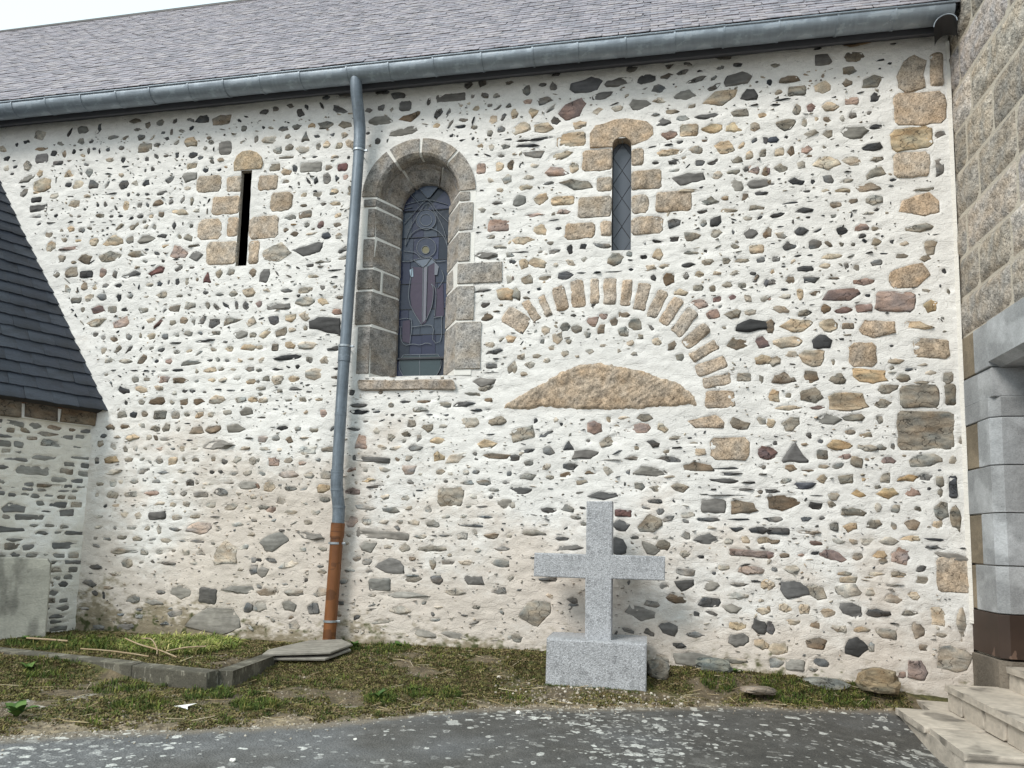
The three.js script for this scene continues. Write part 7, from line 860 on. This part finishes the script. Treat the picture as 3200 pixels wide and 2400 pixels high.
// ---------- grave plot, headstone, slab ----------
{
  const k = thing('grave_kerb', 'old dark concrete kerb round the weedy grave plot', 'kerb');
  const cm = tex(1024, 512, (u, v) => { const f = fbm(u * 8, v * 8, 5, 361, 8), s = fbm(u * 60, v * 14, 4, 363, 60, 14), q = vn(u * 200, v * 200, 365, 200); let g = 0.52 + 0.26 * f + 0.12 * (q - 0.5); if (f > 0.62) g += 0.14; const w = s > 0.70 ? 0.3 : 0; return [g + w, g * 0.98 + w, g * 0.92 + w]; }, true, 1);
  const m = M({ color: '#8b8982', map: cm, bumpMap: granBump, bumpScale: 0.008 });
  const beam = (a, b, w, y0, y1, seed) => { const d = new THREE.Vector3(b[0] - a[0], 0, b[1] - a[1]), L = d.length(), g = roughen(box(0, L, y0, y1, -w, 0, 0.010, seed), 0.010, 9, seed); g.applyMatrix4(new THREE.Matrix4().makeRotationY(-Math.atan2(d.z, d.x)).setPosition(a[0], 0, a[1])); return g; };
  part(k, 'front_kerb', beam([-4.95, 1.20], [-3.46, 1.432], 0.11, -0.16, 0.052, 1), m); part(k, 'front_kerb', beam([-3.455, 1.433], [-2.83, 1.53], 0.11, -0.16, 0.050, 2), m);
  part(k, 'side_kerb', beam([-2.835, 1.42], [-2.90, 0.62], -0.10, -0.14, 0.047, 3), m);
  const A = 47 * rad, hm = tex(512, 512, (u, v) => { const f = fbm(u * 4, v * 6, 5, 371, 4, 6), q = vn(u * 120, v * 120, 373, 120); const st = fbm(u * 9, v * 3, 4, 375, 9, 3), g = 0.78 + 0.34 * (f - 0.5) + 0.08 * (q - 0.5) - 0.16 * sst(0.55, 0.7, st); return [g, g * 0.99, g * 0.955]; }, true, 1);
  const hs = new THREE.Shape([[-0.62, -0.15], [0, -0.15], [-0.003, 0.62], [-0.03, 0.655], [-0.3, 0.668], [-0.62, 0.66]].map(([x, y]) => new THREE.Vector2(x, y)));
  const hg = new THREE.ExtrudeGeometry(hs, { depth: 0.07, bevelEnabled: true, bevelSize: 0.01, bevelThickness: 0.01, bevelOffset: -0.01, bevelSegments: 2 });
  hg.applyMatrix4(new THREE.Matrix4().makeBasis(new THREE.Vector3(Math.sin(A), 0, -Math.cos(A)), new THREE.Vector3(0, 1, 0), new THREE.Vector3(Math.cos(A), 0, Math.sin(A))).setPosition(-5.10, 0.04, 0.40));
  single('headstone', roughen(triUV(hg), 0.008, 8), M({ color: '#e9e7e1', map: hm, bumpMap: mortarBump, bumpScale: 0.006 }), 'plain worn grey headstone standing against the chapel wall', 'headstone');
  const ss = new THREE.Shape([[-0.3, -0.30], [0.22, -0.22], [0.30, 0.10], [0.14, 0.30], [-0.14, 0.26], [-0.33, -0.12]].map(([x, y]) => new THREE.Vector2(x, y)));
  const slab = (s) => { const g = new THREE.ExtrudeGeometry(ss, { depth: 0.016, bevelEnabled: true, bevelSize: 0.006, bevelThickness: 0.005, bevelOffset: -0.006, bevelSegments: 1 }); g.rotateX(-Math.PI / 2); g.scale(s * 0.95, 0.7, s); return roughen(triUV(g, s), 0.012, 7, s); };
  const st = thing('slate_slab', 'flat grey slate slab lying at the foot of the downpipe', 'slab');
  const sm = M({ color: '#b9b3a8', map: slaTex, bumpMap: slaBump, bumpScale: 0.008 });
  const a = part(st, 'upper_slate', slab(1.0), sm); a.position.set(-2.61, 0.07, 0.47); a.rotation.set(0.05, 0.12, 0.02);
  const b = part(st, 'lower_slate', slab(0.96), sm); b.position.set(-2.60, 0.04, 0.49); b.rotation.set(0.09, 0.0, 0.0);
}
// ---------- loose stones and small things on the ground ----------
function rock(w, h, d, seed, sq = 0.42) {
  const g = new THREE.IcosahedronGeometry(0.5, 3), p = g.attributes.position;
  for (let i = 0; i < p.count; i++) { const x = p.getX(i), y = p.getY(i), z = p.getZ(i), k = 1 + 0.9 * (fbm(x * 3 + seed + 9, y * 3 + z * 2.3 + 9, 3, 7) - 0.5); const c = (v) => Math.sign(v) * Math.min(sq + 0.02 * k, Math.abs(v) * k * 0.98); p.setXYZ(i, c(x) * w / 0.84, c(y) * h / 0.84, c(z) * d / 0.84); }
  g.computeVertexNormals(); return triUV(g, seed);
}
for (const [x, y, z, w, h, d, c, ry, label] of [
  [1.585, 0.0, 0.10, 0.26, 0.16, 0.18, '#94866f', 0.1, 'flat topped tan boulder at the wall foot near the steps'],
  [0.03, 0.015, 0.26, 0.15, 0.14, 0.13, '#8c867c', 0.4, 'small grey boulder beside the right end of the cross plinth'],
  [1.23, -0.055, 0.06, 0.34, 0.09, 0.12, '#85857f', -0.1, 'long low grey boulder half sunk in moss right of the cross'],
  [0.72, -0.07, 0.36, 0.24, 0.05, 0.14, '#93877a', 0.2, 'flat buried brown boulder in the bank right of the cross'],
  [0.45, 0.03, 0.06, 0.26, 0.12, 0.10, '#7d7f78', -0.2, 'slanting grey green boulder leaning on the wall right of the cross']]) {
  const m = single('boulder', tint(rock(w, h, d, x * 7), col(c).multiplyScalar(1.35)), matRub, label, 'boulder', 'loose stones along the wall foot'); m.position.set(x, y, z); m.rotation.y = ry;
}
const twigM = M({ color: '#cdb594', map: rubTex, roughness: 0.9 });
const twig = (pts, r, label) => single('dry_twig', new THREE.TubeGeometry(new THREE.CatmullRomCurve3(pts.map(([x, y, z]) => new THREE.Vector3(x, y, z))), 20, r, 6), twigM, label, 'twig', 'dry twigs in the grave plot');
twig([[-4.02, 0.12, 0.80], [-3.80, 0.10, 0.92], [-3.52, 0.085, 1.05], [-3.30, 0.07, 1.18]], 0.006, 'long pale dry stalk lying across the grave plot');
twig([[-3.86, 0.13, 0.82], [-3.72, 0.14, 0.90], [-3.58, 0.095, 1.02], [-3.46, 0.08, 1.18]], 0.005, 'pale dry stalk arching over the long stalk in the plot');
twig([[-4.15, 0.075, 1.10], [-3.95, 0.08, 1.13], [-3.7, 0.075, 1.16], [-3.5, 0.07, 1.21]], 0.005, 'thin dry stalk lying along the front kerb of the plot');
twig([[-3.50, 0.08, 1.02], [-3.36, 0.11, 1.00], [-3.22, 0.12, 0.96]], 0.006, 'short dry stalk at the right corner of the plot');
twig([[-4.85, 0.09, 0.86], [-4.66, 0.085, 0.84], [-4.5, 0.08, 0.83]], 0.008, 'thick short dry stick beside the headstone');
{ // scrap of white paper, folded like a star
  const pos = [], P = [[0, 0.012, 0], [-0.085, 0.002, 0.05], [-0.035, 0.022, -0.02], [0.035, 0.05, -0.075], [0.035, 0.022, 0.0], [0.095, 0.004, 0.03], [0.005, 0.006, 0.035]];
  for (let i = 1; i < 7; i++) pos.push(...P[0], ...P[i], ...P[i === 6 ? 1 : i + 1]);
  const m = single('paper_scrap', triUV(geoOf(pos)), M({ color: '#f1f0ec', side: THREE.DoubleSide }), 'crumpled white paper scrap on the moss below the kerb', 'paper'); m.position.set(-2.69, ground(-2.69, 1.95) + 0.008, 1.95); m.scale.set(0.75, 0.35, 0.75); m.rotation.y = -0.5;
}
for (const [x, z, w, label] of [[-0.823, 1.33, 0.030, 'white pebble on the asphalt edge left of the cross'], [-1.527, 2.2, 0.016, 'small white pebble on bare asphalt below the downpipe'], [-1.91, 2.72, 0.024, 'white pebble on the asphalt at the bottom left']]) { const m = single('white_pebble', tint(rock(w, w * 0.7, w * 0.85, x, 0.6), col('#ffffff')), M({ color: '#e8e6e0' }), label, 'pebble', 'white pebbles on the asphalt'); m.position.set(x, ya(x) + w * 0.3, z); }

// ---------- moss, grass, weeds, gravel ----------
function tuft(n, len, wid, spread, seed, lean = 0.6) {     // a few narrow leaves from one root
  const r = rngOf(seed), pos = [], idx = [];
  for (let i = 0; i < n; i++) {
    const a = i / n * 6.28 + r(), l = len * (0.6 + 0.6 * r()), t = lean * (0.4 + 0.9 * r()), cx = spread * (r() - 0.5), cz = spread * (r() - 0.5), dx = Math.cos(a), dz = Math.sin(a), w = wid * (0.7 + 0.6 * r()), k = pos.length / 3;
    const m = [cx + dx * l * 0.5 * Math.sin(t * 0.6), l * 0.55, cz + dz * l * 0.5 * Math.sin(t * 0.6)], e = [cx + dx * l * Math.sin(t), l * Math.cos(t), cz + dz * l * Math.sin(t)];
    pos.push(cx - dz * w, 0, cz + dx * w, cx + dz * w, 0, cz - dx * w, m[0] - dz * w, m[1], m[2] + dx * w, m[0] + dz * w, m[1], m[2] - dx * w, ...e);
    idx.push(k, k + 1, k + 3, k, k + 3, k + 2, k + 2, k + 3, k + 4);
  }
  return geoOf(pos, idx);
}
function scatter(name, geo, mat, spots, colors, seed) {
  const r = rngOf(seed), m = new THREE.InstancedMesh(geo, mat, spots.length), M4 = new THREE.Matrix4(), q = new THREE.Quaternion(), c = new THREE.Color();
  spots.forEach(([x, y, z, s], i) => { q.setFromEuler(new THREE.Euler((r() - 0.5) * 0.5, r() * 6.28, (r() - 0.5) * 0.5)); M4.compose(new THREE.Vector3(x, y, z), q, new THREE.Vector3(s, s * (0.8 + 0.4 * r()), s)); m.setMatrixAt(i, M4); c.set(colors[Math.floor(r() * colors.length)]); const v = 0.8 + 0.4 * r(); m.setColorAt(i, c.multiplyScalar(v)); });
  m.name = name; m.userData = { kind: 'stuff' }; m.castShadow = m.receiveShadow = true; scene.add(m); return m;
}
const leafM = (o = {}) => new THREE.MeshPhysicalMaterial({ color: '#ffffff', roughness: 0.95, side: THREE.DoubleSide, ...o });
const inside = (x, z) => !(x > -0.80 && x < -0.03 && z < 0.53) && !(x < -2.80 && z > 1.05 + 0.155 * (x + 4.95) && z < 1.22 + 0.155 * (x + 4.95)) && !(x > -2.95 && x < -2.76 && z > 0.6 && z < 1.5) && x < 1.78;
{
  const r = rngOf(71), mossS = [], grS = [], brS = [], grav = [], chips = [];
  for (let i = 0; i < 110000; i++) {
    const x = lerp(-5.3, 1.78, r()), z = r() * 2.75, e = edgeZ(x); if (z > e * 1.0 || !inside(x, z)) continue;
    const f = fbm(x * 3, z * 3, 5, 311) * 0.65 + fbm(x * 7 + 3, z * 7, 4, 317) * 0.35, nearWall = sst(0.35, 0.0, z) * 0.06, pl = plot(x, z);
    const bare = 0.10 * sst(0.65, 1.0, z / e) + 0.12 * sst(-1.3, -0.7, x) * sst(0.4, -0.1, x) * sst(0.25, 0.5, z);
    const k = f + nearWall + pl * 0.1 - bare + 0.05 * sst(0.3, 0.8, x);
    if (k > 0.385 + 0.19 * r() && mossS.length < 42000) mossS.push([x, ground(x, z) - 0.003, z, 0.6 + 0.8 * r()]);
    else if (k > 0.5 && r() < 0.22 && grS.length < 1800) grS.push([x, ground(x, z) - 0.003, z, 0.5 + 0.7 * r()]);
    else if (r() < 0.20 && grav.length < 6000) grav.push([x, ground(x, z), z, 0.003 + 0.010 * r() * r() * r()]);
    if (z / e > 0.8 && r() < 0.07) grav.push([x, ground(x, z), z, 0.003 + 0.008 * r() * r()]);
  }
  for (let i = 0; i < 420; i++) { const x = lerp(-1.1, 0.35, r()), z = lerp(0.5, 1.05, r()); if (inside(x, z) && z < edgeZ(x)) chips.push([x, ground(x, z) + 0.002, z, 0.004 + 0.014 * r() * r()]); }
  for (let i = 0; i < 900; i++) { const x = lerp(-4.2, 1.6, r()), z = edgeZ(x) - 0.04 + 0.5 * r() * r() * r(); chips.push([x, ya(x) + 0.002, z, 0.003 + 0.006 * r() * r()]); }
  for (let i = 0; i < 2200; i++) { const a = r() * 6.28, q = Math.sqrt(r()), x = -3.72 + 0.46 * q * Math.cos(a), z = 0.55 + 0.40 * q * Math.sin(a); brS.push([x, ground(x, z) - 0.003, z, 0.45 + 1.0 * r() * r() + 0.3 * r()]); }
  for (let i = 0; i < 260; i++) { const s = r(), x = s < 0.5 ? lerp(-0.80, -0.03, r()) : s < 0.75 ? -0.80 - 0.02 * r() : -0.03 + 0.03 * r(), z = s < 0.5 ? 0.515 + 0.03 * r() : 0.05 + 0.5 * r(); grS.push([x, ground(x, z) - 0.004, z, 0.25 + 0.35 * r()]); }
  for (let i = 0; i < 500; i++) { const a = r() * 6.28, q = Math.sqrt(r()), x = -4.55 + 0.55 * q * Math.cos(a), z = 0.75 + 0.30 * q * Math.sin(a); grS.push([x, ground(x, z) - 0.003, z, 0.6 + 0.9 * r()]); }
  for (const [cx, cz, n, R] of [[-1.72, 1.34, 160, 0.10], [-1.52, 1.14, 110, 0.09], [-1.33, 1.05, 90, 0.07], [-2.42, 0.28, 160, 0.12], [-2.1, 0.18, 140, 0.18], [-2.35, 1.75, 140, 0.14], [-2.75, 1.62, 160, 0.16], [-3.35, 1.58, 150, 0.22], [-4.1, 1.42, 130, 0.2], [0.95, 0.22, 200, 0.2], [1.35, 0.18, 220, 0.18], [-2.95, 2.0, 90, 0.15], [0.45, 0.2, 120, 0.14]]) for (let i = 0; i < n; i++) { const a = r() * 6.28, q = R * Math.sqrt(r()), x = cx + q * Math.cos(a), z = Math.max(0.03, cz + q * Math.sin(a)); if (inside(x, z)) grS.push([x, ground(x, z) - 0.003, z, 0.5 + 0.7 * r()]); }
  scatter('moss', tuft(8, 0.013, 0.0045, 0.032, 1, 1.15), leafM(), mossS, ['#5c5d33', '#6c663b', '#4f552b', '#757042', '#7b6c4b', '#5e5134', '#86804e', '#6d6042', '#88775a'], 81);
  scatter('grass', tuft(7, 0.042, 0.0028, 0.024, 2, 1.0), leafM({ transmission: 0.0 }), grS, ['#4a5c24', '#58662c', '#3e4f1f', '#66702f', '#7a7440'], 82);
  scatter('bright_grass', tuft(7, 0.085, 0.003, 0.03, 3, 0.95), leafM(), brS, ['#7f8c42', '#98a050', '#6e7f3b', '#aeb068', '#5d6e33', '#b5ab73'], 83);
  scatter('gravel', new THREE.IcosahedronGeometry(1, 1), M({ color: '#ffffff' }), grav, ['#7d7264', '#8f8474', '#62594c', '#9a8f80', '#6b5c4a'], 84);
  scatter('stone_chips', new THREE.IcosahedronGeometry(1, 0), M({ color: '#ffffff', flatShading: true }), chips, ['#aba294', '#978d80', '#c4bcb0', '#857a6c'], 85);
  const lit = []; for (let i = 0; i < 420; i++) { const x = lerp(-5, 1.7, r()), z = r() * edgeZ(x); if (inside(x, z)) lit.push([x, ground(x, z) + 0.012, z, 0.5 + r()]); }
  scatter('dry_stalks', new THREE.CylinderGeometry(0.0018, 0.0012, 0.09, 4).rotateZ(1.5), M({ color: '#ffffff' }), lit, ['#b8a583', '#9c8a66', '#cbbd9f'], 86);
}
// broad-leaved weeds
function leaf(l, w) { const s = []; const n = 5; const pos = [], idx = []; for (let i = 0; i <= n; i++) { const t = i / n, x = l * t, h = w * Math.sin(Math.PI * Math.min(1, t * 0.92 + 0.08)), y = 0.35 * l * Math.sin(t * 2.2); pos.push(x, y + 0.06 * l, -h, x, y, 0, x, y + 0.06 * l, h); } for (let i = 0; i < n; i++) { const a = 3 * i; idx.push(a, a + 1, a + 4, a, a + 4, a + 3, a + 1, a + 2, a + 5, a + 1, a + 5, a + 4); } return geoOf(pos, idx); }
const weedM = ['#4c6a2c', '#5a7834', '#3f5b27'].map((c) => leafM({ color: c, roughness: 0.7 }));
const weed = (x, z, n, l, w, seed, label) => { const r = rngOf(seed), g = thing('weed_plant', label, 'weed', 'broad leaved weeds'); g.position.set(x, ground(x, z), z); const lg = leaf(l, w); for (let i = 0; i < n; i++) { const m = part(g, 'leaf', lg, weedM[i % 3]); m.rotation.set(0, i / n * 6.28 + r(), 0.1 + 0.5 * r()); m.scale.setScalar(0.7 + 0.5 * r()); } };
weed(-3.36, 2.44, 9, 0.11, 0.035, 1, 'round leaved weed at the left edge above the asphalt');
weed(-4.25, 1.45, 8, 0.08, 0.02, 2, 'leafy weed against the outside of the grave kerb');
weed(-4.86, 0.80, 10, 0.09, 0.022, 3, 'dark leafy weed at the foot of the headstone');
weed(-2.36, 0.26, 12, 0.07, 0.022, 4, 'pale leafy weed beside the slate slab');
weed(-2.05, 0.10, 9, 0.06, 0.02, 5, 'low green weed against the wall under the arched window');
weed(-1.72, 1.35, 10, 0.07, 0.012, 6, 'spiky weed in the middle of the bank left of the cross');
weed(0.60, 0.05, 7, 0.05, 0.018, 7, 'small green weed growing from the wall foot right of the cross');

renderer.render(scene, camera);
